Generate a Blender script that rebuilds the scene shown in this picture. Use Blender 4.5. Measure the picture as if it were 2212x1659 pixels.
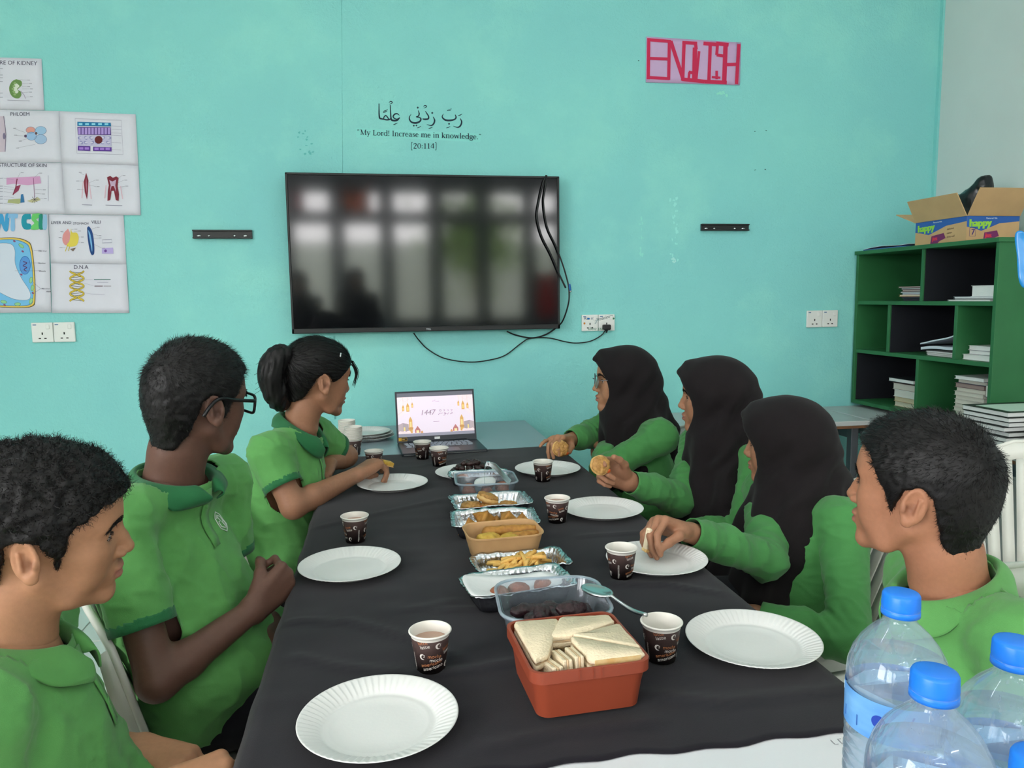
import bpy, bmesh, math, random
import numpy as np
from mathutils import Vector, Matrix
from mathutils.bvhtree import BVHTree

for _o in list(bpy.data.objects):
    bpy.data.objects.remove(_o)
random.seed(7)
RNG = np.random.default_rng(11)
SC = bpy.context.scene
COL = SC.collection
R = math.radians

# ------------------------------------------------------------------ camera
CAM_H = 1.3228
cam_d = bpy.data.cameras.new('camera')
cam_d.sensor_width = 36.0
cam_d.lens = 36.0 * 1621.92 / 2212.0
cam_d.clip_start = 0.02
cam = bpy.data.objects.new('camera', cam_d)
COL.objects.link(cam)
YAW, PITCH, ROLL = 0.170717728, 0.114553469, -0.0124820666
_fw = Vector((math.sin(YAW) * math.cos(PITCH), math.cos(YAW) * math.cos(PITCH), -math.sin(PITCH)))
_rt = Vector((math.cos(YAW), -math.sin(YAW), 0))
_up = _rt.cross(_fw)
_r2 = _rt * math.cos(ROLL) + _up * math.sin(ROLL)
_u2 = _up * math.cos(ROLL) - _rt * math.sin(ROLL)
cam.matrix_world = Matrix(((_r2.x, _u2.x, -_fw.x, 0), (_r2.y, _u2.y, -_fw.y, 0), (_r2.z, _u2.z, -_fw.z, CAM_H), (0, 0, 0, 1)))
SC.camera = cam

# ------------------------------------------------------------------ room numbers (metres; camera stands over x=0, y=0)
WALL_Y = 3.512      # teal wall
RIGHT_X = 2.812     # pale right wall
LEFT_X = -3.3
BACK_Y = -4.7       # wall of windows behind the camera
CEIL_Z = 3.25
TAB_Z = 0.74        # table top
TAB_L, TAB_R = -0.193, 0.666

# ------------------------------------------------------------------ world: pale bright sky, the only outdoor light
world = bpy.data.worlds.new('sky')
SC.world = world
world.use_nodes = True
_bg = world.node_tree.nodes['Background']
_bg.inputs[0].default_value = (1.0, 0.96, 0.97, 1)
_bg.inputs[1].default_value = 13.0

# window openings in the back wall: (x0, x1) pairs; lower panes and a row of transoms
WIN_X = [(-2.70 + i * 0.73, -2.70 + i * 0.73 + 0.54) for i in range(7)] + [(2.41, 2.74)]
WIN_Z = (1.0, 2.46)
TRANS_Z = (2.62, 2.92)
SIDE_WIN_Y = [(-4.2, -3.0), (-2.7, -1.5), (-1.2, 0.0)]   # windows in the left wall, behind and beside the camera

def portal(name, loc, rot, sx, sy):
    d = bpy.data.lights.new(name, 'AREA')
    d.shape = 'RECTANGLE'
    d.size, d.size_y = sx, sy
    d.cycles.is_portal = True
    o = bpy.data.objects.new(name, d)
    o.location = loc
    o.rotation_euler = rot
    COL.objects.link(o)

portal('window_portal', ((WIN_X[0][0] + WIN_X[-1][1]) / 2, BACK_Y - 0.16, (WIN_Z[0] + TRANS_Z[1]) / 2), (R(90), 0, 0), WIN_X[-1][1] - WIN_X[0][0], TRANS_Z[1] - WIN_Z[0])
portal('window_portal', (LEFT_X - 0.16, (SIDE_WIN_Y[0][0] + SIDE_WIN_Y[-1][1]) / 2, 1.8), (0, R(-90), 0), 1.6, SIDE_WIN_Y[-1][1] - SIDE_WIN_Y[0][0])

SC.view_settings.view_transform = 'Standard'
SC.view_settings.look = 'None'
SC.view_settings.gamma = 1.0
SC.view_settings.use_curve_mapping = False
SC.view_settings.exposure = 0.42
SC.cycles.use_denoising = True
SC.cycles.max_bounces = 10
SC.cycles.transmission_bounces = 8
SC.cycles.transparent_max_bounces = 12
SC.cycles.caustics_reflective = False
SC.cycles.caustics_refractive = False
# ------------------------------------------------------------------ colours and materials
def lin(c):
    def f(v):
        v /= 255.0
        return v / 12.92 if v <= 0.04045 else ((v + 0.055) / 1.055) ** 2.4
    return tuple(f(v) for v in c)

def rgba(c):
    return lin(c) + (1.0,)

MATS = {}
def mat(name, col, rough=0.6, spec=0.5, metal=0.0, var=0.0, vscale=8.0, bump=0.0, bscale=60.0, col2=None, sub=0.0,
        trans=0.0, ior=1.45, emit=None, estr=0.0, attr=None, sheen=0.0, coat=0.0, stretch=None, detail=4.0, alpha=1.0):
    """Principled material with procedural colour variation and fine relief."""
    if name in MATS:
        return MATS[name]
    m = bpy.data.materials.new(name)
    m.use_nodes = True
    nt = m.node_tree
    b = nt.nodes['Principled BSDF']
    I = b.inputs
    I['Base Color'].default_value = rgba(col)
    I['Roughness'].default_value = rough
    I['Specular IOR Level'].default_value = spec
    I['Metallic'].default_value = metal
    I['IOR'].default_value = ior
    I['Transmission Weight'].default_value = trans
    I['Alpha'].default_value = alpha
    if sub:
        I['Subsurface Weight'].default_value = sub
        I['Subsurface Radius'].default_value = (0.012, 0.005, 0.003)
        I['Subsurface Scale'].default_value = 0.6
    if sheen:
        I['Sheen Weight'].default_value = sheen
        I['Sheen Roughness'].default_value = 0.5
    if coat:
        I['Coat Weight'].default_value = coat
    if emit:
        I['Emission Color'].default_value = rgba(emit)
        I['Emission Strength'].default_value = estr
    tc = nt.nodes.new('ShaderNodeTexCoord')
    src = tc.outputs['Object']
    if stretch:
        mp = nt.nodes.new('ShaderNodeMapping')
        mp.inputs['Scale'].default_value = stretch
        nt.links.new(src, mp.inputs['Vector'])
        src = mp.outputs['Vector']
    base = None
    if attr:
        at = nt.nodes.new('ShaderNodeAttribute')
        at.attribute_name = attr
        base = at.outputs['Color']
        nt.links.new(base, I['Base Color'])
        if emit:
            nt.links.new(base, I['Emission Color'])
    if var or col2:
        n = nt.nodes.new('ShaderNodeTexNoise')
        n.inputs['Scale'].default_value = vscale
        n.inputs['Detail'].default_value = detail
        nt.links.new(src, n.inputs['Vector'])
        mx = nt.nodes.new('ShaderNodeMix')
        mx.data_type = 'RGBA'
        rp = nt.nodes.new('ShaderNodeMapRange')
        rp.inputs['From Min'].default_value = 0.3
        rp.inputs['From Max'].default_value = 0.7
        nt.links.new(n.outputs['Fac'], rp.inputs['Value'])
        nt.links.new(rp.outputs['Result'], mx.inputs['Factor'])
        if base:
            mul = nt.nodes.new('ShaderNodeMix')
            mul.data_type = 'RGBA'
            mul.blend_type = 'MULTIPLY'
            mul.inputs['Factor'].default_value = 1.0
            nt.links.new(base, mul.inputs[6])
            mx.inputs[6].default_value = (1 - var, 1 - var, 1 - var, 1)
            mx.inputs[7].default_value = (1 + var, 1 + var, 1 + var, 1)
            nt.links.new(mx.outputs[2], mul.inputs[7])
            nt.links.new(mul.outputs[2], I['Base Color'])
        else:
            c = lin(col)
            if col2:
                mx.inputs[6].default_value = rgba(col)
                mx.inputs[7].default_value = rgba(col2)
            else:
                mx.inputs[6].default_value = tuple(v * (1 - var) for v in c) + (1,)
                mx.inputs[7].default_value = tuple(min(1, v * (1 + var)) for v in c) + (1,)
            nt.links.new(mx.outputs[2], I['Base Color'])
    if bump:
        n = nt.nodes.new('ShaderNodeTexNoise')
        n.inputs['Scale'].default_value = bscale
        n.inputs['Detail'].default_value = 5.0
        nt.links.new(src, n.inputs['Vector'])
        bp = nt.nodes.new('ShaderNodeBump')
        bp.inputs['Strength'].default_value = min(1.0, bump)
        bp.inputs['Distance'].default_value = 0.004
        nt.links.new(n.outputs['Fac'], bp.inputs['Height'])
        nt.links.new(bp.outputs['Normal'], I['Normal'])
    MATS[name] = m
    return m

# ------------------------------------------------------------------ objects
def tag(o, label=None, cat=None, group=None, kind=None):
    if label: o['label'] = label
    if cat: o['category'] = cat
    if group: o['group'] = group
    if kind: o['kind'] = kind
    return o

def empty(name, loc=(0, 0, 0), rz=0.0, label=None, cat=None, group=None):
    o = bpy.data.objects.new(name, None)
    o.empty_display_size = 0.05
    o.location = loc
    o.rotation_euler = (0, 0, rz)
    COL.objects.link(o)
    return tag(o, label, cat, group)

def link(name, me, m=None, parent=None, loc=None, rot=None):
    o = bpy.data.objects.new(name, me)
    if m is not None:
        me.materials.clear()
        me.materials.append(m)
    COL.objects.link(o)
    if parent is not None:
        o.parent = parent
    if loc is not None:
        o.location = loc
    if rot is not None:
        o.rotation_euler = rot
    return o

def mesh_np(name, v, f, smooth=True):
    me = bpy.data.meshes.new(name)
    me.from_pydata([tuple(p) for p in np.asarray(v, float)], [], [tuple(int(i) for i in q) for q in f])
    if smooth:
        me.polygons.foreach_set('use_smooth', [True] * len(me.polygons))
    me.update()
    return me

def bm_mesh(name, bm, smooth=False):
    me = bpy.data.meshes.new(name)
    bmesh.ops.recalc_face_normals(bm, faces=bm.faces)
    bm.to_mesh(me)
    bm.free()
    if smooth:
        me.polygons.foreach_set('use_smooth', [True] * len(me.polygons))
    return me

def box_bm(bm, lo, hi, bevel=0.0, seg=1):
    r = bmesh.ops.create_cube(bm, size=1.0)
    vs = r['verts']
    c = [(a + b) / 2 for a, b in zip(lo, hi)]
    s = [abs(b - a) for a, b in zip(lo, hi)]
    for v in vs:
        v.co = Vector((c[0] + v.co.x * s[0], c[1] + v.co.y * s[1], c[2] + v.co.z * s[2]))
    if bevel:
        es = list({e for v in vs for e in v.link_edges})
        bmesh.ops.bevel(bm, geom=es, offset=bevel, segments=seg, affect='EDGES', profile=0.5)

def box(name, lo, hi, m, parent=None, bevel=0.0, seg=2, **kw):
    bm = bmesh.new()
    box_bm(bm, lo, hi, bevel, seg)
    return link(name, bm_mesh(name, bm, smooth=False), m, parent, **kw)

def lathe(prof, n=48, close=False):
    """prof: list of (r, z). returns verts, faces."""
    v, f = [], []
    for r, z in prof:
        for k in range(n):
            a = 2 * math.pi * k / n
            v.append((r * math.cos(a), r * math.sin(a), z))
    m = len(prof)
    for i in range(m - 1):
        for k in range(n):
            k2 = (k + 1) % n
            f.append((i * n + k, i * n + k2, (i + 1) * n + k2, (i + 1) * n + k))
    if close:
        f.append(tuple(range(n - 1, -1, -1)))
        f.append(tuple((m - 1) * n + k for k in range(n)))
    return v, f

def tube(pts, r, n=8, caps=True, closed=False):
    """tube along a polyline; r a number or a list."""
    pts = [Vector(p) for p in pts]
    m = len(pts)
    rs = r if isinstance(r, (list, tuple)) else [r] * m
    v, f = [], []
    prev = None
    for i, p in enumerate(pts):
        if closed:
            t = (pts[(i + 1) % m] - pts[i - 1]).normalized()
        else:
            t = (pts[min(i + 1, m - 1)] - pts[max(i - 1, 0)]).normalized()
        if prev is None:
            a = Vector((0, 0, 1)) if abs(t.z) < 0.9 else Vector((1, 0, 0))
            u = t.cross(a).normalized()
        else:
            u = (prev - t * prev.dot(t)).normalized()
        prev = u
        w = t.cross(u)
        for k in range(n):
            a = 2 * math.pi * k / n
            v.append(p + (u * math.cos(a) + w * math.sin(a)) * rs[i])
    rng = m if closed else m - 1
    for i in range(rng):
        j = (i + 1) % m
        for k in range(n):
            k2 = (k + 1) % n
            f.append((i * n + k, i * n + k2, j * n + k2, j * n + k))
    if caps and not closed:
        f.append(tuple(range(n - 1, -1, -1)))
        f.append(tuple((m - 1) * n + k for k in range(n)))
    return v, f

def spline(pts, n=8):
    """Catmull-Rom through pts."""
    P = [np.array(p, float) for p in pts]
    P = [2 * P[0] - P[1]] + P + [2 * P[-1] - P[-2]]
    out = []
    for i in range(1, len(P) - 2):
        for k in range(n):
            t = k / n
            a, b, c, d = P[i - 1], P[i], P[i + 1], P[i + 2]
            out.append(0.5 * ((2 * b) + (-a + c) * t + (2 * a - 5 * b + 4 * c - d) * t * t + (-a + 3 * b - 3 * c + d) * t ** 3))
    out.append(P[-2])
    return [tuple(p) for p in out]

def tube_obj(name, pts, r, m, parent=None, n=8, closed=False, smooth=6):
    if smooth:
        pts = spline(pts, smooth)
    v, f = tube(pts, r, n, closed=closed)
    return link(name, mesh_np(name, v, f), m, parent)

def copy_tree(o, parent=None):
    c = o.copy()
    COL.objects.link(c)
    if parent is not None:
        c.parent = parent
    for ch in list(o.children):
        copy_tree(ch, c)
    return c

def merge(parts):
    V, F = [], []
    for v, f in parts:
        n = len(V)
        V.extend([tuple(p) for p in v])
        F.extend([tuple(i + n for i in q) for q in f])
    return V, F

def rrect(w, d, r, n=5):
    """rounded rectangle outline, counter-clockwise, centred."""
    out = []
    for cx, cy, a0 in ((w / 2 - r, d / 2 - r, 0), (-w / 2 + r, d / 2 - r, 90), (-w / 2 + r, -d / 2 + r, 180), (w / 2 - r, -d / 2 + r, 270)):
        for k in range(n + 1):
            a = R(a0 + 90 * k / n)
            out.append((cx + r * math.cos(a), cy + r * math.sin(a)))
    return out

def loft(rings, close_bottom=True, close_top=True):
    """rings: list of equally long closed outlines of 3-D points."""
    n = len(rings[0])
    v = [p for r in rings for p in r]
    f = []
    for i in range(len(rings) - 1):
        for k in range(n):
            k2 = (k + 1) % n
            f.append((i * n + k, i * n + k2, (i + 1) * n + k2, (i + 1) * n + k))
    if close_bottom:
        f.append(tuple(range(n - 1, -1, -1)))
    if close_top:
        f.append(tuple((len(rings) - 1) * n + k for k in range(n)))
    return v, f

# ------------------------------------------------------------------ flat print (posters, cups, screens): coloured ink as thin geometry
_GLYPH = {}
def text_polys(s, size):
    key = (s, size)
    if key in _GLYPH:
        return _GLYPH[key]
    cu = bpy.data.curves.new('t', 'FONT')
    cu.body = s
    cu.size = size
    cu.resolution_u = 3
    o = bpy.data.objects.new('t', cu)
    COL.objects.link(o)
    dg = bpy.context.evaluated_depsgraph_get()
    me = bpy.data.meshes.new_from_object(o.evaluated_get(dg))
    v = [(p.co.x, p.co.y) for p in me.vertices]
    f = [tuple(p.vertices) for p in me.polygons]
    bpy.data.objects.remove(o)
    bpy.data.curves.remove(cu)
    bpy.data.meshes.remove(me)
    _GLYPH[key] = (v, f)
    return v, f

class Ink:
    def __init__(self):
        self.v, self.f, self.c = [], [], []
        self.layer = 0
    def add(self, pts, faces, col):
        n = len(self.v)
        self.layer += 1
        self.v += [(p[0], p[1], self.layer) for p in pts]
        for q in faces:
            self.f.append(tuple(i + n for i in q))
            self.c.append(lin(col))
    def poly(self, pts, col):
        self.add(pts, [tuple(range(len(pts)))], col)
    def rect(self, x0, y0, x1, y1, col):
        self.poly([(x0, y0), (x1, y0), (x1, y1), (x0, y1)], col)
    def ell(self, cx, cy, rx, ry, col, rot=0.0, n=24, a0=0, a1=360):
        ca, sa = math.cos(R(rot)), math.sin(R(rot))
        pts = []
        for k in range(n):
            a = R(a0 + (a1 - a0) * k / (n if a1 - a0 == 360 else n - 1))
            x, y = rx * math.cos(a), ry * math.sin(a)
            pts.append((cx + x * ca - y * sa, cy + x * sa + y * ca))
        self.poly(pts, col)
    def line(self, pts, w, col, closed=False, taper=None):
        """stroke with mitred sides; w number or list."""
        P = [Vector((p[0], p[1])) for p in pts]
        m = len(P)
        ws = w if isinstance(w, (list, tuple)) else [w] * m
        v, f = [], []
        for i, p in enumerate(P):
            a = P[i - 1] if (i > 0 or closed) else P[i]
            b = P[(i + 1) % m] if (i < m - 1 or closed) else P[i]
            t = (b - a)
            t = t.normalized() if t.length > 1e-9 else Vector((1, 0))
            nrm = Vector((-t.y, t.x))
            v += [p + nrm * ws[i] / 2, p - nrm * ws[i] / 2]
        for i in range(m if closed else m - 1):
            j = (i + 1) % m
            f.append((2 * i, 2 * i + 1, 2 * j + 1, 2 * j))
        self.add([(p.x, p.y) for p in v], f, col)
    def curve(self, pts, w, col, n=6, closed=False):
        sp = spline(list(pts) + ([pts[0]] if closed else []), n)
        if isinstance(w, (list, tuple)):
            m = len(sp)
            w = [float(np.interp(i / (m - 1) * (len(w) - 1), range(len(w)), w)) for i in range(m)]
        self.line(sp, w, col)
    def text(self, s, x, y, size, col, rot=0.0, sx=1.0, slant=0.0, bold=0.0):
        v, f = text_polys(s, size)
        ca, sa = math.cos(R(rot)), math.sin(R(rot))
        pts = [(p[0] * sx + p[1] * slant, p[1]) for p in v]
        for dx in ((0.0,) if not bold else (0.0, bold, -bold)):
            self.add([(x + (p[0] + dx) * ca - p[1] * sa, y + (p[0] + dx) * sa + p[1] * ca) for p in pts], f, col)
    def width(self, s, size):
        v, _ = text_polys(s, size)
        return max(p[0] for p in v) if v else 0
    def build(self, name, m, parent, fn, step=0.00002, base=0.0004):
        """fn(x, y, h) -> 3-D point, h the height over the printed surface."""
        me = bpy.data.meshes.new(name)
        me.from_pydata([tuple(fn(x, y, base + step * l)) for x, y, l in self.v], [], self.f)
        at = me.color_attributes.new('Col', 'FLOAT_COLOR', 'CORNER')
        cols = []
        for p, c in zip(me.polygons, self.c):
            cols += [c[0], c[1], c[2], 1.0] * p.loop_total
        at.data.foreach_set('color', cols)
        return link(name, me, m, parent)

# ------------------------------------------------------------------ noise
def vnoise(P, seed=0):
    """value noise on (N,3) points, about -1..1."""
    P = np.asarray(P, float)
    i = np.floor(P).astype(np.int64)
    f = P - i
    f = f * f * (3 - 2 * f)
    def h(a, b, c):
        n = (a * 374761393 + b * 668265263 + c * 2147483647 + seed * 974711) & 0xFFFFFFFF
        n = ((n ^ (n >> 13)) * 1274126177) & 0xFFFFFFFF
        return ((n ^ (n >> 16)) & 0xFFFF) / 32767.5 - 1
    r = 0
    for dx in (0, 1):
        for dy in (0, 1):
            for dz in (0, 1):
                w = (f[:, 0] if dx else 1 - f[:, 0]) * (f[:, 1] if dy else 1 - f[:, 1]) * (f[:, 2] if dz else 1 - f[:, 2])
                r = r + w * h(i[:, 0] + dx, i[:, 1] + dy, i[:, 2] + dz)
    return r

# ------------------------------------------------------------------ signed distance fields -> meshes (surface nets)
class Field:
    """a list of blended solids, meshed block by block."""
    def __init__(self):
        self.ops = []
    def cone(self, a, b, r1, r2, k=0.01, op='u'):
        self.ops.append(('c', np.array(a, float), np.array(b, float), r1, r2, k, op)); return self
    def ell(self, c, r, rot=None, k=0.01, op='u'):
        self.ops.append(('e', np.array(c, float), np.array(r, float), np.eye(3) if rot is None else np.array(rot, float), 0, k, op)); return self
    def moved(self, fn_pt, rot):
        """copy with points mapped to the world."""
        g = Field()
        for t, a, b, c, d, k, op in self.ops:
            if t == 'c':
                g.ops.append((t, fn_pt(a), fn_pt(b), c, d, k, op))
            else:
                g.ops.append((t, fn_pt(a), b, rot @ c, d, k, op))
        return g
    def __add__(self, o):
        g = Field()
        g.ops = self.ops + o.ops
        return g
    def bounds(self, only=None):
        lo, hi = np.full(3, 1e9), np.full(3, -1e9)
        for t, a, b, c, d, k, op in self.ops:
            if op != 'u':
                continue
            l, h = self._box(t, a, b, c, d)
            lo, hi = np.minimum(lo, l), np.maximum(hi, h)
        return lo, hi
    @staticmethod
    def _box(t, a, b, c, d):
        if t == 'c':
            return np.minimum(a - c, b - d), np.maximum(a + c, b + d)
        e = np.sqrt(((c * b[None, :]) ** 2).sum(1))
        return a - e, a + e
    def mesh(self, lo, hi, h, post=None, smooth=1):
        lo, hi = np.array(lo, float), np.array(hi, float)
        n = np.maximum(np.ceil((hi - lo) / h).astype(int) + 1, 4)
        ax = [lo[i] + h * np.arange(n[i]) for i in range(3)]
        F = np.full(tuple(n), 0.08, np.float32)
        for t, a, b, c, d, k, op in self.ops:
            l, u = self._box(t, a, b, c, d)
            m = k * 1.2 + 2 * h + 0.012
            s = []
            for i in range(3):
                i0 = max(0, int(np.floor((l[i] - m - lo[i]) / h)))
                i1 = min(n[i], int(np.ceil((u[i] + m - lo[i]) / h)) + 1)
                s.append((i0, i1))
            if any(q[0] >= q[1] for q in s):
                continue
            X = (ax[0][s[0][0]:s[0][1]].astype(np.float32)[:, None, None] - np.float32(a[0]))
            Y = (ax[1][s[1][0]:s[1][1]].astype(np.float32)[None, :, None] - np.float32(a[1]))
            Z = (ax[2][s[2][0]:s[2][1]].astype(np.float32)[None, None, :] - np.float32(a[2]))
            if t == 'c':
                ba = (b - a).astype(np.float32)
                bb = float((ba * ba).sum()) + 1e-12
                tt = np.clip((X * ba[0] + Y * ba[1] + Z * ba[2]) / bb, 0, 1)
                D = np.sqrt((X - ba[0] * tt) ** 2 + (Y - ba[1] * tt) ** 2 + (Z - ba[2] * tt) ** 2) - (c + (d - c) * tt)
            else:
                Q = [(X * c[0, i] + Y * c[1, i] + Z * c[2, i]) for i in range(3)]
                k0 = np.sqrt(sum((Q[i] / b[i]) ** 2 for i in range(3)))
                k1 = np.sqrt(sum((Q[i] / (b[i] * b[i])) ** 2 for i in range(3))) + 1e-9
                D = k0 * (k0 - 1) / k1
            sl = tuple(slice(q[0], q[1]) for q in s)
            G = F[sl]
            if op == 'u':
                hh = np.clip(0.5 + 0.5 * (G - D) / k, 0, 1)
                F[sl] = G + (D - G) * hh - k * hh * (1 - hh)
            else:   # subtract
                hh = np.clip(0.5 - 0.5 * (G + D) / k, 0, 1)
                F[sl] = G + (-D - G) * hh + k * hh * (1 - hh)
        if post is not None:
            F = post(F, ax)
        return nets(F, lo, h, smooth)

def nets(F, lo, h, smooth=1):
    ins = F < 0
    c = ins[:-1, :-1, :-1].astype(np.int8)
    cnt = np.zeros_like(c)
    for dx in (0, 1):
        for dy in (0, 1):
            for dz in (0, 1):
                cnt += ins[dx:ins.shape[0] - 1 + dx, dy:ins.shape[1] - 1 + dy, dz:ins.shape[2] - 1 + dz]
    act = (cnt > 0) & (cnt < 8)
    idx = np.argwhere(act)
    ids = np.full(act.shape, -1, np.int64)
    ids[act] = np.arange(len(idx))
    val = {}
    for dx in (0, 1):
        for dy in (0, 1):
            for dz in (0, 1):
                val[dx, dy, dz] = F[idx[:, 0] + dx, idx[:, 1] + dy, idx[:, 2] + dz]
    acc = np.zeros((len(idx), 3))
    num = np.zeros(len(idx))
    keys = list(val)
    for a in keys:
        for ax in range(3):
            if a[ax]:
                continue
            b = list(a); b[ax] = 1; b = tuple(b)
            va, vb = val[a], val[b]
            cr = (va < 0) != (vb < 0)
            t = np.where(cr, va / np.where(va - vb == 0, 1, va - vb), 0)
            p = np.tile(np.array(a, float), (len(idx), 1))
            p[:, ax] = t
            acc[cr] += p[cr]
            num[cr] += 1
    V = lo + h * (idx + acc / np.maximum(num, 1)[:, None])
    Q = []
    for ax in range(3):
        o1, o2 = [(1, 2), (2, 0), (0, 1)][ax]
        sl0 = [slice(1, -1)] * 3; sl1 = [slice(1, -1)] * 3
        sl0[ax] = slice(0, -1); sl1[ax] = slice(1, None)
        A, B = ins[tuple(sl0)], ins[tuple(sl1)]
        e = np.argwhere(A != B)
        if not len(e):
            continue
        flip = A[e[:, 0], e[:, 1], e[:, 2]]
        base = e.copy()
        for i in range(3):
            if i != ax:
                base[:, i] += 1
        def cell(d1, d2):
            q = base.copy()
            q[:, o1] -= d1
            q[:, o2] -= d2
            return ids[q[:, 0], q[:, 1], q[:, 2]]
        q = np.stack([cell(1, 1), cell(0, 1), cell(0, 0), cell(1, 0)], 1)
        q[~flip] = q[~flip][:, ::-1]
        Q.append(q)
    Q = np.concatenate(Q) if Q else np.zeros((0, 4), int)
    Q = Q[(Q >= 0).all(1)]
    for _ in range(smooth):
        V = relax(V, Q, 0.5)
    return V, Q

def relax(V, Q, w):
    s = np.zeros_like(V); n = np.zeros(len(V))
    for a, b in ((0, 1), (1, 2), (2, 3), (3, 0)):
        for i, j in ((a, b), (b, a)):
            np.add.at(s, Q[:, i], V[Q[:, j]])
            np.add.at(n, Q[:, i], 1)
    return V + w * (s / np.maximum(n, 1)[:, None] - V)

def vnormals(V, Q):
    a, b, c, d = (V[Q[:, i]] for i in range(4))
    fn = np.cross(c - a, d - b)
    N = np.zeros_like(V)
    for i in range(4):
        np.add.at(N, Q[:, i], fn)
    return N / (np.linalg.norm(N, axis=1, keepdims=True) + 1e-12)

def prune(V, Q, keep):
    """drop faces with any vertex where keep is False."""
    Q = Q[keep[Q].all(1)]
    used = np.unique(Q)
    mp = np.full(len(V), -1, np.int64)
    mp[used] = np.arange(len(used))
    return V[used], mp[Q], used

def mesh_quads(name, V, Q):
    me = bpy.data.meshes.new(name)
    me.vertices.add(len(V))
    me.vertices.foreach_set('co', np.ascontiguousarray(V, np.float32).ravel())
    me.loops.add(len(Q) * 4)
    me.loops.foreach_set('vertex_index', np.ascontiguousarray(Q, np.int32).ravel())
    me.polygons.add(len(Q))
    me.polygons.foreach_set('loop_start', np.arange(0, len(Q) * 4, 4, dtype=np.int32))
    me.polygons.foreach_set('use_smooth', np.ones(len(Q), bool))
    me.update()
    me.validate()
    return me

def set_cols(me, cols):
    at = me.color_attributes.new('Col', 'FLOAT_COLOR', 'POINT')
    c = np.ones((len(me.vertices), 4), np.float32)
    c[:, :3] = cols
    at.data.foreach_set('color', c.ravel())
# ================================================================== the room
def ray_px(px, py):
    """direction through a point of the 2212 x 1659 photograph."""
    return _r2 * ((px - 1106) / 1621.92) - _u2 * ((py - 829.5) / 1621.92) + _fw
CAM_P = Vector((0, 0, CAM_H))
def at_y(px, py, y):
    d = ray_px(px, py)
    return CAM_P + d * (y / d.y)
def at_x(px, py, x):
    d = ray_px(px, py)
    return CAM_P + d * (x / d.x)
def at_z(px, py, z):
    d = ray_px(px, py)
    return CAM_P + d * ((z - CAM_H) / d.z)
def at_d(px, py, dep):
    return CAM_P + ray_px(px, py) * dep

def teal_wall_material():
    m = bpy.data.materials.new('teal_wall_paint')
    m.use_nodes = True
    nt = m.node_tree
    b = nt.nodes['Principled BSDF']
    b.inputs['Roughness'].default_value = 0.55
    b.inputs['Specular IOR Level'].default_value = 0.35
    tc = nt.nodes.new('ShaderNodeTexCoord')
    def noise(scale, det, rough=0.5):
        n = nt.nodes.new('ShaderNodeTexNoise')
        n.inputs['Scale'].default_value = scale
        n.inputs['Detail'].default_value = det
        n.inputs['Roughness'].default_value = rough
        nt.links.new(tc.outputs['Object'], n.inputs['Vector'])
        return n.outputs['Fac']
    def ramp(src, lo, hi):
        r = nt.nodes.new('ShaderNodeMapRange')
        r.inputs['From Min'].default_value = lo
        r.inputs['From Max'].default_value = hi
        nt.links.new(src, r.inputs['Value'])
        return r.outputs['Result']
    def mix(f, a, c):
        x = nt.nodes.new('ShaderNodeMix')
        x.data_type = 'RGBA'
        nt.links.new(f, x.inputs['Factor'])
        for s, val in ((6, a), (7, c)):
            if isinstance(val, tuple):
                x.inputs[s].default_value = val
            else:
                nt.links.new(val, x.inputs[s])
        return x.outputs[2]
    c1 = mix(ramp(noise(1.1, 3), 0.35, 0.68), rgba((134, 209, 208)), rgba((142, 219, 212)))
    f2 = ramp(noise(2.2, 9, 0.68), 0.52, 0.78)
    c2 = mix(f2, c1, rgba((150, 224, 214)))
    nt.links.new(c2, b.inputs['Base Color'])
    bp = nt.nodes.new('ShaderNodeBump')
    bp.inputs['Strength'].default_value = 0.6
    bp.inputs['Distance'].default_value = 0.005
    ad = nt.nodes.new('ShaderNodeMath')
    ad.operation = 'ADD'
    nt.links.new(noise(95, 4, 0.6), ad.inputs[0])
    nt.links.new(noise(14, 4), ad.inputs[1])
    nt.links.new(ad.outputs[0], bp.inputs['Height'])
    nt.links.new(bp.outputs['Normal'], b.inputs['Normal'])
    return m

M_TEAL = teal_wall_material()
M_WHITEWALL = mat('pale_grey_wall_paint', (205, 214, 212), rough=0.6, var=0.03, vscale=3, bump=0.15, bscale=70)
M_CEIL = mat('white_ceiling_paint', (235, 236, 233), rough=0.8, bump=0.1, bscale=40)
M_TILE = mat('glazed_floor_tile', (222, 220, 212), rough=0.25, var=0.04, vscale=5)
M_GROUT = mat('grey_grout', (160, 156, 148), rough=0.9, bump=0.2)
M_FRAME = mat('grey_window_frame', (92, 104, 108), rough=0.45, var=0.05)
M_INK = mat('printing_ink', (255, 255, 255), rough=0.7, spec=0.3, attr='Col')

def thin_glass():
    m = bpy.data.materials.new('window_glass')
    m.use_nodes = True
    nt = m.node_tree
    nt.nodes.remove(nt.nodes['Principled BSDF'])
    out = nt.nodes['Material Output']
    tr = nt.nodes.new('ShaderNodeBsdfTransparent')
    tr.inputs[0].default_value = (0.93, 0.96, 0.95, 1)
    gl = nt.nodes.new('ShaderNodeBsdfGlossy')
    gl.inputs['Roughness'].default_value = 0.02
    fr = nt.nodes.new('ShaderNodeFresnel')
    mx = nt.nodes.new('ShaderNodeMixShader')
    nt.links.new(fr.outputs[0], mx.inputs[0])
    nt.links.new(tr.outputs[0], mx.inputs[1])
    nt.links.new(gl.outputs[0], mx.inputs[2])
    nt.links.new(mx.outputs[0], out.inputs[0])
    return m
M_GLASS = thin_glass()

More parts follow.
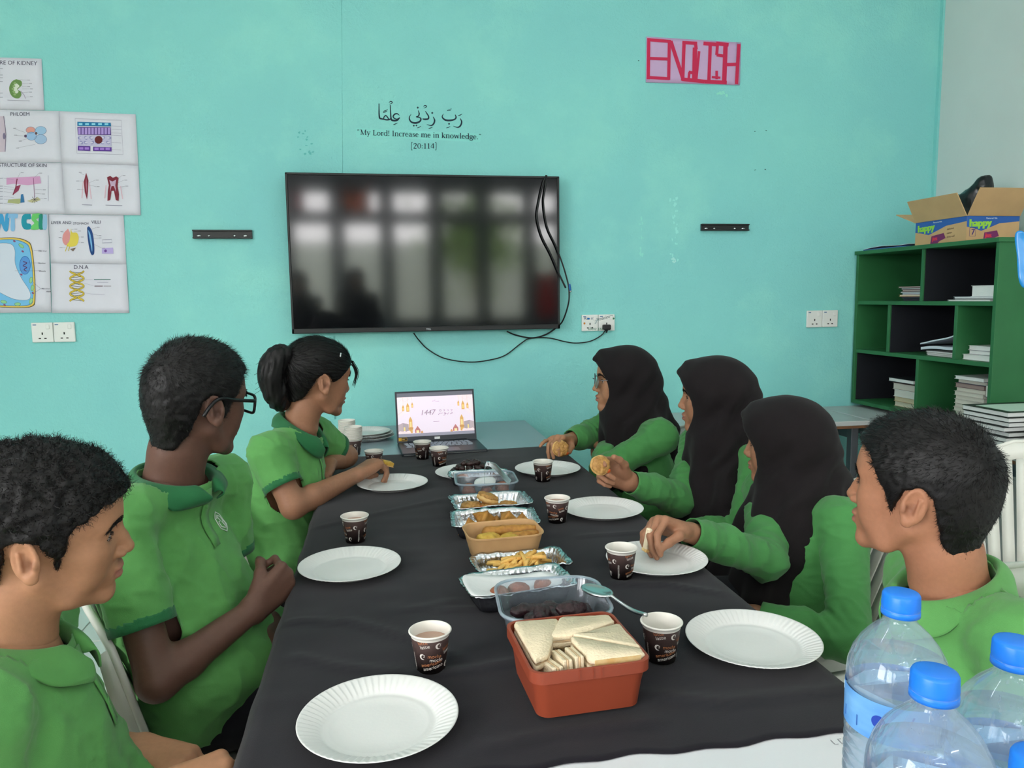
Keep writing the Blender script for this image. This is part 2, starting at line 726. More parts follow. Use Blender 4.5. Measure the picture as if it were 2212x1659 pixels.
# floor: grout bed with single tiles
fl = box('floor', (LEFT_X, BACK_Y, -0.06), (RIGHT_X, WALL_Y, -0.004), M_GROUT)
tag(fl, 'white glazed tile floor', None, kind='structure')
bm = bmesh.new()
box_bm(bm, (0.003, 0.003, -0.006), (0.447, 0.447, 0.0), 0.0015, 1)
tile_me = bm_mesh('tile', bm)
tile_me.materials.append(M_TILE)
nx, ny = int((RIGHT_X - LEFT_X) / 0.45) + 1, int((WALL_Y - BACK_Y) / 0.45) + 1
for i in range(nx):
    for j in range(ny):
        t = bpy.data.objects.new('tile', tile_me)
        COL.objects.link(t)
        t.parent = fl
        t.location = (RIGHT_X - (i + 1) * 0.45, WALL_Y - 0.45 * (j + 1), 0)

tag(box('wall_front', (LEFT_X - 0.15, WALL_Y, -0.06), (RIGHT_X, WALL_Y + 0.12, CEIL_Z), M_TEAL), 'rough teal painted wall', kind='structure')
tag(box('wall_right', (RIGHT_X, BACK_Y - 0.15, -0.06), (RIGHT_X + 0.12, WALL_Y + 0.12, CEIL_Z), M_WHITEWALL), 'pale grey painted side wall', kind='structure')
tag(box('ceiling', (LEFT_X - 0.15, BACK_Y - 0.15, CEIL_Z), (RIGHT_X + 0.12, WALL_Y + 0.12, CEIL_Z + 0.1), M_CEIL), 'white ceiling', kind='structure')

# back wall with window openings
bm = bmesh.new()
y0, y1 = BACK_Y - 0.15, BACK_Y
box_bm(bm, (LEFT_X, y0, 0), (RIGHT_X, y1, WIN_Z[0]))
box_bm(bm, (LEFT_X, y0, WIN_Z[1]), (RIGHT_X, y1, TRANS_Z[0]))
box_bm(bm, (LEFT_X, y0, TRANS_Z[1]), (RIGHT_X, y1, CEIL_Z))
xs = [LEFT_X] + [v for w in WIN_X for v in w] + [RIGHT_X]
for k in range(0, len(xs), 2):
    for za, zb in (WIN_Z, TRANS_Z):
        box_bm(bm, (xs[k], y0, za), (xs[k + 1], y1, zb))
tag(link('wall_back', bm_mesh('wall_back', bm), M_FRAME), 'wall of windows behind the camera', kind='structure')
# left wall with three openings
bm = bmesh.new()
x0, x1 = LEFT_X - 0.15, LEFT_X
box_bm(bm, (x0, BACK_Y - 0.15, 0), (x1, WALL_Y + 0.12, 1.0))
box_bm(bm, (x0, BACK_Y - 0.15, 2.6), (x1, WALL_Y + 0.12, CEIL_Z))
ys = [BACK_Y - 0.15] + [v for w in SIDE_WIN_Y for v in w] + [WALL_Y + 0.12]
for k in range(0, len(ys), 2):
    box_bm(bm, (x0, ys[k], 1.0), (x1, ys[k + 1], 2.6))
tag(link('wall_left', bm_mesh('wall_left', bm), M_WHITEWALL), 'pale side wall with windows', kind='structure')

wn = 0
def window(n, a0, a1, z0, z1, axis):
    def P(a, b):
        return [(a, BACK_Y - 0.09, b), (LEFT_X - 0.09, a, b)][axis]
    w = empty('window_%d' % n)
    tag(w, 'window with a grey frame', kind='structure')
    bm = bmesh.new()
    t, d = 0.025, 0.025
    for (p, q, r_, s_) in ((a0, a0 + t, z0, z1), (a1 - t, a1, z0, z1), (a0, a1, z0, z0 + t), (a0, a1, z1 - t, z1)):
        lo, hi = P(p, r_), P(q, s_)
        lo = list(lo); hi = list(hi)
        k = 1 if axis == 0 else 0
        lo[k] -= d; hi[k] += d
        box_bm(bm, lo, hi)
    link('window_frame', bm_mesh('window_frame', bm), M_FRAME, w)
    lo, hi = list(P(a0 + t, z0 + t)), list(P(a1 - t, z1 - t))
    k = 1 if axis == 0 else 0
    v = [P(a0 + t, z0 + t), P(a1 - t, z0 + t), P(a1 - t, z1 - t), P(a0 + t, z1 - t)]
    link('pane', mesh_np('pane', v, [(0, 1, 2, 3)], False), M_GLASS, w)
for a, b in WIN_X:
    wn += 1; window(wn, a, b, WIN_Z[0], WIN_Z[1], 0)
    wn += 1; window(wn, a, b, TRANS_Z[0], TRANS_Z[1], 0)
for a, b in SIDE_WIN_Y:
    wn += 1; window(wn, a, b, 1.0, 2.6, 1)

# outside: ground, low boundary wall and trees that show only as reflections in the television
M_GROUND = mat('pale_sand_ground', (190, 180, 150), rough=0.95, var=0.1, vscale=2, bump=0.3, bscale=20)
tag(box('ground', (-16, -22, -0.3), (12, BACK_Y - 0.15, -0.1), M_GROUND), 'sandy ground outside the windows', kind='structure')
tag(box('wall_yard', (-14, -13.2, -0.1), (12, -13, 2.8), mat('yard_wall', (168, 178, 172), rough=0.9, var=0.08, bump=0.2)), 'low boundary wall outside the windows', kind='structure')
M_LEAF = mat('leaf_green', (96, 128, 60), rough=0.6, var=0.35, vscale=3)
M_BARK = mat('tree_bark', (96, 80, 62), rough=0.9, var=0.2, bump=0.5)
for k, (tx, ty, s, lab) in enumerate(((2.2, -10.5, 0.8, 'leafy green tree nearest the windows behind the camera'), (6.2, -11.0, 0.9, 'leafy green tree by the boundary wall behind the camera'))):
    t = empty('tree', (tx, ty, -0.1), label=lab, cat='tree')
    v, f = tube(spline([(0, 0, 0), (0.05, 0.02, 1.0), (-0.03, 0.05, 1.9), (0.04, 0, 2.8)], 5), [0.12 * s] * 6 + [0.1 * s] * 6 + [0.07] * 4, 8)
    link('trunk', mesh_np('trunk', v, f), M_BARK, t)
    n = 1500
    c = RNG.normal(size=(n, 3)) * np.array([0.62, 0.5, 0.62]) * s + np.array([0, 0, 2.9])
    a = RNG.normal(size=(n, 3)); a /= np.linalg.norm(a, axis=1, keepdims=True)
    b = np.cross(a, RNG.normal(size=(n, 3))); b /= np.linalg.norm(b, axis=1, keepdims=True)
    L = 0.12
    V = np.stack([c - a * L, c + b * L * 0.45, c + a * L, c - b * L * 0.45], 1).reshape(-1, 3)
    lf = link('foliage', mesh_np('foliage', V, np.arange(4 * n).reshape(-1, 4), False), M_LEAF, t)
    tag(lf, kind='stuff')

# coloured sheets hung in the windows; they show in the television
def window_sheet(px0, px1, z0, z1, col, label):
    m = bpy.data.materials.new('window_sheet_paper')
    m.use_nodes = True
    nt = m.node_tree
    b = nt.nodes['Principled BSDF']; b.inputs['Base Color'].default_value = rgba(col); b.inputs['Roughness'].default_value = 0.8
    t = nt.nodes.new('ShaderNodeBsdfTranslucent'); t.inputs[0].default_value = rgba(col)
    x = nt.nodes.new('ShaderNodeMixShader'); x.inputs[0].default_value = 0.6
    nt.links.new(b.outputs[0], x.inputs[1]); nt.links.new(t.outputs[0], x.inputs[2]); nt.links.new(x.outputs[0], nt.nodes['Material Output'].inputs[0])
    tag(box('window_sheet', (px0, BACK_Y - 0.052, z0), (px1, BACK_Y - 0.050, z1), m), label, 'paper')
window_sheet(WIN_X[3][0], WIN_X[3][0] + 0.40, TRANS_Z[0], TRANS_Z[1], (226, 140, 30), 'orange sheet hung in a high window, reflected in the television')
window_sheet(WIN_X[2][0] - 0.0, WIN_X[2][0] + 0.18, TRANS_Z[0], TRANS_Z[1], (190, 60, 40), 'small red sheet hung in a high window, reflected at the television corner')
window_sheet(WIN_X[7][0], WIN_X[7][1], WIN_Z[0], WIN_Z[0] + 0.7, (206, 70, 70), 'red sheet hung low in a window, reflected at the right of the television')

# ceiling tube lamps
M_LAMPBODY = mat('white_lamp_housing', (232, 232, 228), rough=0.4)
M_TUBE = mat('fluorescent_tube', (255, 255, 255), emit=(240, 248, 255), estr=34.0)
for k, (lx, ly, lab) in enumerate(((-1.0, 1.4, 'white ceiling tube lamp over the left side of the table'), (1.5, 1.4, 'white ceiling tube lamp over the right side of the table'),
                                   (-1.0, -2.2, 'white ceiling tube lamp at the back left of the room'), (1.5, -2.2, 'white ceiling tube lamp at the back right of the room'))):
    L_ = empty('ceiling_lamp', (lx, ly, CEIL_Z), label=lab, cat='lamp', group='ceiling tube lamps')
    box('housing', (-0.62, -0.05, -0.05), (0.62, 0.05, 0), M_LAMPBODY, L_, 0.008)
    v, f = tube([(-0.59, 0, -0.075), (0.59, 0, -0.075)], 0.014, 12)
    link('tube', mesh_np('tube', v, f), M_TUBE, L_)
    for sx in (-1, 1):
        box('end_cap', (sx * 0.6 - 0.012, -0.02, -0.095), (sx * 0.6 + 0.012, 0.02, -0.05), M_LAMPBODY, L_, 0.003)

# paint scuffs and bare spots on the teal wall
ink = Ink()
def scuff(px, py, w, h, col, n=9):
    pts = []
    for k in range(n):
        a = 2 * math.pi * k / n
        rr = random.uniform(0.45, 1.1)
        pts.append((px + w * rr * math.cos(a), py + h * rr * math.sin(a)))
    ink.poly(pts, col)
for _ in range(16):
    scuff(1385 + random.uniform(-4, 4), random.uniform(470, 565), random.uniform(1, 2.6), random.uniform(2, 7), (150, 226, 214))
for _ in range(26):
    scuff(1458 + random.gauss(0, 4), random.uniform(420, 565), random.uniform(1, 3.2), random.uniform(2, 7), (160, 230, 222))
for _ in range(8):
    scuff(1458 + random.uniform(-9, 9), 562 + random.uniform(-5, 5), 3, 2.5, (178, 232, 226))
for _ in range(10):
    scuff(1560 + random.uniform(-10, 10), 203 + random.uniform(-5, 5), 4, 2.5, (150, 226, 208))
for px, py in ((1631, 284), (1655, 282), (1631, 367), (1653, 366), (1380, 131)):
    scuff(px, py, 2.2, 1.1, (40, 70, 70))
for _ in range(16):
    scuff(655 + random.uniform(-12, 22), 295 + random.uniform(-18, 40), random.uniform(2, 4), random.uniform(1, 5), (104, 188, 186))
wf = bpy.data.objects['wall_front']
ink.build('paint_scuff', M_INK, wf, lambda x, y, h: at_y(x, y, WALL_Y - h), base=0.0005)
# ridge of plaster left of the television
v, f = tube([at_y(738, 0, WALL_Y), at_y(740, 380, WALL_Y)], 0.0014, 6)
link('plaster_seam', mesh_np('plaster_seam', v, f), M_TEAL, wf)
v, f = tube([at_y(722, 726, WALL_Y), at_y(724, 905, WALL_Y)], 0.004, 8)
link('plaster_seam', mesh_np('plaster_seam', v, f), M_TEAL, wf)
# the teal paint turns the corner on a narrow strip
tag(box('trim_1', (RIGHT_X - 0.012, WALL_Y - 0.02, 0), (RIGHT_X, WALL_Y, CEIL_Z), M_TEAL), 'teal painted corner strip', kind='structure')

# ================================================================== things on the teal wall
M_BLACKPL = mat('black_plastic', (22, 23, 26), rough=0.42, var=0.1)
M_SCREEN = mat('black_television_glass', (8, 10, 14), rough=0.08, spec=0.8, var=0.05)
M_WHITEPL = mat('white_plastic', (228, 230, 226), rough=0.35, var=0.02)
M_STEEL = mat('bright_steel', (205, 208, 210), rough=0.25, metal=1.0, var=0.05)
M_PAPER = mat('white_paper', (222, 221, 232), rough=0.85, var=0.02, vscale=12)

ty = 3.437
tv = empty('television', (0, WALL_Y, 1.17), label='large flat black television mounted on the teal wall', cat='television')
tl, tr, tb_, tt_ = -0.390, 0.8245, 1.1755, 1.872
def tvbox(name, lo, hi, m, b=0.0):
    return box(name, (lo[0], lo[1] - WALL_Y, lo[2] - 1.17), (hi[0], hi[1] - WALL_Y, hi[2] - 1.17), m, tv, b)
bm = bmesh.new()
def _b(lo, hi, bv=0.002):
    box_bm(bm, (lo[0], lo[1] - WALL_Y, lo[2] - 1.17), (hi[0], hi[1] - WALL_Y, hi[2] - 1.17), bv, 1)
_b((tl, ty, tb_), (tl + 0.010, ty + 0.03, tt_)); _b((tr - 0.010, ty, tb_), (tr, ty + 0.03, tt_))
_b((tl, ty, tt_ - 0.010), (tr, ty + 0.03, tt_)); _b((tl, ty, tb_), (tr, ty + 0.03, tb_ + 0.022))
link('bezel', bm_mesh('bezel', bm), M_BLACKPL, tv)
tvbox('back_shell', (tl + 0.006, ty + 0.012, tb_ + 0.006), (tr - 0.006, WALL_Y - 0.002, tt_ - 0.006), M_BLACKPL, 0.006)
tvbox('screen', (tl + 0.008, ty + 0.004, tb_ + 0.020), (tr - 0.008, ty + 0.012, tt_ - 0.008), M_SCREEN)
lg = Ink()
lg.text('TCL', 0, 0, 0.012, (190, 194, 200), bold=0.0005)
lg.build('logo', M_INK, tv, lambda x, y, h: (x + 0.2, ty - WALL_Y - h, y + 0.006 + tb_ - 1.17))

# television cables
M_CABLE = mat('black_cable_rubber', (18, 19, 22), rough=0.5, var=0.1)
def wall_cable(name, pts, r, label, cat='cable', off=0.012):
    o = tube_obj(name, [at_y(p[0], p[1], (p[2] if len(p) > 2 else WALL_Y - off)) for p in pts], r, M_CABLE, None, 8, smooth=8)
    return tag(o, label, cat)
F_ = ty - 0.008
wall_cable('video_cable', [(1180, 379, F_ + .01), (1173, 395, F_), (1163, 440, F_), (1160, 470, F_), (1170, 510, F_), (1190, 550, F_), (1207, 590, F_), (1222, 622, F_)], 0.0042,
           'thicker black cable looping over the right side of the television')
wall_cable('signal_cable', [(1181, 379, F_ + .01), (1177, 410, F_), (1174, 440, F_), (1182, 490, F_), (1200, 530, F_), (1215, 570, F_), (1224, 600, F_), (1229, 625, F_), (1228, 655, F_), (1217, 690, F_ + .03), (1205, 705, F_ + .06), (1180, 722), (1150, 730), (1115, 724), (1095, 716, F_ + 0.06)], 0.0036,
           'black cable hanging past the television edge and bending under it')
pc = empty('plug_tip', at_y(1230, 620, F_), label='blue cable plug dangling right of the television', cat='plug')
v, f = tube([(0, 0, 0.014), (0.001, 0, 0.0), (0.004, 0, -0.016)], [0.005, 0.0065, 0.006], 10)
link('sleeve', mesh_np('sleeve', v, f), mat('blue_plug_plastic', (40, 110, 180), rough=0.4), pc)
v, f = tube([(0.004, 0, -0.016), (0.006, 0, -0.024)], 0.0055, 10)
link('tip', mesh_np('tip', v, f), M_STEEL, pc)
wall_cable('power_cable', [(894, 720, F_ + .05), (905, 735), (925, 755), (960, 774), (1010, 782), (1050, 779), (1090, 768), (1125, 742), (1145, 731), (1185, 730), (1220, 738), (1245, 741), (1275, 737), (1298, 725), (1309, 712)], 0.0028,
           'thin black power cable sagging under the television to the socket')

# wall brackets
for lab, (xa, ya, xb, yb) in (('black metal wall bracket left of the television', (417, 497, 546, 516)), ('black metal wall bracket right of the television', (1513, 484, 1615, 499))):
    p, q = at_y(xa, ya, WALL_Y), at_y(xb, yb, WALL_Y)
    br = empty('wall_bracket', (p.x, WALL_Y, q.z), label=lab, cat='bracket', group='wall brackets')
    w, hgt = q.x - p.x, p.z - q.z
    box('rail', (0, -0.012, 0), (w, -0.001, hgt), M_BLACKPL, br, 0.001)
    box('lip', (0, -0.020, 0), (w, -0.012, 0.006), M_BLACKPL, br, 0.001)
    box('lip', (0, -0.020, hgt - 0.006), (w, -0.012, hgt), M_BLACKPL, br, 0.001)
    for t, ww in ((0.1, 0.018), (0.27, 0.012), (0.70, 0.012), (0.88, 0.018)):
        v, f = lathe([(0.0, 0.0035), (0.0055, 0.003), (0.006, 0)], 12)
        s = link('screw', mesh_np('screw', v, f), M_STEEL, br)
        s.rotation_euler = (R(90), 0, 0); s.scale = (ww / 0.012, 1, 1)
        s.location = (w * t, -0.012, hgt * 0.3)

# double sockets
M_HOLE = mat('dark_socket_hole', (20, 20, 20), rough=0.8)
def socket(px0, py0, px1, py1, label, doodle=None):
    p, q = at_y(px0, py0, WALL_Y), at_y(px1, py1, WALL_Y)
    w, hgt = q.x - p.x, p.z - q.z
    s = empty('wall_socket', (p.x, WALL_Y, q.z), label=label, cat='socket', group='double wall sockets')
    for k in range(2):
        x0 = k * w / 2
        box('plate', (x0 + 0.001, -0.011, 0), (x0 + w / 2 - 0.001, -0.0002, hgt), M_WHITEPL, s, 0.003)
        cx = x0 + w / 4
        box('switch', (cx + 0.016, -0.0145, hgt * 0.66), (cx + 0.030, -0.010, hgt * 0.9), M_WHITEPL, s, 0.002)
        for dx, dz, hw, hh in ((0, 0.44, 0.0025, 0.005), (-0.011, 0.2, 0.0045, 0.0022), (0.011, 0.2, 0.0045, 0.0022)):
            box('pin_hole', (cx + dx - hw, -0.0116, hgt * dz - hh), (cx + dx + hw, -0.0105, hgt * dz + hh), M_HOLE, s)
    ik = Ink()
    for k in range(2):
        ik.rect(k * w / 2 + 0.008, hgt * 0.86, k * w / 2 + 0.022, hgt * 0.91, (90, 120, 160))
    if doodle:
        doodle(ik, w, hgt)
    ik.build('print', M_INK, s, lambda x, y, h: (x, -0.0112 - h, y), base=0.0002)
    return s
def doodle(ik, w, h):
    ik.text('Ras m', 0.012, h * 0.70, 0.02, (50, 90, 120))
    ik.text('sikko zaa', 0.03, h * 0.07, 0.021, (40, 120, 90))
    ik.text('maninim', 0.085, h * 0.62, 0.022, (60, 90, 100), rot=14)
    ik.text('vIAA', 0.07, h * 0.40, 0.016, (70, 130, 140), rot=60)
    ik.ell(0.034, h * 0.76, 0.007, 0.004, (40, 120, 190))
    ik.ell(0.014, h * 0.48, 0.005, 0.005, (190, 120, 50))
    ik.ell(0.158, h * 0.74, 0.006, 0.005, (60, 130, 90))
socket(68, 697, 166, 738, 'white double socket on the wall under the pinned drawings')
sk = socket(1255, 680, 1327, 714, 'scribbled white double socket right of the television', doodle)
socket(1741, 671, 1807, 706, 'clean white double socket beside the green bookshelf')
pl = empty('mains_plug', at_y(1309, 707, WALL_Y - 0.012), label='black mains plug pushed into the scribbled socket', cat='plug')
box('body', (-0.02, -0.028, -0.012), (0.018, 0, 0.014), M_BLACKPL, pl, 0.006, 3)
v, f = tube([(0.0, -0.014, -0.012), (-0.002, -0.014, -0.026)], [0.006, 0.004], 8)
link('cord_grip', mesh_np('cord_grip', v, f), M_CABLE, pl)

# ---- Arabic verse and translation stuck on the wall
def zoomA(x, y):
    return 740 + x / 6.9125, 190 + y / 6.9125
DK = (34, 52, 66)
ik = Ink()
def st(pts, w):
    ik.curve([zoomA(*p) for p in pts], [q / 6.9125 for q in w] if isinstance(w, list) else w / 6.9125, DK)
def dot(x, y, s=17):
    x, y = zoomA(x, y); s /= 6.9125
    ik.poly([(x - s, y), (x, y - s), (x + s, y), (x, y + s)], DK)
st([(1758, 455), (1778, 505), (1762, 560), (1720, 588), (1650, 570)], [10, 22, 24, 20, 4])
st([(1725, 415), (1755, 405), (1786, 388)], [8, 13, 6])
st([(1682, 398), (1694, 440), (1670, 470), (1600, 485), (1535, 478), (1494, 445), (1490, 415), (1510, 385)], [12, 22, 22, 28, 26, 20, 14, 4])
dot(1590, 536); st([(1548, 597), (1575, 590), (1608, 575)], [7, 12, 6])
st([(1562, 325), (1570, 340), (1584, 336), (1590, 318), (1598, 336), (1612, 330), (1622, 305)], 9)
st([(1352, 430), (1374, 480), (1362, 530), (1325, 560), (1255, 545)], [10, 22, 24, 20, 4])
dot(1339, 373); st([(1284, 608), (1315, 598), (1346, 583)], [7, 12, 6])
st([(1236, 345), (1258, 380), (1284, 425), (1278, 460), (1235, 468), (1194, 462)], [8, 16, 20, 24, 26, 16])
st([(1206, 278), (1228, 262), (1250, 268), (1250, 285), (1212, 303)], [6, 14, 14, 12, 5])
st([(1128, 335), (1144, 385), (1130, 420), (1100, 432), (1150, 442), (1170, 465), (1150, 502), (1090, 523), (1030, 510), (1000, 470), (1000, 430), (1024, 390)], [8, 20, 18, 12, 16, 22, 26, 28, 24, 20, 14, 4])
dot(1123, 294); dot(1064, 563, 15); dot(1103, 560, 15); st([(1112, 597), (1140, 588), (1172, 570)], [7, 12, 6])
st([(850, 408), (815, 385), (778, 392), (756, 425), (772, 452), (812, 465), (855, 440)], [6, 18, 22, 20, 16, 14, 10])
st([(855, 445), (822, 478), (780, 488), (735, 478), (722, 440), (716, 330), (712, 255)], [10, 22, 28, 26, 20, 16, 12])
st([(726, 455), (700, 470), (650, 475), (612, 455), (640, 412), (668, 432), (690, 470)], [16, 22, 20, 14, 18, 16, 18])
st([(640, 470), (590, 462), (556, 450), (546, 400), (544, 320), (543, 232)], [16, 22, 24, 20, 16, 12])
st([(692, 218), (715, 202), (738, 208), (738, 226), (700, 243)], [6, 14, 14, 12, 5])
st([(606, 352), (640, 338), (674, 320)], [7, 13, 6]); st([(603, 372), (636, 358), (668, 342)], [7, 13, 6])
st([(758, 547), (788, 538), (820, 522)], [7, 12, 6])
o = ik.build('wall_lettering', M_INK, None, lambda x, y, h: at_y(x, y, WALL_Y - h), base=0.0008)
tag(o, 'dark Arabic lettering on the wall above the television', 'lettering')

# serif stroke letters for the translation: strokes in a unit box, x-height 0.46, cap height 0.68
TK, TN = 0.085, 0.035
def srf(x, y, w=0.2):
    return ([(x - w / 2, y), (x + w / 2, y)], 0.035)
def arc(cx, cy, rx, ry, a0, a1, n=9):
    return [(cx + rx * math.cos(R(a0 + (a1 - a0) * k / (n - 1))), cy + ry * math.sin(R(a0 + (a1 - a0) * k / (n - 1)))) for k in range(n)]
def stem(x, y0, y1, top=True, bot=True, w=TK):
    s = [([(x, y0), (x, y1)], w)]
    if bot: s.append(srf(x, y0 + 0.015))
    if top: s.append(([(x - 0.1, y1 - 0.02), (x, y1)], 0.04))
    return s
RND = [0.035, 0.06, 0.085, 0.06, 0.035, 0.06, 0.085, 0.06, 0.035]
def bowl(cx, cy, rx, ry):
    return [(arc(cx, cy, rx, ry, 90, 450), RND)]
def hump(x0, x1):
    return [([(x0, 0.33), (x0 + 0.07, 0.42), (x0 + 0.14, 0.45), (x1 - 0.03, 0.42), (x1, 0.33), (x1, 0.03)], [0.03, 0.035, 0.05, 0.06, 0.08, 0.08]), srf(x1, 0.015)]
GL = {
    'M': (0.86, [([(0.14, 0.02), (0.16, 0.66)], 0.04), ([(0.16, 0.66), (0.43, 0.04)], 0.085), ([(0.43, 0.04), (0.70, 0.66)], 0.035), ([(0.70, 0.66), (0.74, 0.02)], 0.085), srf(0.14, 0.015), srf(0.74, 0.015, 0.24), srf(0.12, 0.665, 0.16), srf(0.74, 0.665, 0.16)]),
    'y': (0.50, [([(0.10, 0.45), (0.27, 0.03)], 0.08), ([(0.43, 0.45), (0.27, 0.03), (0.18, -0.18), (0.08, -0.2)], [0.035, 0.04, 0.045, 0.06]), srf(0.1, 0.445, 0.18), srf(0.42, 0.445, 0.16)]),
    'L': (0.54, [([(0.16, 0.02), (0.16, 0.66)], 0.085), srf(0.16, 0.665, 0.24), ([(0.06, 0.02), (0.48, 0.02), (0.5, 0.16)], 0.04)]),
    'o': (0.52, bowl(0.26, 0.225, 0.2, 0.225)),
    'r': (0.38, stem(0.13, 0, 0.45) + [([(0.14, 0.34), (0.22, 0.43), (0.34, 0.42)], [0.03, 0.05, 0.08])]),
    'd': (0.54, bowl(0.24, 0.225, 0.19, 0.225) + stem(0.42, 0, 0.7, True, False) + [srf(0.46, 0.015, 0.12)]),
    '!': (0.26, [([(0.13, 0.2), (0.13, 0.68)], [0.03, 0.09]), ([(0.13, 0.0), (0.13, 0.09)], 0.09)]),
    'I': (0.34, [([(0.17, 0.02), (0.17, 0.66)], 0.085), srf(0.17, 0.015, 0.24), srf(0.17, 0.665, 0.24)]),
    'n': (0.56, stem(0.13, 0, 0.45) + hump(0.13, 0.43)),
    'm': (0.84, stem(0.13, 0, 0.45) + hump(0.13, 0.42) + hump(0.42, 0.71)),
    'c': (0.44, [(arc(0.25, 0.225, 0.19, 0.225, 45, 315), [0.07, 0.045, 0.05, 0.075, 0.085, 0.075, 0.05, 0.04, 0.03])]),
    'e': (0.46, [([(0.06, 0.24), (0.41, 0.26)], 0.035), ([(0.41, 0.26)] + arc(0.24, 0.225, 0.185, 0.225, 45, 320)[1:], [0.05, 0.04, 0.05, 0.075, 0.085, 0.075, 0.05, 0.04, 0.03])]),
    'a': (0.46, [([(0.08, 0.36), (0.16, 0.44), (0.28, 0.43), (0.32, 0.34), (0.33, 0.06), (0.43, 0.03)], [0.06, 0.04, 0.05, 0.08, 0.08, 0.04]), ([(0.32, 0.27), (0.14, 0.22), (0.07, 0.11), (0.15, 0.01), (0.25, 0.04), (0.32, 0.1)], [0.04, 0.05, 0.08, 0.05, 0.04, 0.03])]),
    's': (0.40, [([(0.33, 0.36), (0.25, 0.44), (0.13, 0.42), (0.09, 0.34), (0.18, 0.25), (0.29, 0.19), (0.32, 0.1), (0.22, 0.01), (0.1, 0.03), (0.06, 0.12)], [0.05, 0.035, 0.045, 0.07, 0.08, 0.08, 0.07, 0.045, 0.035, 0.05])]),
    'i': (0.27, stem(0.13, 0, 0.45) + [([(0.13, 0.57), (0.13, 0.66)], 0.09)]),
    'k': (0.54, stem(0.13, 0, 0.7) + [([(0.17, 0.2), (0.4, 0.44)], 0.035), ([(0.23, 0.26), (0.45, 0.02)], 0.08), srf(0.42, 0.445, 0.16), srf(0.45, 0.015, 0.16)]),
    'w': (0.74, [([(0.08, 0.45), (0.23, 0.03)], 0.08), ([(0.23, 0.03), (0.37, 0.44)], 0.035), ([(0.37, 0.44), (0.52, 0.03)], 0.08), ([(0.52, 0.03), (0.66, 0.45)], 0.035), srf(0.09, 0.445, 0.16), srf(0.65, 0.445, 0.14)]),
    'l': (0.27, stem(0.13, 0, 0.7)),
    'g': (0.48, bowl(0.22, 0.29, 0.15, 0.16) + [([(0.14, 0.14), (0.10, 0.06), (0.34, 0.02), (0.42, -0.07), (0.32, -0.19), (0.12, -0.19), (0.06, -0.1), (0.14, 0.0)], [0.035, 0.05, 0.07, 0.07, 0.05, 0.05, 0.06, 0.035]), ([(0.35, 0.4), (0.44, 0.43)], 0.05)]),
    '.': (0.22, [([(0.11, 0.0), (0.11, 0.09)], 0.09)]),
    ':': (0.24, [([(0.12, 0.03), (0.12, 0.12)], 0.09), ([(0.12, 0.34), (0.12, 0.43)], 0.09)]),
    '<': (0.40, [([(0.16, 0.7), (0.1, 0.62), (0.12, 0.56)], [0.02, 0.06, 0.08]), ([(0.3, 0.7), (0.24, 0.62), (0.26, 0.56)], [0.02, 0.06, 0.08])]),
    '>': (0.40, [([(0.12, 0.68), (0.16, 0.62), (0.1, 0.52)], [0.08, 0.06, 0.02]), ([(0.26, 0.68), (0.3, 0.62), (0.24, 0.52)], [0.08, 0.06, 0.02])]),
    '[': (0.30, [([(0.24, 0.74), (0.12, 0.74), (0.12, -0.14), (0.24, -0.14)], 0.05)]),
    ']': (0.30, [([(0.06, 0.74), (0.18, 0.74), (0.18, -0.14), (0.06, -0.14)], 0.05)]),
    '2': (0.52, [([(0.1, 0.5), (0.14, 0.63), (0.27, 0.68), (0.4, 0.6), (0.4, 0.47), (0.26, 0.26), (0.08, 0.04)], [0.06, 0.045, 0.05, 0.08, 0.085, 0.06, 0.04]), ([(0.08, 0.035), (0.45, 0.035)], 0.07)]),
    '0': (0.54, [(arc(0.27, 0.34, 0.19, 0.34, 90, 450), RND)]),
    '1': (0.46, [([(0.24, 0.02), (0.24, 0.67)], 0.085), srf(0.24, 0.015, 0.28), ([(0.12, 0.56), (0.24, 0.67)], 0.04)]),
    '4': (0.54, [([(0.37, 0.02), (0.37, 0.67)], 0.08), ([(0.37, 0.67), (0.06, 0.2), (0.48, 0.2)], 0.045)]),
    ' ': (0.26, []),
}
def serif(s, x0, y0, x1, y1, col, size=None):
    """text from (x0,y0) to (x1,y1) along the baseline, photograph pixels."""
    tot = sum(GL[c][0] for c in s)
    ux, uy = (x1 - x0) / tot, (y1 - y0) / tot
    em = math.hypot(ux, uy) if size is None else size
    x = 0.0
    for c in s:
        w, strokes = GL[c]
        for pts, wd in strokes:
            P = [(x0 + (x + a) * ux + b * uy * 0, y0 + (x + a) * uy - b * em) for a, b in pts]
            wl = [q * em * 1.3 for q in wd] if isinstance(wd, list) else wd * em * 1.3
            if len(P) > 2 and len(P) < 9:
                ik.curve(P, wl, col, 4)
            else:
                ik.line(P, wl, col)
        x += w
ik = Ink()
serif('<My Lord! Increase me in knowledge.>', 771, 291, 1040, 301, DK)
o = ik.build('wall_lettering', M_INK, None, lambda x, y, h: at_y(x, y, WALL_Y - h), base=0.0012)
tag(o, 'dark English sentence on the wall under the Arabic lettering', 'lettering')
ik = Ink()
serif('[20:114]', 887, 321, 944, 321, DK)
o = ik.build('wall_lettering', M_INK, None, lambda x, y, h: at_y(x, y, WALL_Y - h), base=0.0012)
tag(o, 'bracketed verse number on the wall just above the television', 'lettering')
ik = Ink()
ik.poly([(768, 276), (1040, 289), (1037, 307), (850, 298), (770, 297)], (136, 219, 212))
o = ik.build('clear_film', mat('pale_sticker_film', (136, 219, 212), rough=0.4, attr='Col'), None, lambda x, y, h: at_y(x, y, WALL_Y - h), base=0.0004)
tag(o, 'pale strip of film behind the English sentence on the wall', 'sticker')

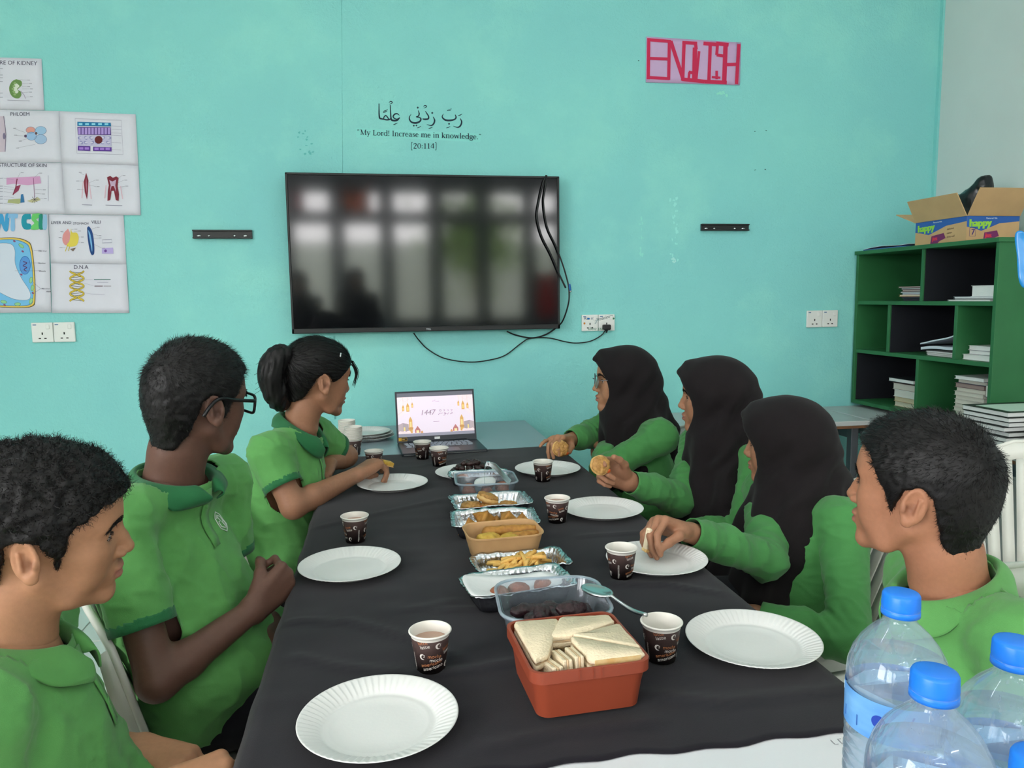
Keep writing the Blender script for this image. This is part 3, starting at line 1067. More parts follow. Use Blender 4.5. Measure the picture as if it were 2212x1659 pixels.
# ---- paper helper: a sheet with the four given photograph corners, slightly wavy, on the wall
def sheet(name, c, label, cat, m=M_PAPER, off=0.003, nx=10, ny=8, wave=0.0012, group=None, seed=0):
    P = [at_y(x, y, WALL_Y - off) for x, y in c]     # tl, tr, br, bl
    V = []
    for j in range(ny + 1):
        for i in range(nx + 1):
            u, w = i / nx, j / ny
            p = P[0] * (1 - u) * (1 - w) + P[1] * u * (1 - w) + P[2] * u * w + P[3] * (1 - u) * w
            V.append(p)
    A = np.array([tuple(p) for p in V])
    A[:, 1] += wave * vnoise(A * np.array([6, 1, 22]) + seed * 3.3, seed)
    V = A
    Fq = [(j * (nx + 1) + i, (j + 1) * (nx + 1) + i, (j + 1) * (nx + 1) + i + 1, j * (nx + 1) + i + 1) for j in range(ny) for i in range(nx)]
    root = P[3]
    e = empty(name, root, label=label, cat=cat, group=group)
    o = link('paper', mesh_np(name, V - np.array(root), Fq), m, e)
    sd = o.modifiers.new('thickness', 'SOLIDIFY'); sd.thickness = 0.0006; sd.offset = 1
    return e, root, off
def print_on(sh, ik, lift=0.0022):
    e, root, off = sh
    ik.build('print', M_INK, e, lambda x, y, h: at_y(x, y, WALL_Y - off - h) - root, base=lift, step=0.000015)

def labels_(ik, pts, col=(150, 146, 160)):
    for x0, y0, x1, y1 in pts:
        ik.line([(x0, y0), (x1, y1)], 0.45, col)
        ik.line([(x1 + 0.8, y1), (x1 + 7, y1)], 1.1, (150, 148, 165))
def ptext(ik, s, x, y, size, col=(70, 66, 90), rot=0):
    v, f = text_polys(s, size)
    ca, sa = math.cos(R(rot)), math.sin(R(rot))
    ik.add([(x + p[0] * ca + p[1] * sa, y + p[0] * sa - p[1] * ca) for p in v], [tuple(reversed(q)) for q in f], col)
HS = 'hand drawn biology sheets'
# kidney
sh = sheet('poster', [(-80, 122), (90, 127), (96, 238), (-76, 236)], 'topmost drawing sheet with the green kidney on the wall', 'poster', group=HS, seed=1)
ik = Ink()
ptext(ik, 'RE OF KIDNEY', -1, 139, 12.5, rot=1.5)
pts = [(35, 171), (26, 176), (20, 188), (22, 202), (30, 211), (41, 212), (46, 205), (44, 197), (38, 194), (42, 189), (47, 184), (46, 175)]
ik.poly(spline(pts + [pts[0]], 4), (112, 146, 84))
ik.poly(spline([(36, 180), (30, 184), (29, 194), (35, 202), (40, 198), (37, 192), (42, 186), (36, 180)], 4), (222, 226, 210))
for k in range(5):
    ik.ell(28 + 2 * abs(k - 2), 180 + k * 6, 3, 2.4, (150, 178, 120))
ik.line([(45, 197), (52, 205), (55, 213)], 1, (150, 130, 160))
labels_(ik, [(44, 172, 58, 173), (46, 180, 62, 180), (47, 187, 58, 187), (48, 192, 64, 192), (46, 200, 62, 199), (54, 210, 64, 209)])
ik.line([(16, 216), (64, 218)], 0.9, (150, 146, 165))
for yy in (148, 162, 168, 176, 201, 210):
    ik.line([(-4, yy), (6, yy)], 1.1, (150, 148, 165))
print_on(sh, ik)
# phloem
sh = sheet('poster', [(-45, 236), (127, 240), (133, 351), (-40, 351)], 'drawing sheet headed PHLOEM under the kidney sheet', 'poster', off=0.0045, group=HS, seed=2)
ik = Ink()
ptext(ik, 'PHLOEM', 22, 250, 11)
ik.poly([(-10, 252), (8, 251), (13, 290), (11, 328), (-10, 329)], (206, 190, 204))
ik.line([(8, 251), (13, 290), (11, 328)], 1.2, (90, 80, 110))
ik.ell(9, 294, 3, 7, (130, 120, 150))
ik.ell(66, 281, 10, 7, (226, 160, 148)); ik.ell(88, 282, 12, 9, (160, 196, 226)); ik.ell(68, 294, 11, 9, (156, 190, 224)); ik.ell(88, 301, 13, 10, (164, 192, 222))
for c_ in ((88, 282, 12, 9), (68, 294, 11, 9), (88, 301, 13, 10), (66, 281, 10, 7)):
    ik.line([(c_[0] + c_[2] * math.cos(R(a)), c_[1] + c_[3] * math.sin(R(a))) for a in range(0, 360, 20)], 0.6, (90, 110, 160), closed=True)
ik.ell(55, 294, 3, 3, (90, 70, 100)); ik.ell(78, 288, 2.5, 3, (110, 80, 80))
labels_(ik, [(54, 286, 28, 277), (54, 294, 30, 292), (58, 300, 40, 305), (76, 312, 34, 320)])
print_on(sh, ik)
# leaf section
sh = sheet('poster', [(127, 240), (293, 247), (299, 358), (133, 352)], 'drawing sheet with the purple and blue leaf section', 'poster', group=HS, seed=3)
ik = Ink()
ik.line([(162, 256), (262, 260), (266, 334), (166, 331)], 0.6, (140, 130, 160), closed=True)
ik.poly([(167, 263), (239, 265), (240, 273), (167, 272)], (36, 120, 170))
for k in range(5):
    ik.rect(170 + k * 14, 266, 178 + k * 14, 270, (150, 220, 236))
ik.poly([(167, 274), (239, 275), (240, 292), (168, 291)], (96, 72, 140))
for k in range(10):
    ik.rect(169 + k * 7.1, 276, 174 + k * 7.1, 290, (176, 150, 214))
ik.poly([(168, 292), (240, 293), (241, 316), (168, 315)], (196, 192, 220))
for k in range(12):
    ik.ell(174 + (k % 6) * 12 + random.uniform(-2, 2), 298 + (k // 6) * 10, 4.5, 3, (150, 150, 196), rot=random.uniform(-60, 60))
    ik.ell(174 + (k % 6) * 12, 298 + (k // 6) * 10, 3, 1.8, (214, 210, 228))
ik.ell(213, 302, 8.5, 8.5, (104, 40, 44))
ik.poly([(168, 315), (195, 316), (195, 326), (168, 325)], (96, 60, 150)); ik.poly([(201, 317), (241, 318), (241, 327), (201, 326)], (96, 60, 150))
for k in range(2):
    ik.rect(171 + k * 12, 318, 180 + k * 12, 323, (170, 130, 214))
for k in range(3):
    ik.rect(204 + k * 12, 319, 213 + k * 12, 324, (170, 130, 214))
for yy in (272, 279, 287, 292, 308, 323):
    ik.line([(241, yy), (262, yy + 1)], 0.5, (150, 140, 170))
print_on(sh, ik)
# skin
sh = sheet('poster', [(-35, 350), (134, 352), (141, 463), (-30, 461)], 'drawing sheet headed STRUCTURE OF SKIN', 'poster', group=HS, seed=4)
ik = Ink()
ptext(ik, 'STRUCTURE OF SKIN', -3, 360, 11, rot=0.6)
ik.poly([(14, 384), (86, 381), (89, 396), (60, 400), (30, 397), (14, 399)], (214, 160, 200))
ik.line([(37, 386), (34, 405), (28, 421)], 2.2, (120, 30, 60)); ik.poly([(28, 421), (36, 402), (45, 399), (40, 412)], (150, 60, 90))
ik.line([(72, 384), (75, 430)], 1.0, (130, 60, 110))
ik.poly([(18, 431), (44, 429), (50, 436), (40, 440), (16, 438)], (176, 180, 130)); ik.poly([(45, 420), (50, 419), (53, 437), (44, 438)], (60, 120, 170))
ik.poly([(58, 434), (82, 426), (88, 432), (70, 438)], (196, 190, 150))
for k in range(8):
    a = k * 45
    ik.line([(75, 431), (75 + 8 * math.cos(R(a)), 431 + 8 * math.sin(R(a)))], 0.8, (60, 50, 80))
ik.line([(104, 379), (104, 434)], 0.5, (120, 110, 150))
labels_(ik, [(38, 384, 44, 373), (74, 384, 84, 374), (76, 409, 92, 410), (76, 418, 90, 419), (82, 428, 94, 429)])
for yy in (385, 402, 407, 414, 424, 430, 439):
    ik.line([(-4, yy), (6, yy)], 1.0, (140, 136, 160)); ik.line([(8, yy), (30, yy + 3)], 0.4, (150, 146, 165))
print_on(sh, ik)
# teeth
sh = sheet('poster', [(134, 352), (299, 358), (304, 465), (141, 463)], 'drawing sheet with two red and pink tooth sections', 'poster', off=0.0045, group=HS, seed=5)
ik = Ink()
ik.poly([(186, 373), (191, 390), (190, 415), (188, 431), (183, 415), (181, 392)], (128, 44, 60)); ik.poly([(186, 382), (188, 400), (187, 418), (185, 400)], (176, 110, 130))
ik.line([(180, 392), (177, 428)], 2.2, (224, 190, 204)); ik.line([(193, 395), (197, 430)], 2.2, (224, 190, 204))
ik.poly([(231, 383), (238, 380), (244, 384), (251, 381), (256, 384), (254, 402), (257, 420), (256, 434), (250, 432), (246, 412), (241, 412), (238, 432), (232, 434), (233, 412), (235, 400)], (128, 44, 60))
ik.poly([(236, 389), (243, 392), (251, 388), (249, 400), (251, 415), (246, 402), (241, 402), (237, 416), (239, 400)], (196, 170, 196))
ik.line([(229, 400), (226, 428)], 2.2, (224, 190, 204)); ik.line([(260, 402), (265, 430)], 2.2, (224, 190, 204))
labels_(ik, [(182, 378, 170, 372), (181, 391, 164, 391), (182, 410, 166, 409), (192, 395, 206, 389), (192, 400, 208, 403), (256, 385, 264, 379), (254, 395, 268, 389), (256, 405, 270, 402)])
ik.line([(177, 442), (199, 443)], 1.0, (140, 136, 160)); ik.line([(228, 443), (264, 444)], 1.0, (140, 136, 160))
print_on(sh, ik)
# plant cell
sh = sheet('poster', [(-60, 461), (104, 463), (111, 675), (-55, 676)], 'tall drawing sheet of a blue plant cell with bubble letters', 'poster', off=0.006, group=HS, seed=6)
ik = Ink()
cz = [(-20, 515), (30, 513), (58, 520), (69, 535), (75, 590), (76, 645), (70, 662), (40, 665), (-20, 663)]
ik.poly(spline(cz, 5), (96, 80, 30))
def shrink(p, d):
    return [(x - (d if x > -10 else 0) * (1 if x > 20 else 0.2), y + (d if y < 590 else -d) * (1 if (y < 560 or y > 630) else 0)) for x, y in p]
ik.poly(spline(shrink(cz, 1.2), 5), (228, 196, 90)); ik.poly(spline(shrink(cz, 4), 5), (70, 130, 180)); ik.poly(spline(shrink(cz, 5.2), 5), (120, 190, 232))
ik.poly(spline([(-20, 526), (20, 526), (32, 540), (33, 570), (46, 600), (62, 625), (66, 640), (58, 648), (30, 646), (0, 632), (-20, 620)], 5), (214, 222, 236))
ik.line(spline([(-20, 526), (20, 526), (32, 540), (33, 570), (46, 600), (62, 625), (66, 640), (58, 648), (30, 646), (0, 632), (-20, 620)], 5), 0.7, (90, 110, 150))
ik.ell(54, 573, 12, 20, (40, 90, 170)); ik.ell(54, 573, 11, 19, (90, 150, 216))
ik.curve([(50, 565), (58, 568), (50, 574), (58, 578), (52, 582), (57, 586)], 1.6, (90, 30, 80))
for x, y, r_ in ((46, 531, 40), (67, 605, 100), (70, 622, 100), (67, 650, 110), (38, 657, 0), (8, 652, 10)):
    ik.ell(x, y, 7, 3.6, (90, 130, 90), rot=r_); ik.ell(x, y, 6.2, 3, (150, 206, 150), rot=r_)
for x, y in ((31, 521), (49, 543), (46, 593), (71, 633), (10, 659)):
    ik.ell(x, y, 3, 2, (140, 80, 120), rot=30)
for pts, col in (([(-6, 463), (6, 463), (10, 480), (12, 463), (20, 464), (17, 497), (9, 498), (2, 482), (0, 496), (-6, 496)], (70, 160, 210)), ([(18, 462), (38, 462), (37, 472), (32, 472), (32, 497), (23, 497), (23, 472), (17, 471)], (140, 190, 230)),
                 ([(66, 462), (50, 464), (46, 480), (52, 495), (68, 494), (66, 484), (58, 482), (58, 474), (67, 473)], (40, 150, 170)), ([(70, 462), (86, 461), (84, 470), (78, 474), (84, 480), (86, 494), (68, 496), (68, 488), (74, 482), (68, 474)], (110, 200, 110)),
                 ([(84, 464), (92, 463), (92, 484), (98, 486), (97, 494), (84, 494)], (40, 140, 120)), ([(93, 464), (101, 465), (101, 494), (92, 493)], (150, 190, 220))):
    ik.poly(spline(pts + [pts[0]], 3), col)
labels_(ik, [(73, 541, 82, 541), (60, 568, 80, 568), (32, 585, 82, 585), (72, 610, 88, 624), (74, 632, 88, 624)], (110, 110, 130))
ptext(ik, 'Cell Wall', 83, 544, 4.6); ptext(ik, 'Nucleus', 83, 570, 4.6); ptext(ik, 'Vacuole', 84, 587, 4.6); ptext(ik, 'Mitochon', 90, 625, 4.6); ptext(ik, 'drion', 100, 631, 4.6)
print_on(sh, ik)
# liver and villi
sh = sheet('poster', [(104, 463), (267, 465), (273, 571), (110, 570)], 'drawing sheet headed LIVER AND VILLI', 'poster', group=HS, seed=7)
ik = Ink()
ptext(ik, 'LIVER AND', 110, 484, 9); ptext(ik, 'STOMACH', 158, 485, 7); ptext(ik, 'VILLI', 197, 483, 10)
ik.poly(spline([(147, 494), (137, 505), (135, 520), (142, 530), (149, 522), (151, 505), (147, 494)], 4), (222, 150, 150))
ik.poly(spline([(153, 493), (156, 502), (166, 503), (170, 515), (165, 530), (152, 533), (144, 530), (150, 520), (152, 505), (153, 493)], 4), (228, 208, 90))
ik.line([(141, 543), (146, 530), (150, 533), (148, 542)], 1.6, (210, 190, 60)); ik.poly([(151, 538), (164, 535), (158, 543)], (130, 110, 100))
ik.poly(spline([(188, 492), (192, 489), (199, 500), (203, 525), (203, 548), (196, 548), (190, 520), (188, 492)], 4), (36, 72, 130)); ik.poly(spline([(190, 496), (195, 505), (199, 528), (199, 544), (196, 530), (190, 496)], 4), (120, 176, 220))
ik.line([(221, 518), (241, 517), (242, 524), (221, 525)], 0.8, (110, 110, 140), closed=True)
ik.poly([(220, 536), (244, 535), (245, 548), (220, 548)], (186, 170, 222)); ik.ell(228, 542, 3, 3, (110, 70, 150))
labels_(ik, [(154, 496, 160, 495), (160, 500, 168, 499), (170, 512, 174, 512), (169, 523, 174, 524), (138, 503, 130, 500), (136, 515, 126, 513), (142, 535, 128, 535), (199, 495, 208, 491), (201, 505, 212, 509), (202, 515, 212, 514), (204, 528, 220, 536)])
print_on(sh, ik)
# DNA
sh = sheet('poster', [(110, 569), (273, 571), (279, 676), (112, 676)], 'drawing sheet headed D.N.A with a yellow double helix', 'poster', off=0.0045, group=HS, seed=8)
ik = Ink()
ptext(ik, 'D.N.A', 159, 581, 12)
for ph in (0, math.pi):
    ik.line([(166 + 15 * math.cos(y / 33 * math.pi * 2 + ph) * 1, 585 + y) for y in range(0, 67, 2)], 4.0, (150, 128, 30))
    ik.line([(166 + 15 * math.cos(y / 33 * math.pi * 2 + ph) * 1, 585 + y) for y in range(0, 67, 2)], 2.8, (214, 186, 70))
for y in range(2, 66, 5):
    x = 14 * math.cos(y / 33 * math.pi * 2)
    ik.line([(166 - x, 585 + y), (166 + x, 585 + y + 3)], 1.0, (90, 90, 70))
ik.line([(203, 604), (239, 604)], 1.6, (60, 120, 110)); ik.line([(204, 618), (222, 618)], 1.4, (110, 80, 90)); ik.line([(224, 618), (240, 618)], 1.4, (170, 160, 170))
for a in ((180, 604, 200, 604), (182, 612, 202, 617), (180, 632, 196, 635)):
    ik.line([a[:2], a[2:]], 0.4, (170, 160, 180))
ik.line([(196, 635), (226, 636)], 0.9, (190, 186, 206)); ik.line([(210, 610), (234, 610)], 0.8, (180, 176, 196))
print_on(sh, ik)

# ENGLISH sign
M_LILAC = mat('lilac_card', (200, 168, 206), rough=0.8, var=0.03)
sh = sheet('sign', [(1396, 79), (1601, 92), (1598, 184), (1395, 178)], 'lilac paper sign reading ENGLISH in red block letters', 'sign', M_LILAC, wave=0.0008, seed=9)
ik = Ink()
RED = (200, 44, 84)
def zb(p):
    return (1360 + p[0] * 852 / 2110, 50 + p[1] * 670 / 1659)
def bar(pts, w=16):
    ik.line([zb(p) for p in pts], w * 852 / 2110, RED)
bar([(103, 80), (100, 300)], 17); bar([(95, 88), (222, 98)], 17); bar([(100, 188), (213, 192)], 16); bar([(95, 290), (213, 297)], 16); bar([(213, 92), (209, 303)], 17)
bar([(220, 96), (287, 300)], 20); bar([(292, 96), (284, 308)], 18); bar([(282, 104), (362, 108)], 18); bar([(352, 104), (356, 140)], 18); bar([(316, 262), (350, 268)], 16); bar([(350, 130), (346, 306)], 24)
bar([(282, 300), (400, 312)], 20); bar([(320, 262), (316, 300)], 14); bar([(372, 150), (356, 305)], 14); bar([(395, 108), (465, 114)], 20); bar([(432, 110), (424, 316)], 18)
bar([(400, 312), (520, 318)], 20); bar([(470, 116), (466, 170)], 16); bar([(463, 108), (530, 116)], 20); bar([(466, 170), (506, 176)], 16); bar([(514, 108), (506, 318)], 24); bar([(466, 255), (466, 300)], 14); bar([(440, 288), (486, 292)], 12)
bar([(506, 222), (574, 220)], 18); bar([(585, 112), (572, 326)], 18)
print_on(sh, ik)
# ================================================================== tables and cloth
M_TABW = mat('white_table_laminate', (226, 226, 230), rough=0.35, var=0.02, vscale=4)
M_TABG = mat('grey_table_laminate', (150, 164, 172), rough=0.3, var=0.05, vscale=2.5)
M_WOODEDGE = mat('brown_wood_edge', (120, 82, 54), rough=0.5, var=0.2, vscale=18, stretch=(1, 8, 8))
M_LEGM = mat('grey_painted_metal', (96, 100, 106), rough=0.4, metal=0.6)
M_CLOTH = mat('black_table_cloth', (26, 23, 30), rough=0.9, spec=0.2, var=0.06, vscale=30, bump=0.15, bscale=900, sheen=0.12)

def table(y0, y1, label, top_m, x0=TAB_L + 0.004, x1=TAB_R - 0.004, z=TAB_Z, name='table', xoff=0.0):
    cx, cy = (x0 + x1) / 2, (y0 + y1) / 2
    t = empty(name, (cx, cy, 0), label=label, cat='table')
    w, d = (x1 - x0) / 2, (y1 - y0) / 2
    box('table_top', (-w, -d, z - 0.022), (w, d, z), top_m, t, 0.003)
    box('edge_band', (-w + 0.002, -d + 0.002, z - 0.034), (w - 0.002, d - 0.002, z - 0.022), M_WOODEDGE, t)
    for sx in (-1, 1):
        for sy in (-1, 1):
            x, y = sx * (w - 0.05), sy * (d - 0.05)
            box('leg', (x - 0.018, y - 0.018, 0), (x + 0.018, y + 0.018, z - 0.034), M_LEGM, t, 0.003)
        box('apron', (sx * (w - 0.05) - 0.008, -d + 0.07, z - 0.09), (sx * (w - 0.05) + 0.008, d - 0.07, z - 0.034), M_LEGM, t)
    return t
t1 = table(0.24, 1.40, 'white-topped table nearest the camera, mostly under the black cloth', M_TABW)
ik = Ink()
ik.line([(0.02, 0), (0.02, 0.011), (0.03, 0.011), (0.03, 0)], 0.0011, (110, 106, 116)); ik.line([(0.022, 0.003), (0.028, 0.008)], 0.0011, (110, 106, 116))
ik.line([(0.005, 0), (0.0, 0), (0.0, 0.010)], 0.0011, (110, 106, 116)); ik.line([(0.015, 0), (0.010, 0), (0.010, 0.010), (0.015, 0.010)], 0.0011, (110, 106, 116))
p = at_z(1822, 1600, TAB_Z)
ik.build('pen_mark', M_INK, t1, lambda x, y, h: (p.x + x - 0.016 - t1.location.x, p.y + y - 0.006 - t1.location.y, TAB_Z + h))
table(1.41, 2.725, 'middle table hidden under the black cloth', M_TABW)
table(2.735, 3.488, 'grey-topped table against the teal wall carrying the laptop', M_TABG)

def cloth():
    nu_top, nu_h, nv = 60, 16, 150
    y0, y1 = 0.85, 2.795
    HL, HR = 0.42, 0.34
    us = [('l', 1 - i / nu_h) for i in range(nu_h)] + [('t', i / nu_top) for i in range(nu_top + 1)] + [('r', (i + 1) / nu_h) for i in range(nu_h)]
    V = []
    for side, s in us:
        for j in range(nv + 1):
            v = j / nv
            far = y1 + 0.035 * (s if side == 't' else (1 if side == 'r' else 0)) + 0.006 * math.sin(s * 9)
            wob = 0.006 * math.sin(s * 17 + 1) * math.sin(s * 41) if side == 't' else 0
            near = y0 + wob + (0.012 * (1 - s) if side == 't' else 0)
            y = near + (far - near) * v
            if side == 't':
                x = TAB_L + (TAB_R - TAB_L) * s
                z = TAB_Z + 0.0022
            else:
                d = s * (HL if side == 'l' else HR)
                sg = -1 if side == 'l' else 1
                xe = TAB_L if side == 'l' else TAB_R
                rip = 0.018 * s * math.sin(y * 21 + 2.5 * math.sin(y * 4.0)) + 0.012 * s * math.sin(y * 47)
                x = xe + sg * (0.004 + 0.010 * min(1, d / 0.02) + 0.02 * s + rip)
                z = TAB_Z + 0.0022 - max(0, d - 0.004)
            V.append([x, y, z])
    V = np.array(V)
    top = np.abs(V[:, 2] - (TAB_Z + 0.0022)) < 1e-6
    n = vnoise(np.c_[V[:, 0] * 5, V[:, 1] * 9, V[:, 2] * 0], 3) + 0.5 * vnoise(np.c_[V[:, 0] * 13, V[:, 1] * 24, V[:, 2] * 0], 5)
    add = np.maximum(0, n) * 0.0016
    def ridge(px, wd, amp):
        P = [at_z(a, b, TAB_Z) for a, b in px]
        r = np.zeros(len(V))
        for a, b in zip(P[:-1], P[1:]):
            ab = np.array([b.x - a.x, b.y - a.y])
            ap = V[:, :2] - np.array([a.x, a.y])
            t = np.clip((ap @ ab) / (ab @ ab), 0, 1)
            d = np.linalg.norm(ap - t[:, None] * ab, axis=1)
            r = np.maximum(r, amp * np.exp(-(d / wd) ** 2))
        return r
    for pts, wd, am in (([(625, 1345), (760, 1345), (900, 1385), (985, 1425)], 0.008, 0.006), ([(985, 1300), (870, 1320), (1060, 1318)], 0.009, 0.003), ([(900, 1455), (1000, 1452), (1120, 1430)], 0.008, 0.005),
                        ([(1330, 1262), (1450, 1265), (1560, 1285)], 0.008, 0.005), ([(1380, 1500), (1560, 1520), (1830, 1490)], 0.012, 0.004), ([(690, 1140), (820, 1110), (960, 1080)], 0.010, 0.003),
                        ([(640, 1420), (720, 1440), (860, 1455)], 0.009, 0.004), ([(1050, 1620), (1200, 1585), (1420, 1560)], 0.010, 0.004), ([(1100, 960), (1000, 990), (900, 1010)], 0.008, 0.002), ([(1250, 1160), (1400, 1150)], 0.008, 0.003)):
        add = np.maximum(add, ridge(pts, wd, am))
    V[top, 2] += add[top]
    V[~top, 0] += 0.3 * add[~top]
    nv1 = nv + 1
    F = [(i * nv1 + j, (i + 1) * nv1 + j, (i + 1) * nv1 + j + 1, i * nv1 + j + 1) for i in range(len(us) - 1) for j in range(nv)]
    o = link('tablecloth', mesh_np('tablecloth', V, F), M_CLOTH)
    sd = o.modifiers.new('thickness', 'SOLIDIFY'); sd.thickness = 0.0012; sd.offset = -1
    tag(o, 'long creased black cloth draped over the joined tables', 'tablecloth')
cloth()
TOP = TAB_Z + 0.0045     # things stand on the cloth
GTOP = TAB_Z             # things on the bare table

# ================================================================== white plastic chairs
M_CHAIR = mat('white_monobloc_plastic', (222, 222, 214), rough=0.35, var=0.02, vscale=3)
def make_chair():
    """seat centre at the origin, facing +x."""
    c = empty('plastic_chair')
    # seat: dished, with a turned-down rim
    nx, ny = 14, 14
    V, F = [], []
    for i in range(nx + 1):
        for j in range(ny + 1):
            u, w = i / nx * 2 - 1, j / ny * 2 - 1
            half = 0.205 + 0.012 * u
            x, y = 0.205 * u, half * w
            e = max(abs(u) ** 6, abs(w) ** 6)
            z = 0.432 - 0.014 * (1 - u * u) * (1 - w * w) - 0.035 * e - 0.012 * max(0, u) ** 2
            V.append((x, y, z))
    for i in range(nx):
        for j in range(ny):
            F.append((i * (ny + 1) + j, (i + 1) * (ny + 1) + j, (i + 1) * (ny + 1) + j + 1, i * (ny + 1) + j + 1))
    s = link('seat', mesh_np('seat', V, F), M_CHAIR, c)
    s.modifiers.new('thickness', 'SOLIDIFY').thickness = 0.006
    # side skirts
    for sy in (-1, 1):
        prof = [(-0.20, 0.43), (-0.1, 0.432), (0.02, 0.428), (0.12, 0.42), (0.20, 0.405)]
        ring = []
        for x, z in prof:
            y = sy * (0.207 + 0.012 * x / 0.2)
            ring.append([(x, y - sy * 0.010, z), (x, y + sy * 0.012, z - 0.006), (x, y + sy * 0.016, z - 0.062), (x, y + sy * 0.010, z - 0.062), (x, y + sy * 0.005, z - 0.012)])
        v, f = loft(ring)
        link('seat_rail', mesh_np('seat_rail', v, f), M_CHAIR, c)
    # backrest outline in (y, s): s runs up the back
    def bp(y, s):
        x = -0.19 - 0.16 * s - 0.02 * s * s + 0.10 * (abs(y) / 0.23) ** 2 * (0.35 + 0.65 * s)
        return (x, y, 0.42 + 0.42 * s)
    def wid(s):
        return 0.185 + 0.040 * math.sin(math.pi * min(1, s * 0.75))
    def topz(y):
        return 1.0 - 0.30 * (abs(y) / 0.23) ** 2.6
    # frame: two sides and a broad top band, a bottom band
    def strip(name, pa, pb, th=0.007):
        n = len(pa)
        V = [p for p in pa] + [p for p in pb]
        F = [(i, i + 1, n + i + 1, n + i) for i in range(n - 1)]
        o = link(name, mesh_np(name, V, F), M_CHAIR, c)
        m = o.modifiers.new('thickness', 'SOLIDIFY'); m.thickness = th; m.offset = 0
        return o
    N = 20
    ys = [-0.225 + 0.45 * k / N for k in range(N + 1)]
    strip('top_band', [bp(y, topz(y)) for y in ys], [bp(y * 0.97, topz(y) - 0.13) for y in ys], 0.008)
    strip('bottom_band', [bp(-0.19 + 0.38 * k / N, 0.0) for k in range(N + 1)], [bp(-0.19 + 0.38 * k / N, 0.12) for k in range(N + 1)], 0.008)
    for sy in (-1, 1):
        ss = [k / 10 * 0.72 for k in range(11)]
        strip('side_band', [bp(sy * (wid(s) + 0.002), s) for s in ss], [bp(sy * (wid(s) - 0.04), s) for s in ss], 0.009)
        pr = [bp(sy * (wid(s) + 0.004), s) for s in ss]
        strip('side_flange', pr, [(p[0] - 0.052 + 0.03 * q / 10, p[1] + sy * 0.004, p[2] - 0.012) for q, p in enumerate(pr)], 0.006)
        v, f = tube(pr + [bp(sy * yy, topz(yy)) for yy in (0.21, 0.18, 0.13, 0.07, 0.0)], 0.007, 8)
        link('rim', mesh_np('rim', v, f), M_CHAIR, c)
    ns = 9
    for k in range(ns):
        y = -0.152 + 0.304 * k / (ns - 1)
        y1 = y * 1.18
        ss = [0.11 + (topz(y1) - 0.12 - 0.11) * q / 6 for q in range(7)]
        a = [bp(y + (y1 - y) * q / 6 - 0.0165, s) for q, s in enumerate(ss)]
        b = [bp(y + (y1 - y) * q / 6 + 0.0165, s) for q, s in enumerate(ss)]
        strip('slat', a, b, 0.007)
    # legs: tapered angle sections
    for sx, sy in ((1, 1), (1, -1), (-1, 1), (-1, -1)):
        top = (sx * 0.175 - (0.02 if sx < 0 else 0), sy * 0.19, 0.415)
        bot = (sx * 0.215 - (0.05 if sx < 0 else 0), sy * 0.235, 0.0)
        rings = []
        for t in (0, 0.3, 0.65, 1.0):
            w = 0.058 - 0.026 * t
            px, py, pz = (top[i] + (bot[i] - top[i]) * t for i in range(3))
            th = 0.006
            pts = [(0, 0), (-sx * w, 0), (-sx * w, -sy * th), (-sx * th, -sy * th), (-sx * th, -sy * w), (0, -sy * w)]
            rings.append([(px + a + sx * 0.02, py + b + sy * 0.02, pz) for a, b in pts])
        v, f = loft(rings)
        link('leg', mesh_np('leg', v, f, False), M_CHAIR, c)
    return c
CHAIR0 = make_chair()
CHAIR_USED = []
def chair(x, y, rz, label, dz=0.0):
    if not CHAIR_USED:
        o = CHAIR0
        CHAIR_USED.append(1)
    else:
        o = copy_tree(CHAIR0)
    o.location = (x, y, dz)
    o.rotation_euler = (0, 0, rz)
    tag(o, label, 'chair', 'white plastic chairs')
    return o

# ================================================================== corner desk and bookshelf
M_DESKT = mat('pale_grey_desk_top', (186, 190, 190), rough=0.4, var=0.04)
table(3.06, 3.50, 'brown-edged desk in the corner by the teal wall', M_DESKT, 1.22, 2.185, 0.745, 'desk')
table(1.25, 3.50, 'long desk along the pale wall under the bookshelf', M_DESKT, 2.20, 2.805, 0.745, 'desk')

M_GREEN = mat('green_painted_wood', (44, 106, 62), rough=0.5, var=0.10, vscale=6, bump=0.12, bscale=40)
M_SHBACK = mat('dark_shelf_back', (14, 18, 26), rough=0.8, var=0.1)
SX, SY0, SY1, SZ0, SZ1, SD = 2.385, 2.60, 3.50, 0.762, 1.515, 0.42
sh_ = empty('bookshelf', (SX, SY0, SZ0), label='green painted open bookshelf in the corner on the desk', cat='bookshelf')
def sbox(name, x0, x1, y0, y1, z0, z1, m=M_GREEN, b=0.0015):
    return box(name, (x0 - SX, y0 - SY0, z0 - SZ0), (x1 - SX, y1 - SY0, z1 - SZ0), m, sh_, b)
T_ = 0.018
def yz(px, py):
    p = at_x(px, py, SX)
    return p.y, p.z
r1 = yz(1990, 655)[1]
r2 = (yz(1900, 766)[1] + yz(2100, 782)[1]) / 2
sbox('side_panel', SX, RIGHT_X - 0.004, SY1 - T_, SY1, SZ0, SZ1)
sbox('side_panel', SX, RIGHT_X - 0.004, SY0, SY0 + T_, SZ0, SZ1)
sbox('top_board', SX - 0.012, RIGHT_X - 0.004, SY0 - 0.008, SY1, SZ1, SZ1 + T_)
sbox('bottom_board', SX, RIGHT_X - 0.004, SY0 + T_, SY1 - T_, SZ0, SZ0 + T_)
sbox('shelf_board', SX + 0.004, RIGHT_X - 0.01, SY0 + T_, SY1 - T_, r1 - T_ / 2, r1 + T_ / 2)
sbox('shelf_board', SX + 0.004, RIGHT_X - 0.01, SY0 + T_, SY1 - T_, r2 - T_ / 2, r2 + T_ / 2)
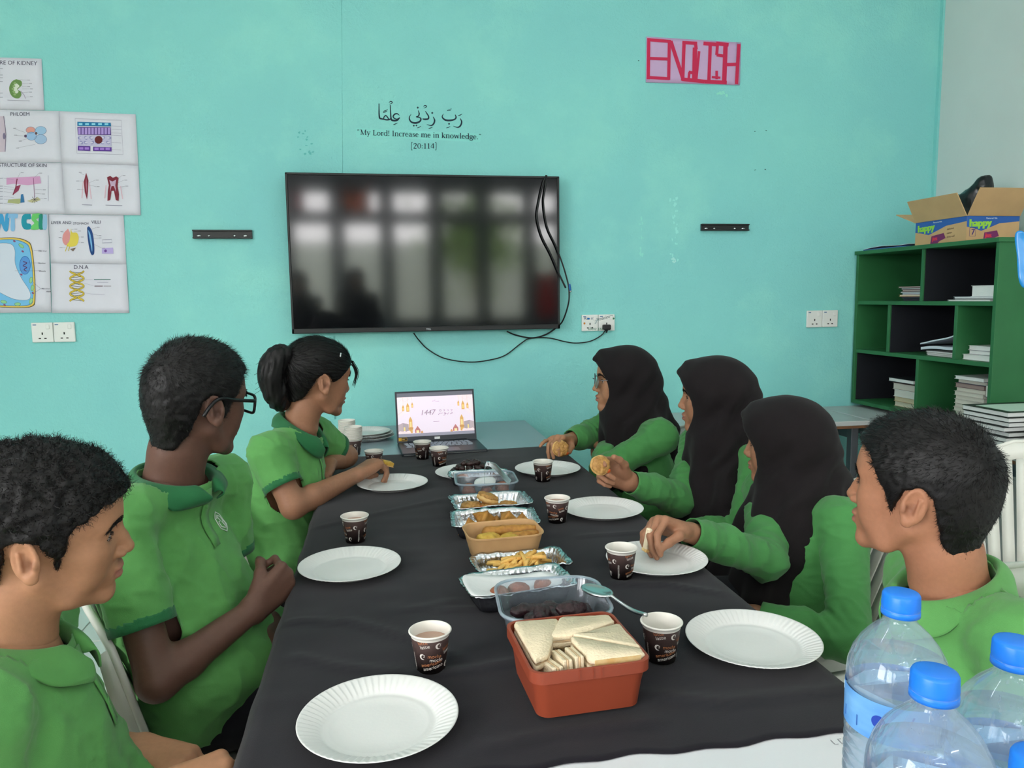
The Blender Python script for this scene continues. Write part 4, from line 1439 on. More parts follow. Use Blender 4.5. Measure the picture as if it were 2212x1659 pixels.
sbox('back_panel', RIGHT_X - 0.010, RIGHT_X - 0.004, SY0 + T_, SY1 - T_, SZ0 + T_, SZ1, M_SHBACK)
d_top = yz(1989, 600)[0]
d_m1 = yz(1916, 710)[0]
d_m2 = yz(2060, 720)[0]
d_b = yz(1977, 820)[0]
sbox('divider', SX + 0.006, RIGHT_X - 0.012, d_top - T_ / 2, d_top + T_ / 2, r1 + T_ / 2, SZ1)
sbox('divider', SX + 0.006, RIGHT_X - 0.012, d_m1 - T_ / 2, d_m1 + T_ / 2, r2 + T_ / 2, r1 - T_ / 2)
sbox('divider', SX + 0.006, RIGHT_X - 0.012, d_m2 - T_ / 2, d_m2 + T_ / 2, r2 + T_ / 2, r1 - T_ / 2)
sbox('divider', SX + 0.006, RIGHT_X - 0.012, d_b - T_ / 2, d_b + T_ / 2, SZ0 + T_, r2 - T_ / 2)

# dark lining boards inside the wide cells
sbox('lining', SX + 0.012, RIGHT_X - 0.014, d_top - T_ / 2 - 0.004, d_top - T_ / 2, r1 + T_ / 2, SZ1, M_SHBACK)
sbox('lining', SX + 0.012, RIGHT_X - 0.014, d_m1 - T_ / 2 - 0.004, d_m1 - T_ / 2, r2 + T_ / 2, r1 - T_ / 2, M_SHBACK)
sbox('lining', SX + 0.012, RIGHT_X - 0.014, SY1 - T_ - 0.004, SY1 - T_, SZ0 + T_, r2 - T_ / 2, M_SHBACK)
BOOKN = [0]
def book(x0, y0, y1, z0, th, cover, pages, label, group, depth=0.2, tilt=0.0, name='book', cat='book', lift=0.0):
    """lying flat, fore edge towards -x; x0 front edge, spine at the back."""
    b = empty(name, (x0, y0, z0), label=label, cat=cat, group=group)
    w = y1 - y0
    mc = mat('cover_%d_%d_%d' % cover, cover, rough=0.5, var=0.06)
    mp = mat('pages_%d_%d_%d' % pages, pages, rough=0.85, var=0.05, vscale=60, stretch=(1, 1, 30), bump=0.3, bscale=30)
    c = min(0.0016, th * 0.2)
    box('pages', (0.003, 0.003, c), (depth - 0.003, w - 0.003, th - c), mp, b)
    bm = bmesh.new()
    box_bm(bm, (0, 0, 0), (depth, w, c))
    box_bm(bm, (0, 0, th - c), (depth, w, th))
    box_bm(bm, (depth - 0.002, 0, 0), (depth, w, th))
    link('cover', bm_mesh('cover', bm), mc, b)
    if tilt:
        b.rotation_euler = (tilt, 0, 0)
    return b
WHT, CRM, GRY = (226, 228, 226), (214, 206, 186), (190, 186, 182)
ORD = ['lowest', 'second', 'third', 'fourth', 'fifth', 'sixth', 'seventh', 'eighth', 'ninth', 'tenth', 'eleventh', 'twelfth', 'thirteenth', 'fourteenth']
def stack(y0, y1, z0, spec, where, x0=SX + 0.05, depth=0.2, group=None, jit=0.008, cat='book', name='book'):
    z = z0
    for k, (th, cover, pages) in enumerate(spec):
        a, b = random.uniform(-jit, jit), random.uniform(-jit, jit)
        book(x0 + random.uniform(-jit, jit), y0 + a, y1 + a, z, th, cover, pages, '%s %s from the bottom %s' % (ORD[k], name.replace('_', ' '), where), group or ('books ' + where), depth, cat=cat, name=name)
        z += th + 0.0006
    return z
zz = r1 + T_ / 2 + 0.0006
ya, yb = yz(1990, 640)[0], yz(1893, 640)[0]
stack(d_top + 0.015, d_top + 0.20, zz, [(0.010, (30, 34, 48), (60, 60, 70)), (0.009, (26, 32, 44), (70, 70, 80)), (0.008, (206, 140, 90), (230, 220, 200)), (0.007, (120, 150, 180), WHT), (0.007, (60, 66, 78), WHT), (0.008, (150, 90, 90), GRY), (0.007, (70, 80, 90), WHT), (0.007, (120, 80, 80), GRY)], 'in the top left cell of the bookshelf', jit=0.012)
z2 = stack(SY0 + 0.03, SY0 + 0.26, zz, [(0.006, WHT, WHT), (0.005, (40, 46, 60), WHT), (0.006, (210, 216, 224), WHT)], 'in the top right cell of the bookshelf', x0=SX + 0.02, jit=0.02, name='paper_pad', cat='paper')
book(SX + 0.05, SY0 + 0.025, SY0 + 0.19, z2, 0.045, WHT, WHT, 'thick white box file lying on the papers in the top right cell', 'box files', 0.2, name='box_file', cat='box file')
# middle cell: loose folders, leaning sheets
zz = r2 + T_ / 2 + 0.0006
M_FOLD = mat('translucent_folder', (206, 212, 222), rough=0.35, var=0.05)
stack(d_m2 + 0.012, d_m2 + 0.22, zz, [(0.006, WHT, WHT), (0.007, GRY, WHT), (0.006, WHT, WHT)], 'in the middle cell of the bookshelf', jit=0.006, name='paper_pad', cat='paper')
def curled(name, y0, y1, z0, rise, label, x0=SX + 0.03, depth=0.24, th=0.004, m=M_FOLD):
    n = 12
    rings = []
    for k in range(n + 1):
        t = k / n
        y = y1 + (y0 - y1) * t
        z = z0 + rise * t ** 1.6 + 0.006 * math.sin(t * 5)
        rings.append([(x0, y, z), (x0 + depth, y, z), (x0 + depth, y, z + th), (x0, y, z + th)])
    v, f = loft(rings)
    o = link(name, mesh_np(name, v, f, False), m)
    return tag(o, label, 'folder', 'loose folders in the bookshelf')
curled('folder', d_m2 + 0.012, d_m2 + 0.23, zz + 0.024, 0.02, 'lower pale folder in the middle cell of the bookshelf', th=0.012)
curled('folder', d_m2 + 0.012, d_m2 + 0.235, zz + 0.048, 0.06, 'upper pale folder curling up in the middle cell of the bookshelf', th=0.006)
stack(SY0 + 0.025, SY0 + 0.20, zz, [(0.022, WHT, WHT), (0.017, (170, 170, 176), WHT), (0.018, WHT, WHT)], 'in the middle right cell of the bookshelf', jit=0.012)
zz = SZ0 + T_ + 0.0006
stack(d_b + 0.055, d_b + 0.21, zz, [(0.024, (190, 168, 136), CRM), (0.022, (190, 160, 120), (206, 190, 160)), (0.034, WHT, (214, 212, 204)), (0.030, (170, 150, 140), (206, 200, 190))], 'in the lower left cell of the bookshelf')
book(SX + 0.03, d_b + 0.05, d_b + 0.225, zz + 0.1185, 0.018, (40, 40, 46), WHT, 'curled white book topmost on the stack in the lower left cell', 'books in the lower left cell of the bookshelf')
stack(d_b + 0.010, d_b + 0.045, zz, [(0.03, CRM, CRM), (0.034, (206, 190, 160), CRM), (0.024, WHT, WHT), (0.022, WHT, WHT)], 'squeezed by the divider in the lower left cell', jit=0.001, depth=0.17)
stack(SY0 + 0.085, SY0 + 0.245, zz, [(0.0165, (200, 194, 184), (206, 202, 190)) for _ in range(8)] + [(0.018, (120, 96, 96), (150, 130, 126)), (0.016, (60, 66, 90), (196, 190, 180)), (0.014, WHT, WHT)], 'in the lower right cell of the bookshelf', jit=0.006)
for k in range(3):
    b = book(SX + 0.05, SY0 + 0.028 + 0.014 * k, SY0 + 0.058 + 0.014 * k, zz + 0.002 + 0.055 * k, 0.05, (50, 60, 80), (216, 214, 206), ['lowest', 'middle', 'topmost'][k] + ' book squeezed beside the side panel in the lower right cell', 'books squeezed beside the side panel', 0.16)
# notebooks on the desk in front of the bookshelf
nb = [(0.017, (24, 28, 26), WHT)] * 7 + [(0.018, (22, 44, 30), WHT)]
ztop = stack(2.33, 2.55, 0.7456, nb, 'on the desk beside the bookshelf', x0=2.215, depth=0.29, jit=0.012, name='notebook', cat='notebook')
stack(2.06, 2.27, 0.7456, [(0.017, (24, 26, 30), WHT)] * 5, 'in the second pile on the desk', x0=2.235, depth=0.28, jit=0.012, name='notebook', cat='notebook')
o = tag(box('paper_sheet', (2.25, 2.36, ztop), (2.47, 2.52, ztop + 0.0012), mat('pale_green_card', (190, 214, 196), rough=0.8), None), 'pale green card on top of the notebook pile', 'paper')

# papers on top of the bookshelf
zt = SZ1 + T_ + 0.0005
bm = bmesh.new()
box_bm(bm, (SX - 0.005, 3.14, zt), (SX + 0.30, 3.44, zt + 0.004))
tag(link('chart_paper', bm_mesh('chart_paper', bm), mat('blue_card', (64, 100, 160), rough=0.7, var=0.05)), 'blue card lying on top of the bookshelf under white paper', 'paper')
tag(curled('chart_paper', 3.135, 3.46, zt + 0.006, 0.012, 'x', SX + 0.01, 0.30, 0.0015, mat('white_chart_paper', (226, 228, 232), rough=0.8, var=0.02)), 'large white chart paper on top of the bookshelf', 'paper')
del bpy.data.objects['chart_paper.001']['group']

# ---- open cardboard box
M_CARD = mat('brown_cardboard', (196, 160, 116), rough=0.8, var=0.06, vscale=10, bump=0.1, bscale=120)
bx0, bx1, by0, by1 = 2.41, 2.66, 2.805, 3.11
bz0 = zt
bz1 = bz0 + 0.105
cb = empty('cardboard_box', (bx0, by0, bz0), label='open brown cardboard box with blue happy print on the bookshelf', cat='box')
W_, D_, H_ = bx1 - bx0, by1 - by0, bz1 - bz0
th = 0.005
box('bottom', (0, 0, 0), (W_, D_, th), M_CARD, cb)
box('side', (0, 0, th), (th, D_, H_), M_CARD, cb); box('side', (W_ - th, 0, th), (W_, D_, H_), M_CARD, cb)
box('side', (th, 0, th), (W_ - th, th, H_), M_CARD, cb); box('side', (th, D_ - th, th), (W_ - th, D_, H_), M_CARD, cb)
def flap(a, b, out, L, up):
    a, b = Vector(a), Vector(b)
    d = Vector((out[0], out[1], 0)) * (L * math.cos(R(up))) + Vector((0, 0, L * math.sin(R(up))))
    nrm = (b - a).cross(d).normalized() * 0.004
    e = (b - a) * 0.06
    v = [a, b, b + d - e * 0.2, a + d + e * 0.2]
    v = v + [p + nrm for p in v]
    f = [(0, 1, 2, 3), (7, 6, 5, 4), (0, 4, 5, 1), (1, 5, 6, 2), (2, 6, 7, 3), (3, 7, 4, 0)]
    return link('flap', mesh_np('flap', v, f, False), M_CARD, cb)
f1 = flap((0, D_, H_), (0, 0, H_), (-1, 0), 0.105, 62)
f2 = flap((0, 0, H_), (W_, 0, H_), (0, -1), 0.12, 62)
flap((W_, D_, H_), (0, D_, H_), (0, 1), 0.15, 20)
flap((W_, 0, H_), (W_, D_, H_), (1, 0), 0.03, 75)
def boxprint(ik, L, s):
    """L width of the face; s mirrored scale factor."""
    ik.poly([(0, H_ * 0.98), (L, H_ * 0.98), (L, H_ * 0.78), (L * 0.62, H_ * 0.70), (L * 0.42, H_ * 0.52), (L * 0.28, H_ * 0.40), (L * 0.14, H_ * 0.5), (0, H_ * 0.56)], (52, 96, 168))
    ik.text('happy', L * 0.05, H_ * 0.56, H_ * 0.42, (150, 206, 70), rot=2, bold=0.003)
    ik.text('Flavoured Milk', L * 0.36, H_ * 0.87, H_ * 0.085, (230, 236, 240))
    ik.poly([(L * 0.32, 0.0), (L * 0.34, H_ * 0.34), (L * 0.58, H_ * 0.42), (L * 0.62, H_ * 0.2), (L * 0.5, H_ * 0.1), (L * 0.46, 0)], (120, 50, 100))
    ik.text('jus', L * 0.36, H_ * 0.15, H_ * 0.26, (214, 60, 80), bold=0.002)
ik = Ink(); boxprint(ik, D_, 1)
for k in range(3):
    ik.text(['delicious', 'carton', 'drink well'][k], D_ * 0.64, H_ * (0.52 - 0.16 * k), H_ * 0.11, (60, 50, 44), rot=3)
ik.build('print', M_INK, cb, lambda x, y, h: (-h, D_ - x, y))
ik = Ink(); boxprint(ik, W_, 1)
ik.line([(W_ * 0.06, 0.02), (W_ * 0.17, 0.02), (W_ * 0.17, 0.055), (W_ * 0.06, 0.055)], 0.002, (60, 60, 110), closed=True); ik.text('7', W_ * 0.09, 0.026, 0.034, (80, 60, 120), bold=0.001)
ik.build('print', M_INK, cb, lambda x, y, h: (x, -h, y))
# writing on the raised flap
ik = Ink()
ik.text('ISLAM  Moulood', 0.05, 0.085, 0.026, (90, 74, 60)); ik.text('Alif  Meem  Laam', 0.06, 0.052, 0.024, (60, 62, 90)); ik.text('baa  thaa', 0.05, 0.026, 0.022, (70, 70, 90))
_a = Vector((0, D_, H_)); _n = None
ca_, sa_ = math.cos(R(62)), math.sin(R(62))
ik.build('handwriting', M_INK, cb, lambda x, y, h: (-y * ca_ + (h + 0.0) * sa_ * -1 - 0.0012, D_ - x, H_ + y * sa_ - h * ca_ * 1))
# black plastic bag standing in the box
fb = Field()
fb.cone((0.0, 0, 0.06), (0.02, 0, 0.16), 0.06, 0.055, 0.03).cone((0.02, 0.02, 0.16), (0.02, -0.035, 0.235), 0.06, 0.034, 0.03).cone((0.02, -0.035, 0.235), (0.02, -0.045, 0.265), 0.03, 0.008, 0.02).cone((0.0, 0.04, 0.16), (-0.01, 0.11, 0.20), 0.04, 0.018, 0.03)
V, Q = fb.mesh((-0.12, -0.14, -0.06), (0.13, 0.17, 0.30), 0.007)
V = V + vnormals(V, Q) * (0.009 * np.abs(vnoise(V * 26, 4)) + 0.004 * np.abs(vnoise(V * 60, 9)))[:, None]
V[:, 2] = np.maximum(V[:, 2], 0.0)
bg = empty('plastic_bag', (bx0 + 0.13, by0 + 0.13, bz0 + 0.006), label='crumpled black plastic bag sticking out of the cardboard box', cat='bag')
link('sack', mesh_quads('sack', V, Q), mat('black_bag_film', (16, 18, 22), rough=0.3, spec=0.6, bump=0.3, bscale=50), bg)
tube_obj('tie', [(-0.05, 0.075, 0.19), (-0.055, 0.05, 0.17), (-0.05, 0.035, 0.185)], 0.008, M_WHITEPL, bg)
# blue ribbon hanging at the right edge of the picture
rb = []
for px, py, w in ((2196, 498, 4), (2203, 520, 10), (2212, 545, 14), (2211, 570, 9), (2214, 600, 12), (2213, 625, 5)):
    p = at_d(px, py, 2.35)
    rb.append(p)
V = []
for k, p in enumerate(rb):
    w = (4, 10, 16, 12, 16, 5)[k] * 0.0016
    V += [p + Vector((-w, 0.004 * (k % 2), 0)), p + Vector((w, -0.02, 0.004 * (k % 2)))]
o = link('ribbon', mesh_np('ribbon', V, [(2 * k, 2 * k + 1, 2 * k + 3, 2 * k + 2) for k in range(len(rb) - 1)]), mat('shiny_blue_ribbon', (36, 140, 214), rough=0.25, spec=0.7))
md = o.modifiers.new('s', 'SUBSURF'); md.levels = 2; md.render_levels = 2
o.modifiers.new('thickness', 'SOLIDIFY').thickness = 0.001
tag(o, 'shiny blue ribbon hanging beside the bookshelf at the right edge', 'ribbon')
# ================================================================== things on the table
M_PLATE = mat('white_paper_plate', (226, 226, 224), rough=0.55, var=0.015, bump=0.05, bscale=200)
M_CUPW = mat('white_cup_paper', (232, 228, 220), rough=0.5, var=0.01)
M_CUPB = mat('dark_brown_cup_print', (84, 66, 64), rough=0.55, var=0.03)
M_COFFEE = mat('milky_coffee', (176, 142, 124), rough=0.15, var=0.04)

def plate_mesh(rad=0.109):
    na = 192
    prof = [(0.0, 0.0015, 0), (0.045, 0.0015, 0), (0.066, 0.0015, 0), (0.070, 0.0028, 0), (0.074, 0.0016, 0), (0.079, 0.0035, 0.15), (0.084, 0.0075, 0.7), (0.094, 0.0115, 1), (0.103, 0.0148, 1), (0.107, 0.0158, 0.6), (0.109, 0.0162, 0.0), (0.1095, 0.0152, 0.0),
            (0.107, 0.0143, 0.6), (0.103, 0.0133, 1), (0.094, 0.010, 1), (0.084, 0.006, 0.7), (0.078, 0.001, 0.1), (0.072, 0.0, 0), (0.0, 0.0, 0)]
    k = rad / 0.1095
    V, F = [], []
    for r, z, a in prof:
        for i in range(na):
            t = 2 * math.pi * i / na
            V.append((r * k * math.cos(t), r * k * math.sin(t), z + a * 0.0015 * math.sin(t * 64)))
    for i in range(len(prof) - 1):
        for j in range(na):
            j2 = (j + 1) % na
            F.append((i * na + j, (i + 1) * na + j, (i + 1) * na + j2, i * na + j2))
    me = mesh_np('plate', V, F)
    bm = bmesh.new(); bm.from_mesh(me)
    bmesh.ops.remove_doubles(bm, verts=bm.verts, dist=1e-6)
    bmesh.ops.recalc_face_normals(bm, faces=bm.faces)
    bm.to_mesh(me); bm.free()
    me.polygons.foreach_set('use_smooth', [True] * len(me.polygons))
    me.materials.append(M_PLATE)
    return me
PLATE = plate_mesh()
def plate(px, py, label, z=TOP, rz=0.0, loc=None):
    p = at_z(px, py, z + 0.012) if loc is None else Vector(loc)
    o = bpy.data.objects.new('paper_plate', PLATE)
    COL.objects.link(o)
    o.location = (p.x, p.y, z)
    o.rotation_euler = (0, 0, rz)
    return tag(o, label, 'plate', 'white fluted paper plates')
plate(818, 1548, 'white paper plate nearest the camera beside the red box')
plate(756, 1219, 'white paper plate in front of the student with black glasses')
plate(848, 1043, 'white paper plate under the hand of the ponytailed student', rz=0.3)
plate(1626, 1379, 'white paper plate on the right behind the blue-capped bottles', rz=0.1)
plate(1418, 1206, 'white paper plate under the hand pinching bread', rz=0.2)
plate(1302, 1098, 'white paper plate under the raised pastry of the middle hijab wearer')
plate(1183, 1012, 'farthest white paper plate on the right by the hijab wearer with glasses', rz=0.5)
DP = plate(1012, 1019, 'white paper plate heaped with dark dates', rz=0.2)
# stacked plates on the grey table
sp = at_z(790, 938, GTOP + 0.02)
for k in range(4):
    plate(0, 0, ['lowest', 'second', 'third', 'topmost'][k] + ' paper plate of the stack beside the laptop', z=GTOP + 0.0005 + 0.0062 * k, rz=0.4 * k, loc=(sp.x + [0.012, -0.004, 0.006, -0.006][k], sp.y + [0, 0.006, -0.004, 0.004][k], 0))

# ---- paper cups
CH, CR0, CR1 = 0.064, 0.0225, 0.0315
def cup_r(z):
    return CR0 + (CR1 - CR0) * z / CH
v, f = lathe([(0.0, 0.003), (CR0 - 0.001, 0.003), (CR0, 0.0), (cup_r(0.055), 0.055)], 40)
CUPWALL = mesh_np('cup_wall', v, f); CUPWALL.materials.append(M_CUPB)
pr = [(cup_r(0.055), 0.055), (cup_r(0.0605), 0.0605)] + [(CR1 + 0.0008 + 0.0016 * math.cos(R(a)), 0.0622 + 0.0016 * math.sin(R(a))) for a in range(-60, 200, 40)] + [(cup_r(0.058) - 0.001, 0.058), (cup_r(0.03) - 0.001, 0.03), (cup_r(0.005) - 0.001, 0.006), (0.0, 0.006)]
v, f = lathe(pr, 40)
CUPLINER = mesh_np('cup_liner', v, f); CUPLINER.materials.append(M_CUPW)
def cup_print():
    ik = Ink()
    WH, OR = (222, 214, 208), (190, 122, 84)
    per = 2 * math.pi * 0.027
    def swirl(x, y, s):
        ik.line([(x + s * math.cos(R(a)), y + s * math.sin(R(a))) for a in range(70, 300, 20)], [s * q for q in (0.1, 0.3, 0.5, 0.62, 0.7, 0.7, 0.66, 0.6, 0.5, 0.4, 0.26, 0.12)], WH)
        ik.line([(x + s * 0.05, y + s * 0.05), (x + s * 0.45, y - s * 0.1), (x + s * 0.6, y + s * 0.35), (x + s * 0.2, y + s * 0.6), (x + s * 0.7, y + s * 0.85)], s * 0.2, WH)
    def word(w, x, y, s, rot=10):
        ik.text(w, x, y + s * 0.75, s, OR, rot=rot); ik.text(w, x + s * 0.35, y, s, WH, rot=rot)
    sec = per / 2
    for k in range(2):
        o = k * sec + 0.01
        word('latte', o + 0.002, 0.043, 0.0085, 12); swirl(o + 0.033, 0.047, 0.0042); swirl(o + 0.066, 0.040, 0.0042); word('latte', o + 0.040, 0.030, 0.0085, 12)
        swirl(o + 0.008, 0.030, 0.0042); word('mocha', o + 0.015, 0.022, 0.0085, -4); word('americano', o + 0.004, 0.006, 0.0085, 10); swirl(o + 0.052, 0.011, 0.0042)
        ik.text('cappuccino', o + 0.074, 0.004, 0.0065, WH, rot=88)
    def fn(x, y, h):
        z = max(0.0005, min(0.0548, y))
        a = x / 0.027
        r = cup_r(z) + h
        return (r * math.cos(a), r * math.sin(a), z)
    me_o = ik.build('cup_print', M_INK, None, fn, step=0.000004, base=0.00025)
    me = me_o.data
    bpy.data.objects.remove(me_o)
    return me
CUPPRINT = cup_print()
v, f = lathe([(0.0, 0.0), (1.0, 0.0)], 32)
DRINK = mesh_np('drink', v, f); DRINK.materials.append(M_COFFEE)
def cup(x, y, z, rz, label, drink=None, group='brown and white paper cups', prints=True, simple=False):
    c = empty('paper_cup', (x, y, z), rz, label, 'cup', group)
    link('cup_wall', CUPWALL, None, c); link('cup_liner', CUPLINER, None, c)
    if prints:
        link('print', CUPPRINT, None, c)
    if drink:
        d = link('drink', DRINK, None, c, loc=(0, 0, drink))
        s = cup_r(drink) - 0.0012
        d.scale = (s, s, 1)
    return c
def cup_px(px, py, rz, label, drink=None, z=TOP):
    p = at_z(px, py, z)
    return cup(p.x, p.y, z, rz, label, drink)
cup_px(931, 1442, 0.4, 'paper cup of milky coffee behind the nearest paper plate', 0.047)
cup_px(768, 1168, 2.0, 'paper cup behind the plate of the student with black glasses', 0.05)
cup_px(1428, 1422, 3.5, 'empty paper cup right of the red sandwich box with a spoon handle on it')
cup_px(1342, 1245, 1.1, 'empty paper cup in front of the hand pinching bread')
cup_px(1204, 1126, 2.7, 'paper cup of milky coffee in front of the raised pastry', 0.052)
cup_px(1173, 1038, 4.4, 'paper cup on the far right plate edge by the hijab wearer with glasses')
cup_px(913, 990, 5.2, 'left one of the two paper cups standing in front of the laptop')
cup_px(949, 1005, 0.9, 'right one of the two paper cups standing in front of the laptop')
cup_px(809, 1012, 3.0, 'paper cup half hidden behind the hand of the ponytailed student')
for nm, px, py, n in (('front', 765, 982, 11), ('rear', 751, 968, 12)):
    p = at_z(px, py, GTOP)
    for k in range(n):
        cup(p.x, p.y, GTOP + 0.0005 + 0.0044 * k, 0.6 * k + 2.2, '%s paper cup from the bottom of the %s cup stack beside the laptop' % (ORD[k] if k else 'lowest', nm), group='stacked paper cups', prints=(k == 0))

# ---- laptop
M_LAPTOP = mat('dark_laptop_shell', (44, 48, 56), rough=0.4, metal=0.2, var=0.04)
M_KEYS = mat('pale_grey_keys', (150, 158, 172), rough=0.4)
M_DISP = mat('lit_laptop_screen', (240, 222, 242), rough=0.4, attr='Col', emit=(255, 255, 255), estr=0.26)
lp = empty('laptop', (0.208, 2.99, GTOP + 0.0005), R(3.5), 'open dark laptop showing a pink festive slide on the grey table', 'laptop')
LW, LD, LH = 0.322, 0.222, 0.205
box('base', (-LW / 2, -LD, 0.0), (LW / 2, 0.0, 0.013), M_LAPTOP, lp, 0.003)
box('front_lip', (-LW / 2 + 0.006, -LD - 0.0012, 0.005), (LW / 2 - 0.006, -LD + 0.001, 0.0085), M_STEEL, lp)
kb_rows = [(13, 0.0), (14, 0.3), (13, 0.6), (12, 0.9), (11, 0.4)]
kw = 0.0195
bm = bmesh.new(); box_bm(bm, (0, 0, 0), (0.0165, 0.0145, 0.0018), 0.0012, 1); KEYME = bm_mesh('key', bm); KEYME.materials.append(M_KEYS)
for r_, (n, off) in enumerate(kb_rows):
    for k in range(n):
        wkey = 5 if (r_ == 4 and k == 4) else 1
        x = -LW / 2 + 0.022 + off * kw * 0.5 + k * (LW - 0.06) / n
        o = bpy.data.objects.new('key', KEYME); COL.objects.link(o); o.parent = lp
        o.location = (x, -0.040 - r_ * 0.0195, 0.013)
        o.scale = ((LW - 0.06) / n / 0.0195, 1, 1)
box('touchpad', (-0.05, -LD + 0.012, 0.0128), (0.06, -LD + 0.075, 0.0134), mat('touchpad_grey', (60, 64, 74), rough=0.3), lp)
tilt = R(14)
def lid(x, h, off=0.0):
    """point on the lid: x across, h up the lid, off out of the lid face."""
    return (x, 0.004 + h * math.sin(tilt) - off * math.cos(tilt), 0.012 + h * math.cos(tilt) + off * math.sin(tilt))
def lidbox(name, x0, x1, h0, h1, o0, o1, m):
    v = [lid(x, h, o) for o in (o0, o1) for h in (h0, h1) for x in (x0, x1)]
    f = [(0, 2, 3, 1), (4, 5, 7, 6), (0, 1, 5, 4), (2, 6, 7, 3), (0, 4, 6, 2), (1, 3, 7, 5)]
    return link(name, mesh_np(name, v, f, False), m, lp)
ld = lidbox('lid', -LW / 2, LW / 2, 0.0, LH, -0.006, 0, M_LAPTOP)
v, f = tube([(-0.12, 0.004, 0.010), (0.12, 0.004, 0.010)], 0.006, 10)
link('hinge', mesh_np('hinge', v, f), M_LAPTOP, lp)
ik = Ink()
SW, S0, S1 = LW - 0.014, 0.022, LH - 0.007
def U(x, y):      # slide coordinates, 0..1 each way (y down)
    return (-SW / 2 + x * SW, S1 - y * (S1 - S0))
def up(pts, col): ik.poly([U(*p) for p in pts], col)
def ul(pts, w, col): ik.line([U(*p) for p in pts], w, col)
up([(0, 0), (1, 0), (1, 1), (0, 1)], (206, 198, 214)); up([(0, 0), (1, 0), (1, 0.09), (0, 0.09)], (104, 104, 116)); up([(0, 0.93), (1, 0.93), (1, 1), (0, 1)], (150, 148, 164))
up([(0, 0.09), (1, 0.09), (1, 0.93), (0, 0.93)], (240, 224, 240))
for mx in (0, 1):
    X = (lambda x: x) if not mx else (lambda x: 1 - x)
    up([(X(0), 0.09), (X(0.22), 0.09), (X(0.10), 0.45), (X(0), 0.6)], (246, 226, 232))
    for lx, ly, s in ((0.075, 0.32, 0.8), (0.135, 0.30, 1.15), (0.195, 0.26, 0.7)):
        ul([(X(lx), 0.10), (X(lx), ly - 0.03 * s)], 0.0006, (210, 180, 150))
        up([(X(lx - 0.017 * s), ly), (X(lx), ly - 0.07 * s), (X(lx + 0.017 * s), ly), (X(lx + 0.017 * s), ly + 0.11 * s), (X(lx - 0.017 * s), ly + 0.11 * s)], (216, 168, 92))
        up([(X(lx - 0.010 * s), ly + 0.015), (X(lx + 0.010 * s), ly + 0.015), (X(lx + 0.010 * s), ly + 0.09 * s), (X(lx - 0.010 * s), ly + 0.09 * s)], (240, 206, 130))
    ul([(X(0.0), 0.50), (X(0.06), 0.42), (X(0.09), 0.40)], 0.0012, (220, 200, 200)); ul([(X(0.02), 0.2), (X(0.06), 0.14), (X(0.1), 0.2), (X(0.16), 0.13)], 0.0007, (214, 196, 204))
    up([(X(0), 0.72), (X(0.06), 0.68), (X(0.135), 0.71), (X(0.135), 0.90), (X(0), 0.90)], (176, 160, 168)); up([(X(0), 0.72), (X(0.06), 0.68), (X(0.06), 0.90), (X(0), 0.90)], (190, 172, 178))
    up([(X(0.07), 0.78), (X(0.09), 0.78), (X(0.09), 0.87), (X(0.07), 0.87)], (244, 216, 140))
    up([(X(0.14), 0.62), (X(0.162), 0.54), (X(0.185), 0.62), (X(0.185), 0.92), (X(0.14), 0.92)], (218, 172, 98)); up([(X(0.15), 0.66), (X(0.175), 0.66), (X(0.175), 0.78), (X(0.15), 0.78)], (244, 214, 150)); up([(X(0.13), 0.79), (X(0.195), 0.79), (X(0.19), 0.84), (X(0.135), 0.84)], (204, 150, 90))
    up([(X(0.215), 0.85), (X(0.25), 0.76), (X(0.285), 0.85), (X(0.285), 0.92), (X(0.215), 0.92)], (188, 120, 116)); up([(X(0.232), 0.86), (X(0.268), 0.86), (X(0.268), 0.92), (X(0.232), 0.92)], (250, 226, 170))
    up([(X(0.29), 0.90), (X(0.305), 0.87), (X(0.32), 0.90), (X(0.32), 0.93), (X(0.29), 0.93)], (214, 160, 110))
    pts = [U(X(0), 0.93)] + [U(X(0.16 * k / 8), 0.89 - 0.03 * abs(math.sin(k * 1.2))) for k in range(9)] + [U(X(0.16), 0.93)]
    ik.poly(pts, (250, 226, 230))
gx, gy = U(0.29, 0.52)
ik.text('1447', gx, gy, 0.030, (150, 132, 146), slant=0.25)
# Thaana word: base letters with marks over them
def tl(pts, w=0.0016): ik.line([U(*p) for p in pts], w, (140, 122, 136))
b0 = 0.53
tl([(0.53, 0.53), (0.55, 0.49), (0.57, 0.50), (0.59, 0.49)]); tl([(0.60, 0.55), (0.62, 0.53), (0.63, 0.49), (0.61, 0.48), (0.61, 0.51), (0.64, 0.51)]); tl([(0.65, 0.53), (0.67, 0.49)]); tl([(0.685, 0.52), (0.71, 0.52), (0.72, 0.49), (0.70, 0.48)])
for cx, pts in ((0.56, [(math.cos(R(a)) * 0.012, math.sin(R(a)) * 0.02) for a in range(0, 361, 40)]), (0.61, [(-0.01, -0.015), (0.008, -0.015), (0.01, 0.005), (-0.006, 0.015)]), (0.66, [(0.01, -0.015), (-0.008, 0.0), (0.01, 0.012)]), (0.71, [(-0.012, 0.005), (0.0, -0.015), (0.012, 0.0), (-0.004, 0.015)])):
    tl([(cx + a, 0.43 + b) for a, b in pts], 0.0014)
tl([(0.46, 0.22), (0.475, 0.19), (0.48, 0.22), (0.50, 0.17), (0.505, 0.22), (0.55, 0.215)], 0.0009)
tl([(0.46, 0.68), (0.54, 0.68)], 0.0012)
ik.build('screen', M_DISP, lp, lambda x, y, h: lid(x, y, h), base=0.0003)
ik = Ink()
